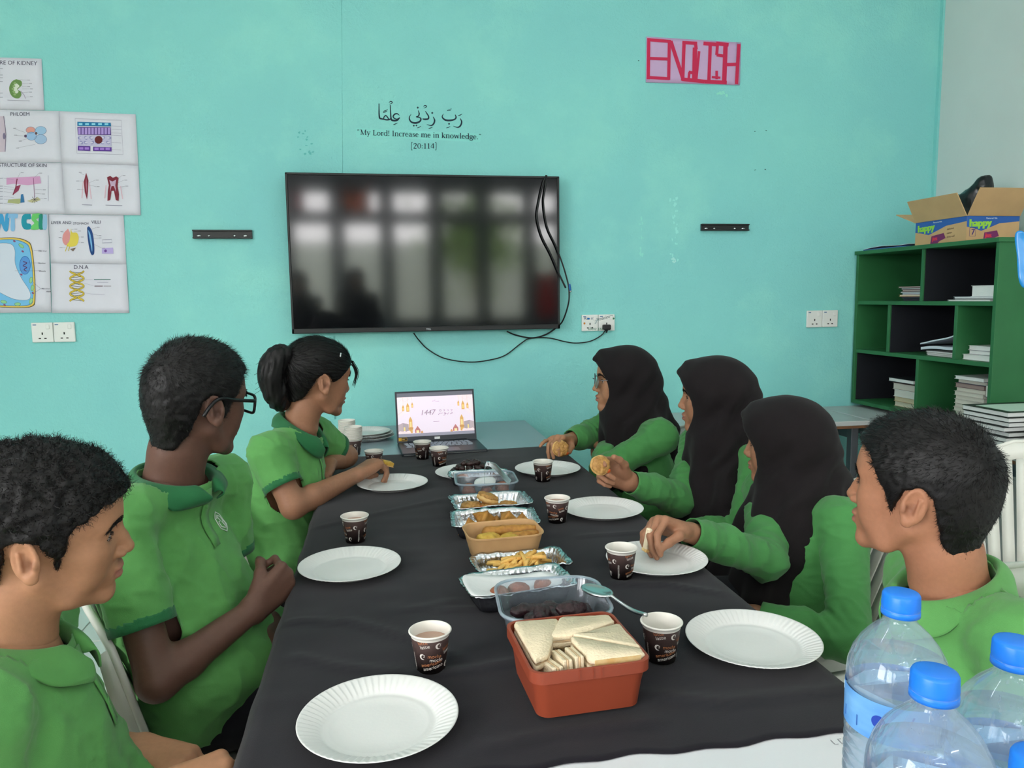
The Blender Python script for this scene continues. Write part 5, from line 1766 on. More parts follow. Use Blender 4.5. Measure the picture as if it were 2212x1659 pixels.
ik.rect(-LW / 2 + 0.006, 0.006, -LW / 2 + 0.040, 0.019, (206, 160, 50)); ik.rect(-LW / 2 + 0.018, 0.0075, -LW / 2 + 0.039, 0.0175, (60, 50, 40)); ik.text('A 1080', -LW / 2 + 0.0075, 0.0095, 0.008, (230, 190, 90))
ik.rect(-0.011, 0.008, 0.011, 0.017, (232, 234, 236))
ik.build('sticker', M_INK, lp, lambda x, y, h: lid(x, y, h), base=0.0003)

# ---- trays and boxes
M_FOIL = mat('aluminium_foil', (214, 218, 222), rough=0.22, metal=1.0, bump=0.5, bscale=90)
def clear_plastic(name, tint, milky, dif=(0.8, 0.86, 0.95), rough=0.12):
    m = bpy.data.materials.new(name)
    m.use_nodes = True
    nt = m.node_tree
    nt.nodes.remove(nt.nodes['Principled BSDF'])
    out = nt.nodes['Material Output']
    def nd(t): return nt.nodes.new(t)
    tr = nd('ShaderNodeBsdfTransparent'); tr.inputs[0].default_value = tint + (1,)
    df = nd('ShaderNodeBsdfDiffuse'); df.inputs[0].default_value = dif + (1,)
    tl_ = nd('ShaderNodeBsdfTranslucent'); tl_.inputs[0].default_value = dif + (1,)
    gl = nd('ShaderNodeBsdfGlossy'); gl.inputs['Roughness'].default_value = rough
    m1 = nd('ShaderNodeMixShader'); m1.inputs[0].default_value = 0.5
    nt.links.new(df.outputs[0], m1.inputs[1]); nt.links.new(tl_.outputs[0], m1.inputs[2])
    m2 = nd('ShaderNodeMixShader')
    nz = nd('ShaderNodeTexNoise'); nz.inputs['Scale'].default_value = 22
    mr = nd('ShaderNodeMapRange'); mr.inputs['To Min'].default_value = milky * 0.75; mr.inputs['To Max'].default_value = milky * 1.25
    nt.links.new(nz.outputs['Fac'], mr.inputs['Value']); nt.links.new(mr.outputs['Result'], m2.inputs[0])
    nt.links.new(tr.outputs[0], m2.inputs[1]); nt.links.new(m1.outputs[0], m2.inputs[2])
    lw = nd('ShaderNodeLayerWeight'); lw.inputs['Blend'].default_value = 0.25
    mp = nd('ShaderNodeMapRange'); mp.inputs['To Min'].default_value = 0.03; mp.inputs['To Max'].default_value = 0.55
    nt.links.new(lw.outputs['Facing'], mp.inputs['Value'])
    m3 = nd('ShaderNodeMixShader')
    nt.links.new(mp.outputs['Result'], m3.inputs[0]); nt.links.new(m2.outputs[0], m3.inputs[1]); nt.links.new(gl.outputs[0], m3.inputs[2])
    nt.links.new(m3.outputs[0], out.inputs[0])
    return m
M_CLEAR = clear_plastic('clear_food_box_plastic', (0.94, 0.965, 1.0), 0.11)
M_TERRA = mat('terracotta_plastic', (146, 66, 44), rough=0.38, var=0.04, vscale=10)
M_KRAFT = mat('kraft_card', (190, 150, 104), rough=0.75, var=0.05, vscale=40)

def foil_tray(cx, cy, w, d, h, rz, label, seed=0):
    """crimped foil tray: bottom, fluted walls, crumpled flange."""
    t = empty('foil_tray', (cx, cy, TOP), rz, label, 'tray', 'foil trays')
    n = 12
    r = 0.022
    def ring(ww, dd, z, crimp, rr, n=24):
        out = []
        base = rrect(ww, dd, rr, 6)
        # resample evenly
        P = [np.array(p) for p in base] + [np.array(base[0])]
        L = np.cumsum([0] + [np.linalg.norm(b - a) for a, b in zip(P[:-1], P[1:])])
        N = 220
        for k in range(N):
            s = L[-1] * k / N
            i = min(np.searchsorted(L, s, side='right') - 1, len(P) - 2)
            u = (s - L[i]) / max(L[i + 1] - L[i], 1e-9)
            p = P[i] * (1 - u) + P[i + 1] * u
            nrm = p / (np.linalg.norm(p) + 1e-9)
            c = crimp * math.sin(k * math.pi * 2 * 46 / N)
            out.append((p[0] + nrm[0] * c, p[1] + nrm[1] * c, z))
        return out
    b = 0.83
    rings = [ring(w * b * 0.2, d * b * 0.2, 0.0008, 0, 0.002), ring(w * b * 0.8, d * b * 0.8, 0.0008, 0, 0.016), ring(w * b, d * b, 0.0012, 0.0004, r), ring(w * (b + 0.03), d * (b + 0.04), h * 0.35, 0.0011, r), ring(w * 0.90, d * 0.90, h * 0.75, 0.0013, r), ring(w * 0.925, d * 0.925, h, 0.0008, r),
             ring(w * 0.97, d * 0.97, h + 0.001, 0.0004, r), ring(w, d, h + 0.003, 0.0006, r), ring(w * 1.005, d * 1.005, h - 0.001, 0.001, r)]
    v, f = loft(rings, True, False)
    A = np.array(v)
    hi = A[:, 2] > h * 0.9
    A[hi] += np.stack([vnoise(A[hi] * 70 + seed, 1), vnoise(A[hi] * 70 + seed, 2), 1.3 * vnoise(A[hi] * 55 + seed, 3)], 1) * 0.0022
    o = link('tray_wall', mesh_np('tray_wall', A, f), M_FOIL, t)
    sd = o.modifiers.new('thickness', 'SOLIDIFY'); sd.thickness = 0.0004
    return t
def tub(name, cx, cy, w, d, h, r, rz, m, label, cat, taper=0.86, rim=0.005, th=0.0016, z=TOP, group=None, lip=0.004):
    t = empty(name, (cx, cy, z), rz, label, cat, group)
    def ring(k, zz, off=0.0):
        return [(x, y, zz) for x, y in rrect(w * k + off, d * k + off, r * k, 6)]
    rings = [ring(taper * 0.9, 0.0), ring(taper, 0.004), ring((taper + 1) / 2, h * 0.5), ring(1.0, h - lip), ring(1.0, h - lip, 2 * rim), ring(1.0, h, 2 * rim), ring(1.0, h + 0.0008, rim), ring(1.0, h, -0.001),
             ring(1.0, h - lip, -2 * th), ring((taper + 1) / 2, h * 0.5, -2 * th), ring(taper, 0.006, -2 * th), ring(taper * 0.9, 0.0025, -2 * th)]
    v, f = loft(rings, True, True)
    me = mesh_np(name, v, f)
    o = link('tub', me, m, t)
    md = o.modifiers.new('edge', 'EDGE_SPLIT'); md.split_angle = R(50)
    return t

ft2 = foil_tray(0.285, 2.297, 0.19, 0.085, 0.03, R(-2), 'foil tray at the far end behind the small clear box', 1)
cl2 = tub('clear_box', 0.288, 2.152, 0.17, 0.15, 0.052, 0.028, R(-3), M_CLEAR, 'small clear plastic box with tongs resting on it', 'food box', group='clear food boxes')
ft3 = foil_tray(0.278, 1.985, 0.215, 0.14, 0.03, R(4), 'foil tray holding round topped pastries', 2)
ft4 = foil_tray(0.262, 1.805, 0.215, 0.145, 0.034, R(-3), 'foil tray of fried snacks right behind the kraft box', 3)
kb = tub('kraft_box', 0.254, 1.622, 0.168, 0.125, 0.062, 0.034, R(4), M_KRAFT, 'brown kraft card box filled with fried rolls', 'food box', taper=0.84, rim=0.0022, lip=0.003)
ft5 = foil_tray(0.272, 1.500, 0.20, 0.112, 0.03, R(6), 'foil tray full of french fries', 4)
ft6 = foil_tray(0.243, 1.378, 0.21, 0.125, 0.034, R(9), 'foil tray lined with white paper behind the large clear box', 5)
cl1 = tub('clear_box', 0.274, 1.213, 0.178, 0.172, 0.066, 0.04, R(-4), M_CLEAR, 'large clear plastic box with dark wrapped sweets behind the sandwiches', 'food box', group='clear food boxes')
M_CLRIM = clear_plastic('rim_highlight_plastic', (0.9, 0.95, 1.0), 0.5, (0.8, 0.88, 0.96))  # paler, milkier rim plastic stands in for the highlight along the box edges
for t_, w_, d_, r_, h_ in ((cl2, 0.17, 0.15, 0.028, 0.052), (cl1, 0.178, 0.172, 0.04, 0.066)):
    v, f = tube([(x, y, h_ - 0.001) for x, y in rrect(w_ + 0.009, d_ + 0.009, r_ + 0.004, 6)], 0.0028, 8, closed=True)
    link('rim', mesh_np('rim', v, f), M_CLRIM, t_)
tb = tub('sandwich_box', 0.266, 1.028, 0.166, 0.166, 0.075, 0.020, R(3), M_TERRA, 'terracotta red plastic box full of triangle sandwiches', 'food box', taper=0.9, rim=0.004, lip=0.016, th=0.002)
for k, (x, y0) in enumerate(((-0.02, 0), (0.0, 0), (0.012, 0))):
    box('rib', (x - 0.0006, -0.0882, 0.060), (x + 0.0006, -0.0868, 0.0745), M_TERRA, tb)

# ---- food
def lump(name, parts, m, h=0.003, bumps=0.0015, bs=120, seed=0):
    fd = Field()
    for p in parts:
        if p[0] == 'c':
            fd.cone(p[1], p[2], p[3], p[4], 0.006)
        else:
            fd.ell(p[1], p[2], p[3] if len(p) > 3 else None, 0.006)
    lo, hi = fd.bounds()
    V, Q = fd.mesh(lo - 0.008, hi + 0.008, h)
    if bumps:
        V = V + vnormals(V, Q) * (bumps * vnoise(V * bs + seed, seed + 1) + 0.5 * bumps * vnoise(V * bs * 2.3 + seed, seed + 2))[:, None]
    me = mesh_quads(name, V, Q)
    me.materials.append(m)
    return me
def put(name, me, x, y, z, rot, label, cat, group, parent_rz=None):
    o = bpy.data.objects.new(name, me)
    COL.objects.link(o)
    o.location = (x, y, z)
    o.rotation_euler = rot
    return tag(o, label, cat, group)
M_FRY = mat('fried_potato', (232, 192, 108), rough=0.5, col2=(214, 160, 78), vscale=60)
M_DATE = mat('dark_date_skin', (44, 26, 24), rough=0.28, var=0.3, vscale=60, bump=0.6, bscale=160)
M_BUN = mat('baked_bun_crust', (206, 150, 84), rough=0.55, col2=(224, 186, 120), vscale=50, bump=0.3, bscale=150)
M_TOPPING = mat('cheesy_bun_topping', (200, 152, 86), rough=0.45, col2=(160, 112, 56), vscale=120, bump=0.8, bscale=170)
M_SAUCE = mat('red_sauce', (196, 84, 34), rough=0.3, var=0.2)
M_SAMOSA = mat('fried_pastry_shell', (186, 134, 56), rough=0.5, col2=(150, 98, 40), vscale=70, bump=0.5, bscale=120)
M_YELLOW = mat('yellow_fritter', (212, 176, 76), rough=0.55, col2=(186, 140, 50), vscale=60, bump=0.5, bscale=130)
M_CROQ = mat('brown_croquette', (150, 88, 60), rough=0.6, var=0.2, vscale=90, bump=0.7, bscale=170)
M_CHOC = mat('dark_plum_sweet', (52, 30, 34), rough=0.35, var=0.35, vscale=70, bump=0.7, bscale=120)
M_BREAD = mat('white_sandwich_bread', (240, 222, 190), rough=0.85, var=0.04, vscale=60, bump=0.6, bscale=240)
M_CRUST = mat('golden_bread_crust', (214, 160, 88), rough=0.7, col2=(232, 206, 150), vscale=40, bump=0.3)
M_FILL = mat('pale_sandwich_filling', (222, 190, 150), rough=0.6, var=0.12, vscale=150, bump=0.6, bscale=220)
M_TISSUE = mat('white_tissue', (232, 232, 232), rough=0.9, var=0.02, bump=0.3, bscale=60)

# dates
DATE = lump('date', [('e', (0, 0, 0), (0.016, 0.0095, 0.009))], M_DATE, 0.0022, 0.001, 200)
c = DP.location
g = random.Random(3)
k = 0
for lay, n, r_, z in ((0, 12, 0.052, 0.0135), (1, 9, 0.036, 0.027), (2, 5, 0.018, 0.040)):
    for i in range(n):
        a = 2 * math.pi * i / n + lay
        put('date', DATE, c.x + 0.01 + r_ * math.cos(a) * 1.15, c.y + 0.012 + r_ * math.sin(a) * 0.8, c.z + z + g.uniform(-0.001, 0.001), (g.uniform(-.3, .3), g.uniform(-.25, .25), a + g.uniform(0.5, 1.6)), 'dark wrinkled date in the heap on the far paper plate', 'date', 'dates on the paper plate')
# far foil tray: paper and croquettes
CROQ = lump('croquette', [('e', (0, 0, 0), (0.021, 0.017, 0.015))], M_CROQ, 0.0028, 0.001, 220)
for i, (x, y) in enumerate(((0.235, 2.297), (0.345, 2.30))):
    put('croquette', CROQ, x, y, TOP + 0.0175, (0, 0, i), ['left', 'right'][i] + ' brown croquette in the farthest foil tray', 'croquette', 'croquettes')
# small clear box: brown balls, paper, tongs
for i, (x, y) in enumerate(((0.235, 2.12), (0.24, 2.165), (0.335, 2.118), (0.338, 2.165), (0.30, 2.190), (0.285, 2.112))):
    put('croquette', CROQ, x, y, TOP + 0.019, (0.2, 0.1, i), ['front left', 'back left', 'front right', 'back right', 'rearmost', 'front middle'][i] + ' reddish brown ball in the small clear box with tongs', 'croquette', 'balls in the small clear box')
def sheet3(name, pts, label, m=M_TISSUE, cat='paper'):
    """crumpled thin sheet through a grid of 3-D rows."""
    n = len(pts[0])
    V = [p for r in pts for p in r]
    F = [(i * n + j, i * n + j + 1, (i + 1) * n + j + 1, (i + 1) * n + j) for i in range(len(pts) - 1) for j in range(n - 1)]
    o = link(name, mesh_np(name, V, F), m)
    s = o.modifiers.new('s', 'SUBSURF'); s.levels = 2; s.render_levels = 2
    t = o.modifiers.new('thickness', 'SOLIDIFY'); t.thickness = 0.0005
    return tag(o, label, cat)
sheet3('paper_napkin', [[(0.255, 2.108, TOP + 0.036), (0.285, 2.10, TOP + 0.041), (0.31, 2.112, TOP + 0.037)], [(0.25, 2.14, TOP + 0.040), (0.285, 2.14, TOP + 0.046), (0.318, 2.145, TOP + 0.041)], [(0.262, 2.18, TOP + 0.044), (0.29, 2.178, TOP + 0.050), (0.322, 2.182, TOP + 0.045)]], 'white paper napkin inside the small clear box')
sheet3('paper_napkin', [[(0.335, 2.268, TOP + 0.030), (0.352, 2.262, TOP + 0.036), (0.37, 2.27, TOP + 0.030)], [(0.33, 2.295, TOP + 0.036), (0.352, 2.293, TOP + 0.047), (0.374, 2.297, TOP + 0.036)], [(0.335, 2.32, TOP + 0.033), (0.352, 2.323, TOP + 0.040), (0.37, 2.322, TOP + 0.034)]], 'crumpled white napkin in the farthest foil tray')
tg = empty('serving_tongs', (0.30, 2.14, TOP + 0.055), label='steel serving tongs resting on the small clear box', cat='tongs')
for s in (0, 1):
    path = [(0.0, 0.03, 0.034), (-0.012, 0.01, 0.032), (-0.020, -0.03, 0.012), (-0.024, -0.058, -0.006)] if s == 0 else [(0.0, 0.03, 0.034), (0.016, 0.01, 0.030), (0.034, -0.04, 0.012), (0.046, -0.082, 0.002)]
    rings = []
    sp_ = spline(path, 6)
    for i, p in enumerate(sp_):
        w = 0.011
        t_ = i / (len(sp_) - 1)
        if s == 0:
            rings.append([(p[0] - 0.0006, p[1], p[2] - w * 0.5), (p[0] + 0.0006, p[1], p[2] - w * 0.5), (p[0] + 0.0006, p[1], p[2] + w * 0.5), (p[0] - 0.0006, p[1], p[2] + w * 0.5)])
        else:
            rings.append([(p[0] - 0.004, p[1], p[2] - w * 0.6), (p[0] - 0.0028, p[1], p[2] - w * 0.6), (p[0] + 0.004, p[1], p[2] + w * 0.6), (p[0] + 0.0028, p[1], p[2] + w * 0.6)])
    v, f = loft(rings)
    link('arm', mesh_np('arm', v, f, False), M_STEEL, tg)
v, f = tube(spline([(-0.004, 0.028, 0.034), (0.0, 0.038, 0.036), (0.006, 0.03, 0.034)], 5), 0.0055, 8)
link('bend', mesh_np('bend', v, f), M_STEEL, tg)
# pastries in tray 3
def make_pastry_meshes():
    bun = lump('bun', [('e', (0, 0, 0.008), (0.032, 0.030, 0.0125))], M_BUN, 0.003, 0.0012, 90)
    top = lump('topping', [('e', (0, 0, 0.0155), (0.0295, 0.0275, 0.0085))], M_TOPPING, 0.0025, 0.0024, 150)
    sc = lump('sauce', [('e', (0.02, -0.018, 0.012), (0.009, 0.007, 0.006))], M_SAUCE, 0.002, 0.001, 200)
    return bun, top, sc
BUN, BTOP, BSC = make_pastry_meshes()
def pastry(x, y, z, rot, label, s=1.0):
    p = empty('pastry', (x, y, z), 0, label, 'pastry', 'round topped pastries')
    p.rotation_euler = rot; p.scale = (s, s, s)
    link('bun', BUN, None, p); link('topping', BTOP, None, p); link('sauce', BSC, None, p)
    return p
pastry(0.226, 1.985, TOP + 0.003, (0, 0, 0.3), 'pastry lying flat at the left end of the pastry tray')
pastry(0.325, 1.975, TOP + 0.003, (0, 0, 1.9), 'pastry lying flat at the right end of the pastry tray', 0.92)
pastry(0.276, 1.978, TOP + 0.003, (0, 0, 4.4), 'pastry at the bottom in the middle of the pastry tray', 0.95)
pastry(0.268, 1.988, TOP + 0.0245, (R(14), R(-14), 2.4), 'pastry leaning on top of the others in the pastry tray')
# samosas and fritters in tray 4
def samosa(seed):
    v = [(-0.035, -0.022, 0.002), (0.035, -0.024, 0.002), (0.0, 0.034, 0.002), (-0.004, -0.004, 0.030)]
    bm = bmesh.new()
    vs = [bm.verts.new(p) for p in v]
    for q in ((0, 2, 1), (0, 1, 3), (1, 2, 3), (2, 0, 3)):
        bm.faces.new([vs[i] for i in q])
    bmesh.ops.subdivide_edges(bm, edges=bm.edges[:], cuts=5, use_grid_fill=True)
    bmesh.ops.triangulate(bm, faces=bm.faces)
    for vv in bm.verts:
        b = vv.co.normalized() if vv.co.length else Vector((0, 0, 1))
    me = bm_mesh('samosa', bm, True)
    A = np.array([tuple(q.co) for q in me.vertices])
    A += 0.0022 * np.stack([vnoise(A * 60 + seed, i) for i in range(3)], 1)
    A[:, 2] = np.maximum(A[:, 2], 0)
    me.vertices.foreach_set('co', A.ravel()); me.materials.append(M_SAMOSA)
    return me
SAM = samosa(1)
for i, (x, y, z, rx, ry, rz, s) in enumerate(((0.20, 1.80, 0.002, 0, 0, 0.2, 1.15), (0.262, 1.806, 0.004, 0.1, 0, 1.0, 1.1), (0.325, 1.805, 0.003, 0, 0, 2.2, 1.15), (0.29, 1.79, 0.020, 0.3, 0.2, 0.4, 1.0), (0.232, 1.786, 0.021, -0.2, -0.2, 2.9, 1.0))):
    o = put('fried_snack', SAM, x, y, TOP + z * 1.25 + 0.004, (rx, ry, rz), ['fried pastry parcel at the left end of the tray behind the kraft box', 'fried pastry parcel in the middle of the tray behind the kraft box', 'fried pastry parcel at the right end of the tray behind the kraft box', 'upper right fried pastry parcel behind the kraft box', 'upper left fried pastry parcel behind the kraft box'][i], 'fried snack', 'fried pastry parcels')
    o.scale = (s, s, s)
# rolls in the kraft box
ROLL = lump('fried_roll', [('c', (-0.026, 0, 0), (0.026, 0, 0), 0.0145, 0.0135)], M_SAMOSA, 0.003, 0.0014, 110)
FRIT = lump('yellow_fritter', [('e', (0, 0, 0), (0.03, 0.024, 0.013))], M_YELLOW, 0.003, 0.002, 90)
for i, (x, y, z, rz, w) in enumerate(((0.222, 1.607, 0.046, 0.3, 'front left'), (0.268, 1.599, 0.044, 1.2, 'front middle'), (0.245, 1.595, 0.030, 2.4, 'lowest'))):
    put('yellow_fritter', FRIT, x, y, TOP + z, (0.1 * i, 0.1, rz), w + ' yellow fritter in the kraft box', 'fritter', 'yellow fritters')
for i, (x, y, z, rz, w) in enumerate(((0.250, 1.649, 0.047, 0.05, 'back left'), (0.303, 1.649, 0.046, -0.1, 'back right'), (0.301, 1.613, 0.043, 0.25, 'front right'), (0.26, 1.627, 0.022, 0.1, 'lowest middle'))):
    put('fried_roll', ROLL, x, y, TOP + z, (0.3 * i, 0, rz), w + ' fried roll in the kraft box', 'fried roll', 'fried rolls')
# french fries
bm = bmesh.new(); box_bm(bm, (-0.03, -0.0038, -0.0036), (0.03, 0.0038, 0.0036), 0.001, 1)
bmesh.ops.subdivide_edges(bm, edges=[e for e in bm.edges if e.calc_length() > 0.03], cuts=3)
FRY = bm_mesh('french_fry', bm, True)
A = np.array([tuple(q.co) for q in FRY.vertices]); A[:, 2] -= 3.0 * A[:, 0] ** 2; FRY.vertices.foreach_set('co', A.ravel()); FRY.materials.append(M_FRY)
g = random.Random(5)
for i in range(62):
    lay = i // 16
    side = g.choice((-1, 1))
    x = 0.272 + side * g.uniform(0.005, 0.06) * (1 - 0.12 * lay); y = 1.500 + g.uniform(-0.032, 0.032) * (1 - 0.18 * lay)
    o = put('french_fry', FRY, x, y, TOP + 0.007 + 0.0090 * lay + g.uniform(0, 0.003), (g.uniform(-.6, .6), g.uniform(-.35, .35) - 0.05 * side, g.gauss(0.25 if side < 0 else 0.5, 0.55)), 'golden french fry in the heap in the foil tray', 'french fry', 'french fries in the foil tray')
    s = g.uniform(0.65, 1.05); o.scale = (s, 1, 1)
# white paper liner and croquettes in tray 6
rz6 = R(9)
def loc6(x, y, z):
    return (0.243 + x * math.cos(rz6) - y * math.sin(rz6), 1.378 + x * math.sin(rz6) + y * math.cos(rz6), TOP + z)
sheet3('paper_liner', [[loc6(x, y, z) for x, y, z in row] for row in (
    [(-0.108, -0.062, 0.040), (-0.05, -0.068, 0.041), (0.02, -0.066, 0.041), (0.07, -0.062, 0.040)], [(-0.108, -0.045, 0.043), (-0.07, -0.04, 0.030), (0.02, -0.04, 0.018), (0.08, -0.035, 0.036)],
    [(-0.108, 0.0, 0.044), (-0.072, 0.0, 0.026), (0.02, 0.0, 0.014), (0.085, 0.0, 0.034)], [(-0.10, 0.050, 0.046), (-0.05, 0.046, 0.036), (0.02, 0.042, 0.026), (0.07, 0.034, 0.036)])], 'white paper lining the foil tray behind the large clear box')
for i, (x, y) in enumerate(((-0.005, -0.022), (0.045, -0.02), (-0.045, -0.028))):
    p = loc6(x, y, 0.026)
    o = put('croquette', CROQ, p[0], p[1], p[2], (0, 0, i), ['middle', 'right', 'left'][i] + ' brown croquette on the white paper liner', 'croquette', 'croquettes on the paper liner')
    o.scale = (1.05, 1.0, 0.9)
# dark wrapped sweets in the large clear box
SWEET = [lump('dark_sweet', [('e', (0, 0, 0), (0.026, 0.017, 0.013)), ('c', (-0.02, 0, 0), (-0.03, 0.004, 0.003), 0.008, 0.004)], M_CHOC, 0.003, 0.003, 80, s) for s in (1, 5)]
for i, (x, y, z, rx, rz) in enumerate(((0.232, 1.178, 0.020, 0, 0.3), (0.285, 1.172, 0.020, 0.2, 1.4), (0.325, 1.185, 0.020, 0, 2.5), (0.245, 1.215, 0.021, 0.3, 0.9), (0.30, 1.222, 0.021, 0, 0.1), (0.333, 1.228, 0.022, 0, 1.0), (0.252, 1.185, 0.043, 0.9, 1.2), (0.305, 1.192, 0.044, 0.3, 0.3), (0.282, 1.25, 0.022, 0, 2.0), (0.235, 1.252, 0.022, 0, 0.5))):
    put('dark_sweet', SWEET[i % 2], x, y, TOP + z + 0.006, (rx, 0.1, rz), ['front left', 'front middle', 'front right', 'middle left', 'middle', 'middle right', 'upper left', 'upper right', 'back right', 'back left'][i] + ' dark plum coloured sweet in the large clear box', 'sweet', 'sweets in the large clear box')
# spoon lying from the clear box to the cup
spn = empty('serving_spoon', (0.352, 1.205, TOP + 0.074), label='steel serving spoon resting on the clear box and the cup', cat='spoon')
dx, dy = 0.048, -0.082
ux, uy = dx / math.hypot(dx, dy), dy / math.hypot(dx, dy)
fb = Field(); fb.ell((0, 0, 0), (0.034, 0.021, 0.006), np.array([[ux, -uy, 0], [uy, ux, 0], [0, 0, 1]]), 0.003)
fb.ell((0, 0, 0.0045), (0.031, 0.0185, 0.006), np.array([[ux, -uy, 0], [uy, ux, 0], [0, 0, 1]]), 0.002, 's')
V, Q = fb.mesh((-0.045, -0.045, -0.012), (0.045, 0.045, 0.014), 0.0014)
link('bowl', mesh_quads('bowl', V, Q), M_STEEL, spn)
hp = spline([(ux * 0.031, uy * 0.031, 0.001), (ux * 0.05, uy * 0.05, -0.004), (ux * 0.08, uy * 0.08, -0.010), (ux * 0.115 - 0.004, uy * 0.115, -0.0065)], 6)
v, f = tube(hp, [0.0032 - 0.0006 * math.sin(i / 3) for i in range(len(hp))], 8)
link('handle', mesh_np('handle', v, f), M_STEEL, spn)

# ---- sandwiches in the terracotta box
def tri_slab(name, L, z0, z1, m, seed, inset=0.0):
    """right triangle with legs L along +x and +y, rounded a little."""
    base = [(inset, inset), (L - 2.4 * inset, inset), (inset, L - 2.4 * inset)]
    pts = []
    for i in range(3):
        a, b = np.array(base[i]), np.array(base[(i + 1) % 3])
        for k in range(10):
            pts.append(a + (b - a) * (k + 0.5) / 10)
    rings = []
    for z, s in ((z0, 0.96), (z0 + 0.002, 1.0), ((z0 + z1) / 2, 1.0), (z1 - 0.002, 1.0), (z1, 0.965)):
        c = np.array([L / 3, L / 3])
        rings.append([(c[0] + (p[0] - c[0]) * s, c[1] + (p[1] - c[1]) * s, z) for p in pts])
    v, f = loft(rings)
    A = np.array(v)
    A += 0.0009 * np.stack([vnoise(A * 130 + seed, i) for i in range(3)], 1)
    return mesh_np(name, A, f), m
def sandwich(x, y, z, rot, L, label):
    s = empty('sandwich', (x, y, z), 0, label, 'sandwich', 'triangle sandwiches in the red box')
    s.rotation_euler = rot
    for nm, a, b, m, ins in (('bread_slice', 0, 0.0085, M_BREAD, 0), ('filling', 0.0083, 0.0115, M_FILL, 0.001), ('bread_slice', 0.0113, 0.0198, M_BREAD, 0)):
        me, mm = tri_slab(nm, L, a, b, m, len(label) + a * 999, ins)
        link(nm, me, mm, s)
    return s
bx, by, rr = 0.266, 1.028, R(3)
def inbox(x, y):
    return bx + x * math.cos(rr) - y * math.sin(rr), by + x * math.sin(rr) + y * math.cos(rr)
def slab(name, pts, z0, z1, m, seed, shrink=1.0):
    """bread slab over a polygon of plan points, softly rounded."""
    P = [np.array(p) for p in pts]
    c = sum(P) / len(P)
    out = []
    n = len(P)
    for i in range(n):
        a, b = P[i], P[(i + 1) % n]
        for k in range(9):
            out.append(a + (b - a) * (k + 0.5) / 9)
    rings = []
    for z, s in ((z0, 0.965), (z0 + 0.002, 1.0), ((z0 + z1) / 2, 1.0), (z1 - 0.002, 1.0), (z1, 0.965)):
        rings.append([(c[0] + (p[0] - c[0]) * s * shrink, c[1] + (p[1] - c[1]) * s * shrink, z) for p in out])
    v, f = loft(rings)
    A = np.array(v)
    A += 0.0007 * np.stack([vnoise(A * 130 + seed, i) for i in range(3)], 1)
    return mesh_np(name, A, f)
def sandwich_plan(pts, z, label, crust=None, tilt=(0, 0)):
    w = [inbox(*p) for p in pts]
    cx, cy = sum(p[0] for p in w) / len(w), sum(p[1] for p in w) / len(w)
    s = empty('sandwich', (cx, cy, TOP + z), 0, label, 'sandwich', 'sandwiches in the red box')
    s.rotation_euler = (R(tilt[0]), R(tilt[1]), 0)
    q = [(p[0] - cx, p[1] - cy) for p in w]
    for nm, a, b, m, sh in (('bread_slice', 0, 0.0085, M_BREAD, 1.0), ('filling', 0.0083, 0.0112, M_FILL, 0.985), ('bread_slice', 0.011, 0.0195, M_BREAD, 1.0)):
        link(nm, slab(nm, q, a, b, m, len(label) + a * 700, sh), m, s)
    if crust is not None:
        a, b = Vector(q[crust]), Vector(q[(crust + 1) % len(q)])
        d = (b - a).normalized() * 0.006
        nrm = Vector((d.y, -d.x)).normalized() * 0.0012
        v = []
        for zz in (0.001, 0.0185):
            v += [(a.x + d.x, a.y + d.y, zz), (b.x - d.x, b.y - d.y, zz), (b.x - d.x + nrm.x, b.y - d.y + nrm.y, zz), (a.x + d.x + nrm.x, a.y + d.y + nrm.y, zz)]
        link('crust', mesh_np('crust', v, [(0, 1, 2, 3), (7, 6, 5, 4), (0, 4, 5, 1), (1, 5, 6, 2), (2, 6, 7, 3), (3, 7, 4, 0)], False), M_CRUST, s)
for lay, z in ((0, 0.003), (1, 0.0215), (2, 0.0395)):
    if lay < 2:
        sandwich_plan([(-0.066, -0.066), (0.066, -0.066), (-0.066, 0.066)], z, 'front left sandwich in the %s layer of the red box' % ['bottom', 'second'][lay])
        sandwich_plan([(0.066, 0.068), (-0.064, 0.068), (0.066, -0.062)], z, 'back right sandwich in the %s layer of the red box' % ['bottom', 'second'][lay])
    else:
        sandwich_plan([(0.070, 0.070), (-0.060, 0.070), (0.070, -0.060)], z, 'back right sandwich in the third layer of the red box')
        sandwich_plan([(-0.004, -0.072), (0.070, -0.072), (0.070, -0.066), (-0.004, 0.008)], z, 'front right sandwich in the third layer of the red box')
sandwich_plan([(-0.076, 0.076), (-0.074, -0.052), (-0.052, -0.040), (-0.002, 0.074)], 0.059, 'long sandwich half along the left side of the red box top', tilt=(0, 1))
sandwich_plan([(0.000, 0.076), (-0.034, 0.012), (0.012, 0.010), (0.078, 0.040), (0.078, 0.064)], 0.0590, 'wide sandwich half at the back of the red box top')
sandwich_plan([(-0.006, 0.006), (0.000, -0.074), (0.080, -0.074), (0.082, -0.056)], 0.0600, 'big sandwich half at the front right of the red box top', crust=1)
sandwich_plan([(-0.002, 0.008), (0.084, -0.052), (0.080, 0.030), (0.016, 0.008)], 0.0605, 'narrow sandwich half at the right of the red box top', tilt=(1, 2))
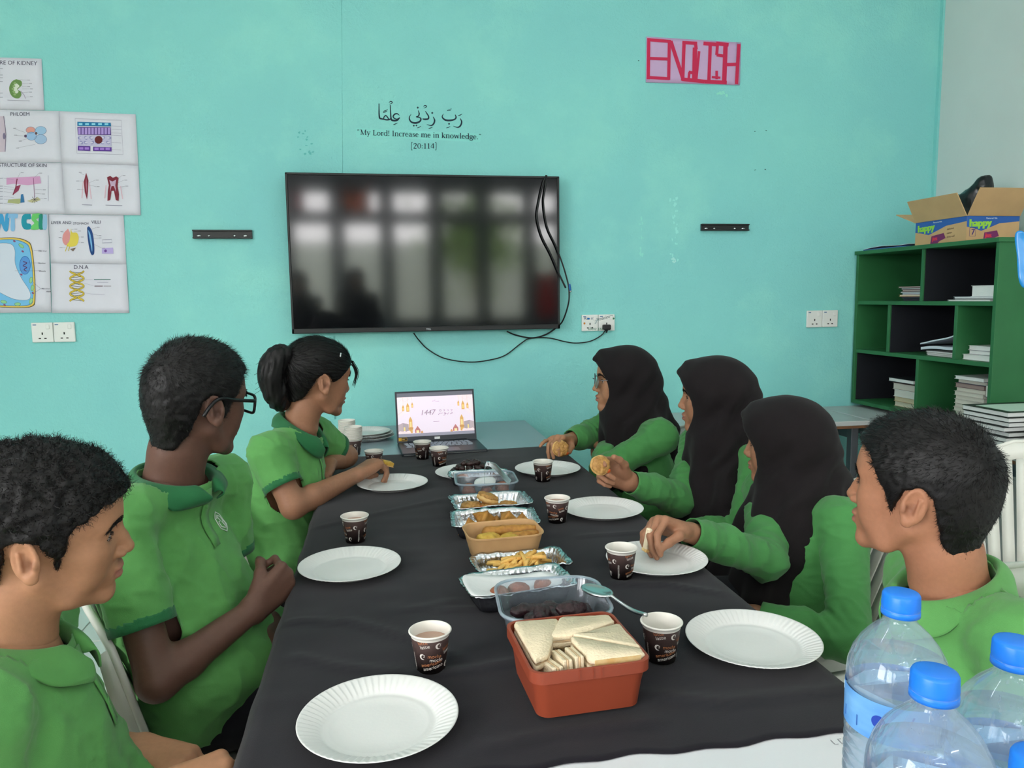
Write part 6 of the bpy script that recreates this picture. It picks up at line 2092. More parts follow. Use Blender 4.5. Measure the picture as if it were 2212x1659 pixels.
for k, (x, y, z, w, a) in enumerate(((-0.030, -0.052, 0.060, 0.014, 3), (-0.012, -0.050, 0.062, 0.013, 1), (-0.048, -0.062, 0.056, 0.016, 8))):
    X, Y = inbox(x, y)
    o = empty('sandwich_strip', (X, Y, TOP + z), 0, ['middle', 'right', 'left'][k] + ' upright sandwich strip at the front of the red box', 'sandwich', 'upright sandwich strips')
    o.rotation_euler = (R(-10), 0, rr + R(a))
    for nm, x0, x1, m in (('bread_slice', -w / 2, -w * 0.12, M_BREAD), ('filling', -w * 0.13, w * 0.13, M_FILL), ('bread_slice', w * 0.12, w / 2, M_BREAD)):
        box(nm, (x0, -0.014, -0.013), (x1, 0.040 - 0.004 * k, 0.016), m, o, 0.0015)

# ---- water bottles
M_PET = clear_plastic('blue_tinted_bottle_plastic', (0.90, 0.95, 1.0), 0.26, (0.74, 0.87, 1.0), 0.06)
M_CAP = mat('bright_blue_cap', (32, 124, 232), rough=0.35, var=0.02)
M_LABEL = mat('blue_bottle_label', (120, 180, 232), rough=0.4, col2=(60, 130, 210), vscale=14, stretch=(1, 1, 3))
M_WATER = clear_plastic('bottled_water', (0.86, 0.94, 1.0), 0.12, (0.72, 0.86, 1.0), 0.03)
BR = 0.0435
prof = [(0.0, 0.006), (0.022, 0.004), (0.034, 0.0), (0.041, 0.006), (BR, 0.016)]
z = 0.024
while z < 0.172:
    prof += [(BR, z), (BR - 0.0022, z + 0.004), (BR, z + 0.008)]; z += 0.0105
prof += [(BR, 0.184), (BR - 0.0012, 0.186), (BR - 0.0012, 0.226), (BR, 0.228)]
prof += [(BR, 0.233), (0.0425, 0.243), (0.0390, 0.255), (0.0330, 0.266), (0.0250, 0.276), (0.0165, 0.284), (0.0135, 0.288), (0.0135, 0.296), (0.0158, 0.297), (0.0158, 0.2985), (0.0128, 0.299), (0.0128, 0.312)]
v, f = lathe(prof, 48)
BSHELL = mesh_np('bottle_shell', v, f); BSHELL.materials.append(M_PET)
wp = [(0.0, 0.007)] + [(max(0.001, r - 0.0012), zz) for r, zz in prof[1:] if 0.007 < zz < 0.250] + [(0.0395, 0.251), (0.0, 0.251)]
v, f = lathe(wp, 48)
BWATER = mesh_np('water', v, f); BWATER.materials.append(M_WATER)
def cap_mesh():
    n = 120
    V, F = [], []
    pr = [(0.0, 0.0165, 0), (0.012, 0.0165, 0), (0.0148, 0.0155, 0), (0.0156, 0.0135, 1), (0.0160, 0.004, 1), (0.0160, 0.0015, 0), (0.0156, 0.0008, 0), (0.0163, 0.0002, 0), (0.0164, -0.0045, 0), (0.0145, -0.0045, 0)]
    for r, z, a in pr:
        for k in range(n):
            t = 2 * math.pi * k / n
            rr_ = r + a * 0.00025 * (1 if k % 2 else -1)
            V.append((rr_ * math.cos(t), rr_ * math.sin(t), z))
    for i in range(len(pr) - 1):
        for k in range(n):
            k2 = (k + 1) % n
            F.append((i * n + k, (i + 1) * n + k, (i + 1) * n + k2, i * n + k2))
    me = mesh_np('cap', V, F); me.materials.append(M_CAP)
    return me
CAPM = cap_mesh()
v, f = lathe([(BR + 0.0002, 0.188), (BR + 0.0002, 0.224)], 64)
LABM = mesh_np('label', v, f); LABM.materials.append(M_LABEL)
def label_ink():
    ik = Ink()
    L = 2 * math.pi * BR
    for k in range(3):
        o = k * L / 3
        ik.poly([(o, 0.152), (o + L / 3, 0.152), (o + L / 3, 0.158), (o + L / 6, 0.156), (o, 0.160)], (190, 220, 240)); ik.rect(o + 0.01, 0.132, o + 0.03, 0.142, (50, 100, 180)); ik.ell(o + 0.05, 0.145, 0.006, 0.006, (40, 70, 170))
        ik.line([(o + 0.060, 0.135), (o + 0.066, 0.150), (o + 0.072, 0.140), (o + 0.078, 0.156)], 0.0016, (40, 70, 170))
    o = ik.build('label_print', M_INK, None, lambda x, y, h: ((BR + 0.0004 + h) * math.cos(x / BR), (BR + 0.0004 + h) * math.sin(x / BR), y + 0.062), base=0.0, step=0.00002)
    me = o.data; bpy.data.objects.remove(o)
    return me
LABP = label_ink()
for k, (x, y, rz, lab) in enumerate(((0.456, 0.584, 0.5, 'water bottle with blue cap farthest from the camera, its blue label in view'), (0.383, 0.452, 1.5, 'water bottle with blue cap in the middle of the bottle group'), (0.478, 0.482, 2.6, 'water bottle with blue cap cut off by the right picture edge'), (0.372, 0.352, 4.0, 'water bottle nearest the camera with only its blue cap in view'))):
    b = empty('water_bottle', (x, y, TAB_Z + 0.0003), rz, lab, 'bottle', 'blue-capped water bottles')
    link('bottle_shell', BSHELL, None, b); link('water', BWATER, None, b)
    link('cap', CAPM, None, b, loc=(0, 0, 0.2975))
    lb = link('label', LABM, None, b); link('print', LABP, None, lb)
# ================================================================== people
def frame(yaw, pitch=0.0, roll=0.0):
    """columns: forward, left, up (degrees; pitch up positive, roll to the left positive)."""
    cy, sy = math.cos(R(yaw)), math.sin(R(yaw))
    cp, sp = math.cos(R(pitch)), math.sin(R(pitch))
    cr, sr = math.cos(R(roll)), math.sin(R(roll))
    f = np.array([cy * cp, sy * cp, sp])
    l = np.array([-sy, cy, 0.0])
    u = np.cross(f, l)
    return np.stack([f, l * cr + u * sr, u * cr - l * sr], 1)

def skin_mat(name, col):
    m = mat(name, col, rough=0.52, spec=0.35, attr='Col', var=0.05, vscale=140, bump=0.06, bscale=700, sub=0.06)
    return m

def head_field(jaw=1.0, nose=1.0, lips=1.0, brow=1.0, cheek=1.0):
    f = Field()
    f.ell((-0.010, 0, 0.027), (0.098, 0.0745, 0.089), k=0.02)
    f.ell((0.036, 0, 0.030), (0.057, 0.062, 0.062), k=0.02)
    f.ell((0.034, 0, -0.030), (0.056, 0.056, 0.072), k=0.02)
    for s in (-1, 1):
        f.cone((-0.004, s * 0.052, -0.050), (0.030, s * 0.040 * jaw, -0.086), 0.016, 0.014, 0.022)
        f.cone((0.030, s * 0.040 * jaw, -0.086), (0.070, s * 0.012, -0.104), 0.014, 0.013, 0.018)
        f.ell((0.056, s * 0.040, -0.020), (0.020, 0.018 * cheek, 0.020), k=0.022)
        f.ell((0.052, s * 0.034, -0.052), (0.020, 0.018 * cheek, 0.024), k=0.02)
    f.ell((0.076, 0, -0.101), (0.0135, 0.019, 0.0145), k=0.014)
    f.ell((0.074, 0, -0.070), (0.019, 0.027, 0.022), k=0.014)
    for s in (-1, 1):
        f.cone((0.079, s * 0.012, 0.021), (0.068, s * 0.044, 0.021), 0.010 * brow, 0.008, 0.014)
        f.ell((0.094, s * 0.033, 0.001), (0.0175, 0.0185, 0.0125), k=0.012, op='s')
    # lids
    for s in (-1, 1):
        f.ell((0.0655, s * 0.032, 0.000), (0.0145, 0.0150, 0.0128), k=0.004)
        f.cone((0.0785, s * 0.022, 0.0055), (0.0735, s * 0.044, 0.004), 0.0030, 0.0026, 0.004)
        f.cone((0.079, s * 0.023, -0.0075), (0.073, s * 0.043, -0.006), 0.0026, 0.0022, 0.004)
        f.ell((0.0835, s * 0.0325, -0.0010), (0.0110, 0.0128, 0.0048), k=0.002, op='s')
    # nose
    f.cone((0.080, 0, 0.012), (0.0945, 0, -0.018), 0.0075 * nose, 0.0080 * nose, 0.010)
    f.cone((0.0945, 0, -0.018), (0.1025, 0, -0.034), 0.0080 * nose, 0.0094 * nose, 0.007)
    for s in (-1, 1):
        f.ell((0.0925, s * 0.0120 * nose, -0.0380), (0.0100, 0.0072 * nose, 0.0070), k=0.006)
        f.ell((0.0985, s * 0.0064, -0.0462), (0.0050, 0.0032, 0.0032), k=0.003, op='s')
    # lips
    f.ell((0.0905, 0, -0.0620), (0.0095, 0.0195, 0.0060 * lips), k=0.004)
    f.ell((0.0900, 0, -0.0745), (0.0095, 0.0175, 0.0066 * lips), k=0.004)
    f.ell((0.1005, 0, -0.0680), (0.0085, 0.021, 0.0013), k=0.0025, op='s')
    f.ell((0.0985, 0, -0.0865), (0.0085, 0.016, 0.0050), k=0.006, op='s')
    f.ell((0.100, 0, -0.0525), (0.0045, 0.0035, 0.0060), k=0.004, op='s')
    # ears
    for s in (-1, 1):
        a = R(24) * s
        rot = np.array([[math.cos(a), -math.sin(a) * 1, 0], [math.sin(a), math.cos(a), 0], [0, 0, 1]])
        t = R(-10)
        rot = rot @ np.array([[math.cos(t), 0, math.sin(t)], [0, 1, 0], [-math.sin(t), 0, math.cos(t)]])
        c = np.array((-0.018, s * 0.0785, -0.006))
        f.ell(c, (0.0185, 0.0062, 0.0305), rot, k=0.006)
        o = rot @ np.array([0.0010, s * 0.0066, 0.004])
        f.ell(c + o, (0.0136, 0.0080, 0.0238), rot, k=0.002, op='s')
        # antihelix and tragus
        q0, q1 = c + rot @ np.array([-0.006, s * 0.0026, 0.012]), c + rot @ np.array([-0.005, s * 0.0026, -0.012])
        f.cone(q0, q1, 0.0026, 0.0030, 0.003)
        q2 = c + rot @ np.array([0.0125, s * 0.002, -0.005])
        f.ell(q2, (0.0045, 0.0045, 0.0065), k=0.004)
        f.ell(c + rot @ np.array([0.004, s * 0.001, -0.0255]), (0.0085, 0.0052, 0.0085), k=0.005)
        f.ell(c + rot @ np.array([0.0045, s * 0.003, -0.006]), (0.0052, 0.006, 0.0072), k=0.002, op='s')
    return f

def skin_cols(P, base, lip, darker):
    """P in head coordinates: lips and eye rims are pigment of the skin; the shade in the ear hollows is painted on."""
    base, lip, darker = (np.array(lin(c)) for c in (base, lip, darker))
    C = np.tile(base, (len(P), 1))
    def blend(w, col):
        nonlocal C
        C = C * (1 - w[:, None]) + col * w[:, None]
    x, y, z = P[:, 0], P[:, 1], P[:, 2]
    w = np.clip(1.25 - ((y / 0.022) ** 2 + ((z + 0.068) / 0.0125) ** 2), 0, 1) * (x > 0.082)
    blend(0.75 * np.minimum(1, w * 1.6), lip)
    w = np.clip(1.0 - (((np.abs(y) - 0.0325) / 0.0175) ** 2 + ((z + 0.001) / 0.0115) ** 2), 0, 1) * (x > 0.06)
    blend(0.45 * w, darker)
    w = np.clip(1.0 - (((x + 0.014) / 0.012) ** 2 + ((z + 0.010) / 0.012) ** 2), 0, 1) * (np.abs(y) > 0.070)
    blend(0.55 * w, darker)  # shade of the ear hollow, painted into the skin colour
    return C

def poly_sd(X, Z, poly):
    """signed distance to a polygon (negative inside), arrays X, Z."""
    d = np.full(X.shape, 1e9)
    s = np.ones(X.shape)
    n = len(poly)
    for i in range(n):
        ax, az = poly[i]; bx, bz = poly[i - 1]
        ex, ez = bx - ax, bz - az
        wx, wz = X - ax, Z - az
        t = np.clip((wx * ex + wz * ez) / (ex * ex + ez * ez), 0, 1)
        d = np.minimum(d, (wx - ex * t) ** 2 + (wz - ez * t) ** 2)
        c1, c2, c3 = Z >= az, Z < bz, ex * wz > ez * wx
        fl = (c1 & c2 & c3) | (~c1 & ~c2 & ~c3)
        s = np.where(fl, -s, s)
    return s * np.sqrt(d)

M_HAIR = mat('black_hair', (11, 9, 10), rough=0.5, spec=0.35, var=0.35, vscale=90)
M_EYE = mat('eye_white', (214, 206, 200), rough=0.15, spec=0.6, attr='Col')
M_BROW = mat('black_brow_hair', (20, 15, 14), rough=0.6)

def strands(P, N, L, w, dirs, seg=3, curl=0.0, seed=0, taper=0.25):
    """thin tapered ribbons: roots P, normals N, lengths L, growth directions dirs."""
    rg = np.random.default_rng(seed)
    n = len(P)
    side = np.cross(dirs, rg.normal(size=(n, 3)))
    side /= np.linalg.norm(side, axis=1, keepdims=True) + 1e-9
    up = np.cross(side, dirs)
    rows = []
    for k in range(seg + 1):
        t = k / seg
        c = P + dirs * (L * t)[:, None]
        if curl:
            ph = rg.uniform(0, 6.28, n) if k == 0 else ph
            c = c + curl * t * (np.sin(ph + t * 5)[:, None] * side + np.cos(ph + t * 5)[:, None] * up)
        ww = (w * (1 - (1 - taper) * t))[:, None]
        rows.append((c - side * ww / 2, c + side * ww / 2))
    V = np.concatenate([np.stack([a, b], 1) for a, b in rows], 1).reshape(-1, 3)
    m = 2 * (seg + 1)
    base = (np.arange(n) * m)[:, None]
    Q = np.concatenate([base + np.array([2 * k, 2 * k + 1, 2 * k + 3, 2 * k + 2]) for k in range(seg)], 0)
    return V, Q

def sample_surface(V, Q, n, rg):
    a, b, c, d = (V[Q[:, i]] for i in range(4))
    ar = np.linalg.norm(np.cross(c - a, d - b), axis=1)
    i = rg.choice(len(Q), n, p=ar / ar.sum())
    u, v = rg.uniform(size=(n, 1)), rg.uniform(size=(n, 1))
    return (a[i] * (1 - u) + b[i] * u) * (1 - v) + (d[i] * (1 - u) + c[i] * u) * v, i

HAIRLINES = {   # side profile (x forward, z up) of the hair, in head coordinates
    'curly': [(0.110, 0.060), (0.090, 0.060), (0.074, 0.056), (0.058, 0.048), (0.044, 0.038), (0.033, 0.026), (0.026, 0.008), (0.023, -0.018), (0.016, -0.034), (0.011, -0.010), (-0.004, 0.018), (-0.026, 0.024), (-0.042, 0.010), (-0.044, -0.020), (-0.050, -0.050), (-0.072, -0.082), (-0.14, -0.082), (-0.16, 0.16), (0.13, 0.17)],
    'short': [(0.105, 0.070), (0.084, 0.068), (0.066, 0.062), (0.054, 0.048), (0.046, 0.032), (0.038, 0.016), (0.029, 0.004), (0.024, -0.022), (0.018, -0.036), (0.012, -0.012), (-0.002, 0.016), (-0.024, 0.024), (-0.042, 0.012), (-0.046, -0.020), (-0.050, -0.060), (-0.068, -0.092), (-0.14, -0.092), (-0.16, 0.16), (0.13, 0.17)],
    'pony': [(0.105, 0.050), (0.088, 0.052), (0.070, 0.040), (0.052, 0.024), (0.034, 0.006), (0.014, -0.004), (0.006, 0.008), (-0.004, 0.020), (-0.022, 0.022), (-0.040, 0.008), (-0.048, -0.020), (-0.060, -0.054), (-0.080, -0.074), (-0.14, -0.066), (-0.16, 0.16), (0.13, 0.17)],
}
def hair_cap(style, thick_top, thick_side):
    f = Field()
    f.ell((-0.012, 0, 0.027), (0.098 + thick_side, 0.0745 + thick_side, 0.089 + thick_top), k=0.02)
    f.ell((0.036, 0, 0.034), (0.057 + thick_top * 0.8, 0.062 + thick_side * 0.8, 0.062 + thick_top * 1.15), k=0.02)
    f.cone((-0.046, 0, -0.02), (-0.036, 0, -0.088), 0.052 + thick_side, 0.0455 + thick_side * 0.4, 0.02)
    line = HAIRLINES[style]
    def post(F, ax):
        X, Z = np.meshgrid(ax[0], ax[2], indexing='ij')
        D = poly_sd(X, Z, line)[:, None, :]
        k = 0.006
        h = np.clip(0.5 - 0.5 * (F - D) / k, 0, 1)
        return (F + (D - F) * h + k * h * (1 - h)).astype(np.float32)
    return f, post

def add_hair(parent, H, hp, style, seed, kind):
    """hair as one child: a solid cap plus short strands."""
    tt, ts = {'curly': (0.016, 0.009), 'short': (0.013, 0.0055), 'pony': (0.007, 0.006)}[style]
    f, post = hair_cap(style, tt, ts)
    V, Q = f.mesh((-0.14, -0.11, -0.11), (0.14, 0.11, 0.16), 0.003, post)
    N = vnormals(V, Q)
    if style == 'curly':
        V = V + N * (0.0035 * vnoise(V * 85, seed) + 0.002 * vnoise(V * 170, seed + 1))[:, None]
    elif style == 'short':
        V = V + N * (0.0015 * vnoise(V * 70, seed) + 0.001 * vnoise(V * 190, seed + 1))[:, None]
    else:
        V = V + N * (0.0007 * np.sin(np.arctan2(V[:, 1], V[:, 2] - 0.02) * 55 + 3 * vnoise(V * 20, seed)))[:, None]
    N = vnormals(V, Q)
    parts = [(V, Q)]
    rg = np.random.default_rng(seed)
    n = {'curly': 16000, 'short': 16000, 'pony': 6000}[style]
    P, i = sample_surface(V, Q, n, rg)
    NN = N[Q[i, 0]]
    P = P - NN * 0.002
    if style == 'curly':
        D = NN + 0.9 * rg.normal(size=P.shape)
        L = rg.uniform(0.006, 0.013, n) * np.where(P[:, 2] > 0.03, 1, 0.5)
        cu, w = 0.004, 0.0011
    elif style == 'short':
        whorl = np.array([-0.085, 0.0, 0.075])
        flow = P - whorl
        flow -= NN * (flow * NN).sum(1, keepdims=True)
        flow /= np.linalg.norm(flow, axis=1, keepdims=True) + 1e-6
        D = NN * 0.55 + flow * 1.0 + 0.35 * rg.normal(size=P.shape)
        L = rg.uniform(0.007, 0.014, n) * np.where(P[:, 2] > 0.04, 1.1, 0.6) * np.where(P[:, 0] > 0.075, 0.45, 1.0)
        cu, w = 0.0006, 0.0009
    else:
        tie = np.array([-0.098, 0.0, 0.062])
        flow = tie - P
        flow -= NN * (flow * NN).sum(1, keepdims=True)
        flow /= np.linalg.norm(flow, axis=1, keepdims=True) + 1e-6
        D = NN * 0.05 + flow + 0.06 * rg.normal(size=P.shape)
        L = rg.uniform(0.02, 0.035, n)
        P = P + NN * 0.0015
        cu, w = 0.0005, 0.0009
    D /= np.linalg.norm(D, axis=1, keepdims=True)
    parts.append(strands(P, NN, L, np.full(n, w), D, 3, cu, seed))
    if style == 'pony':
        # side locks framing the face
        for sgn in (1, -1):
            for q in range(14):
                a = np.array([0.092 + 0.004 * rg.normal(), sgn * (0.020 + 0.012 * rg.uniform()), 0.058])
                b = np.array([0.102, sgn * (0.046 + 0.006 * rg.normal()), 0.030 - 0.01 * rg.uniform()])
                c = np.array([0.094, sgn * (0.056 + 0.004 * rg.normal()), 0.000 - 0.02 * rg.uniform()])
                v, ff = tube(spline([a, b, c], 5), [0.0012, 0.0014, 0.0014, 0.0013, 0.0013, 0.0012, 0.0012, 0.001, 0.0008, 0.0006, 0.0003], 4)
                parts.append((np.array(v), np.array([q4 for q4 in ff if len(q4) == 4])))
    V, Q = [], []
    n0 = 0
    for v, q in parts:
        V.append(np.asarray(v, float)); Q.append(np.asarray(q) + n0); n0 += len(v)
    V, Q = np.concatenate(V), np.concatenate(Q)
    V = hp + (V @ H.T)
    o = link('hair', mesh_quads('hair', V, Q), M_HAIR, parent)
    return o

def add_eyes_brows(parent, H, hp, iris=(46, 28, 20), brows=True, seed=0, look=(0.0, 0.0), skin_tree=None):
    def on_skin(P, lift):
        for i in range(len(P)):
            hit = skin_tree.ray_cast(Vector((0.16, P[i, 1] * 1.12, P[i, 2])), Vector((-1, -P[i, 1] * 0.8, 0)).normalized(), 0.2)
            if hit[0] is not None:
                P[i] = np.array(hit[0]) + np.array(hit[1]) * lift
        return P
    for s in (-1, 1):
        c = np.array((0.0680, s * 0.0322, -0.0008))
        v, f = lathe([(0.0123 * math.sin(R(a)), 0.0123 * math.cos(R(a))) for a in range(0, 181, 9)], 24)
        A = np.array(v)[:, [2, 0, 1]]
        me = mesh_np('eye', A, f)
        d = np.array([1.0, s * 0.10 + look[0], look[1]]); d /= np.linalg.norm(d)
        ang = np.degrees(np.arccos(np.clip((A / 0.0123) @ d, -1, 1)))
        C = np.where((ang < 13)[:, None], np.array(lin((10, 8, 8))), np.where((ang < 30)[:, None], np.array(lin(iris)), np.array(lin((206, 196, 190)))))
        set_cols(me, C)
        me.transform(Matrix.Translation(Vector(c)))
        A = np.array([tuple(q.co) for q in me.vertices])
        me.vertices.foreach_set('co', (hp + A @ H.T).ravel())
        o = link('eye', me, M_EYE, parent)
        if brows:
            rg = np.random.default_rng(seed + 5 + s)
            n = 360
            t = rg.uniform(size=n)
            bx = np.interp(t, [0, 0.4, 0.75, 1], [0.0905, 0.0875, 0.0790, 0.0650])
            by = np.interp(t, [0, 0.4, 0.75, 1], [0.012, 0.026, 0.040, 0.050])
            bz = np.interp(t, [0, 0.4, 0.75, 1], [0.0175, 0.0225, 0.0235, 0.0165])
            wz = np.interp(t, [0, 0.3, 1], [0.0044, 0.0046, 0.0014])
            P = np.stack([bx, s * by, bz + wz * rg.uniform(-1, 1, n)], 1)
            P = on_skin(P, 0.0004)
            D = np.stack([np.full(n, -0.30), np.full(n, s * 0.85), np.interp(t, [0, 0.5, 1], [0.6, 0.2, -0.5])], 1) + 0.15 * rg.normal(size=(n, 3))
            D /= np.linalg.norm(D, axis=1, keepdims=True)
            V, Q = strands(P, None, rg.uniform(0.005, 0.009, n), np.full(n, 0.0009), D, 2, 0, seed)
            # lashes
            m = 40
            t = rg.uniform(size=m)
            P2 = np.stack([np.interp(t, [0, 0.5, 1], [0.0805, 0.0815, 0.0765]), s * np.interp(t, [0, 0.5, 1], [0.022, 0.033, 0.045]), np.interp(t, [0, 0.5, 1], [0.002, 0.0042, 0.001])], 1)
            P2 = on_skin(P2, -0.0008)
            D2 = np.stack([np.full(m, 0.9), s * np.interp(t, [0, 1], [-0.1, 0.7]), np.full(m, -0.05)], 1) + 0.1 * rg.normal(size=(m, 3))
            D2 /= np.linalg.norm(D2, axis=1, keepdims=True)
            V2, Q2 = strands(P2, None, np.full(m, 0.006), np.full(m, 0.0009), D2, 2, 0, seed)
            VV, QQ = np.concatenate([V, V2]), np.concatenate([Q, Q2 + len(V)])
            link('eyebrow', mesh_quads('eyebrow', hp + VV @ H.T, QQ), M_BROW, parent)

# ---- hands
def hand_ops(f, wrist, d, n, side, curls, spread=0.10, thumb=((0.7, 0.6, 0.25), (0.9, 0.15, 0.35), (0.95, -0.1, 0.3)), s=1.0):
    """right hand: side=+1. d wrist to knuckles, n out of the palm. curls: four triples of degrees. thumb: three directions in (d, thumb side, n)."""
    d = np.array(d, float); d /= np.linalg.norm(d)
    n = np.array(n, float); n -= d * (n @ d); n /= np.linalg.norm(n)
    l = np.cross(d, n) * side
    w = np.array(wrist, float)
    def P(a, b, c):
        return w + (d * a + l * b + n * c) * s
    base = [(0.086, 0.029, 0.0), (0.090, 0.0095, -0.002), (0.086, -0.010, -0.001), (0.078, -0.0275, 0.002)]
    lens = [(0.040, 0.024, 0.020), (0.044, 0.028, 0.021), (0.041, 0.026, 0.021), (0.032, 0.019, 0.018)]
    rad = [0.0088, 0.0090, 0.0086, 0.0076]
    for (a, b, c), L, r, cu, k in zip(base, lens, rad, curls, range(4)):
        f.cone(P(-0.004, b * 0.55, 0.0), P(a, b, c), 0.0155 * s, 0.0118 * s, 0.012)
        p = P(a, b, c)
        ang = 0.0
        sp = spread * (1.5 - k) / 1.5
        dd = d * math.cos(sp) + l * math.sin(sp)
        rr = r
        for q in range(3):
            ang += R(cu[q])
            v = dd * math.cos(ang) + n * math.sin(ang)
            e = p + v * L[q] * s
            f.cone(p, e, rr * s, rr * 0.9 * s, 0.0035 if q else 0.006)
            p = e; rr *= 0.9
    # thumb
    p = P(0.022, 0.020, 0.006)
    for (a, b, c), L, r0, r1 in zip(thumb, (0.040, 0.031, 0.025), (0.0150, 0.0108, 0.0096), (0.0112, 0.0098, 0.0082)):
        v = d * a + l * b + n * c
        v /= np.linalg.norm(v)
        e = p + v * L * s
        f.cone(p, e, r0 * s, r1 * s, 0.006)
        p = e
    f.ell(P(0.035, 0.020, 0.007), (0.028 * s, 0.017 * s, 0.014 * s), np.stack([d, l, n], 1), 0.012)
    f.ell(P(0.045, -0.018, 0.006), (0.032 * s, 0.014 * s, 0.012 * s), np.stack([d, l, n], 1), 0.012)
    return f

M_POLO = None
def cloth_mat(name, col, v=0.05, sheen=0.15, rough=0.75, bump=0.2):
    return mat(name, col, rough=rough, spec=0.25, var=v, vscale=30, bump=bump, bscale=800, sheen=sheen)
M_SHIRT = cloth_mat('bright_green_polo_fabric', (94, 158, 86))
M_SHIRT2 = cloth_mat('leaf_green_jersey_fabric', (70, 134, 72))
M_COLLAR = cloth_mat('dark_green_rib_knit', (40, 110, 66))
M_HIJAB = cloth_mat('black_hijab_fabric', (22, 17, 19), 0.08, 0.06, 0.85)
M_TROUSER = cloth_mat('black_trouser_fabric', (20, 20, 26), 0.08, 0.1, 0.85)
M_GLASSF = mat('black_glasses_frame', (14, 14, 18), rough=0.3)
M_WIRE = mat('thin_metal_glasses_frame', (130, 128, 132), rough=0.3, metal=0.9)
M_WHITEINK = mat('white_embroidery', (214, 224, 214), rough=0.7)

def wrinkle(V, Q, amp, seed, folds=()):
    """cloth relief: soft noise creases plus listed folds (a, b, radius, count, amp)."""
    N = vnormals(V, Q)
    n1 = vnoise(V * np.array([13, 13, 8]) + seed, seed)
    n2 = vnoise(V * np.array([28, 28, 18]) + seed, seed + 1)
    r = 1 - np.abs(n1) * 2
    n3 = vnoise(V * np.array([22, 22, 42]) + V[:, [2, 0, 1]] * 14 + seed, seed + 2)
    r3 = 1 - np.abs(n3) * 2.2
    d = amp * (0.55 * np.clip(r, -0.5, 1) ** 2 * np.sign(r) + 0.25 * n2 + 0.30 * np.clip(r3, 0, 1) ** 2)
    for a, b, rad, cnt, am in folds:
        a, b = np.array(a), np.array(b)
        ab = b - a
        L = np.linalg.norm(ab)
        t = ((V - a) @ ab) / (L * L)
        dist = np.linalg.norm(V - a - np.clip(t, 0, 1)[:, None] * ab, axis=1)
        w = np.clip(1 - dist / rad, 0, 1) * np.clip(1.2 - np.abs(t - 0.5) * 2.2, 0, 1)
        d = d + am * w * np.sin(t * cnt * 2 * math.pi + 2.0 * vnoise(V * 22, seed + 7))
    return V + N * d[:, None]

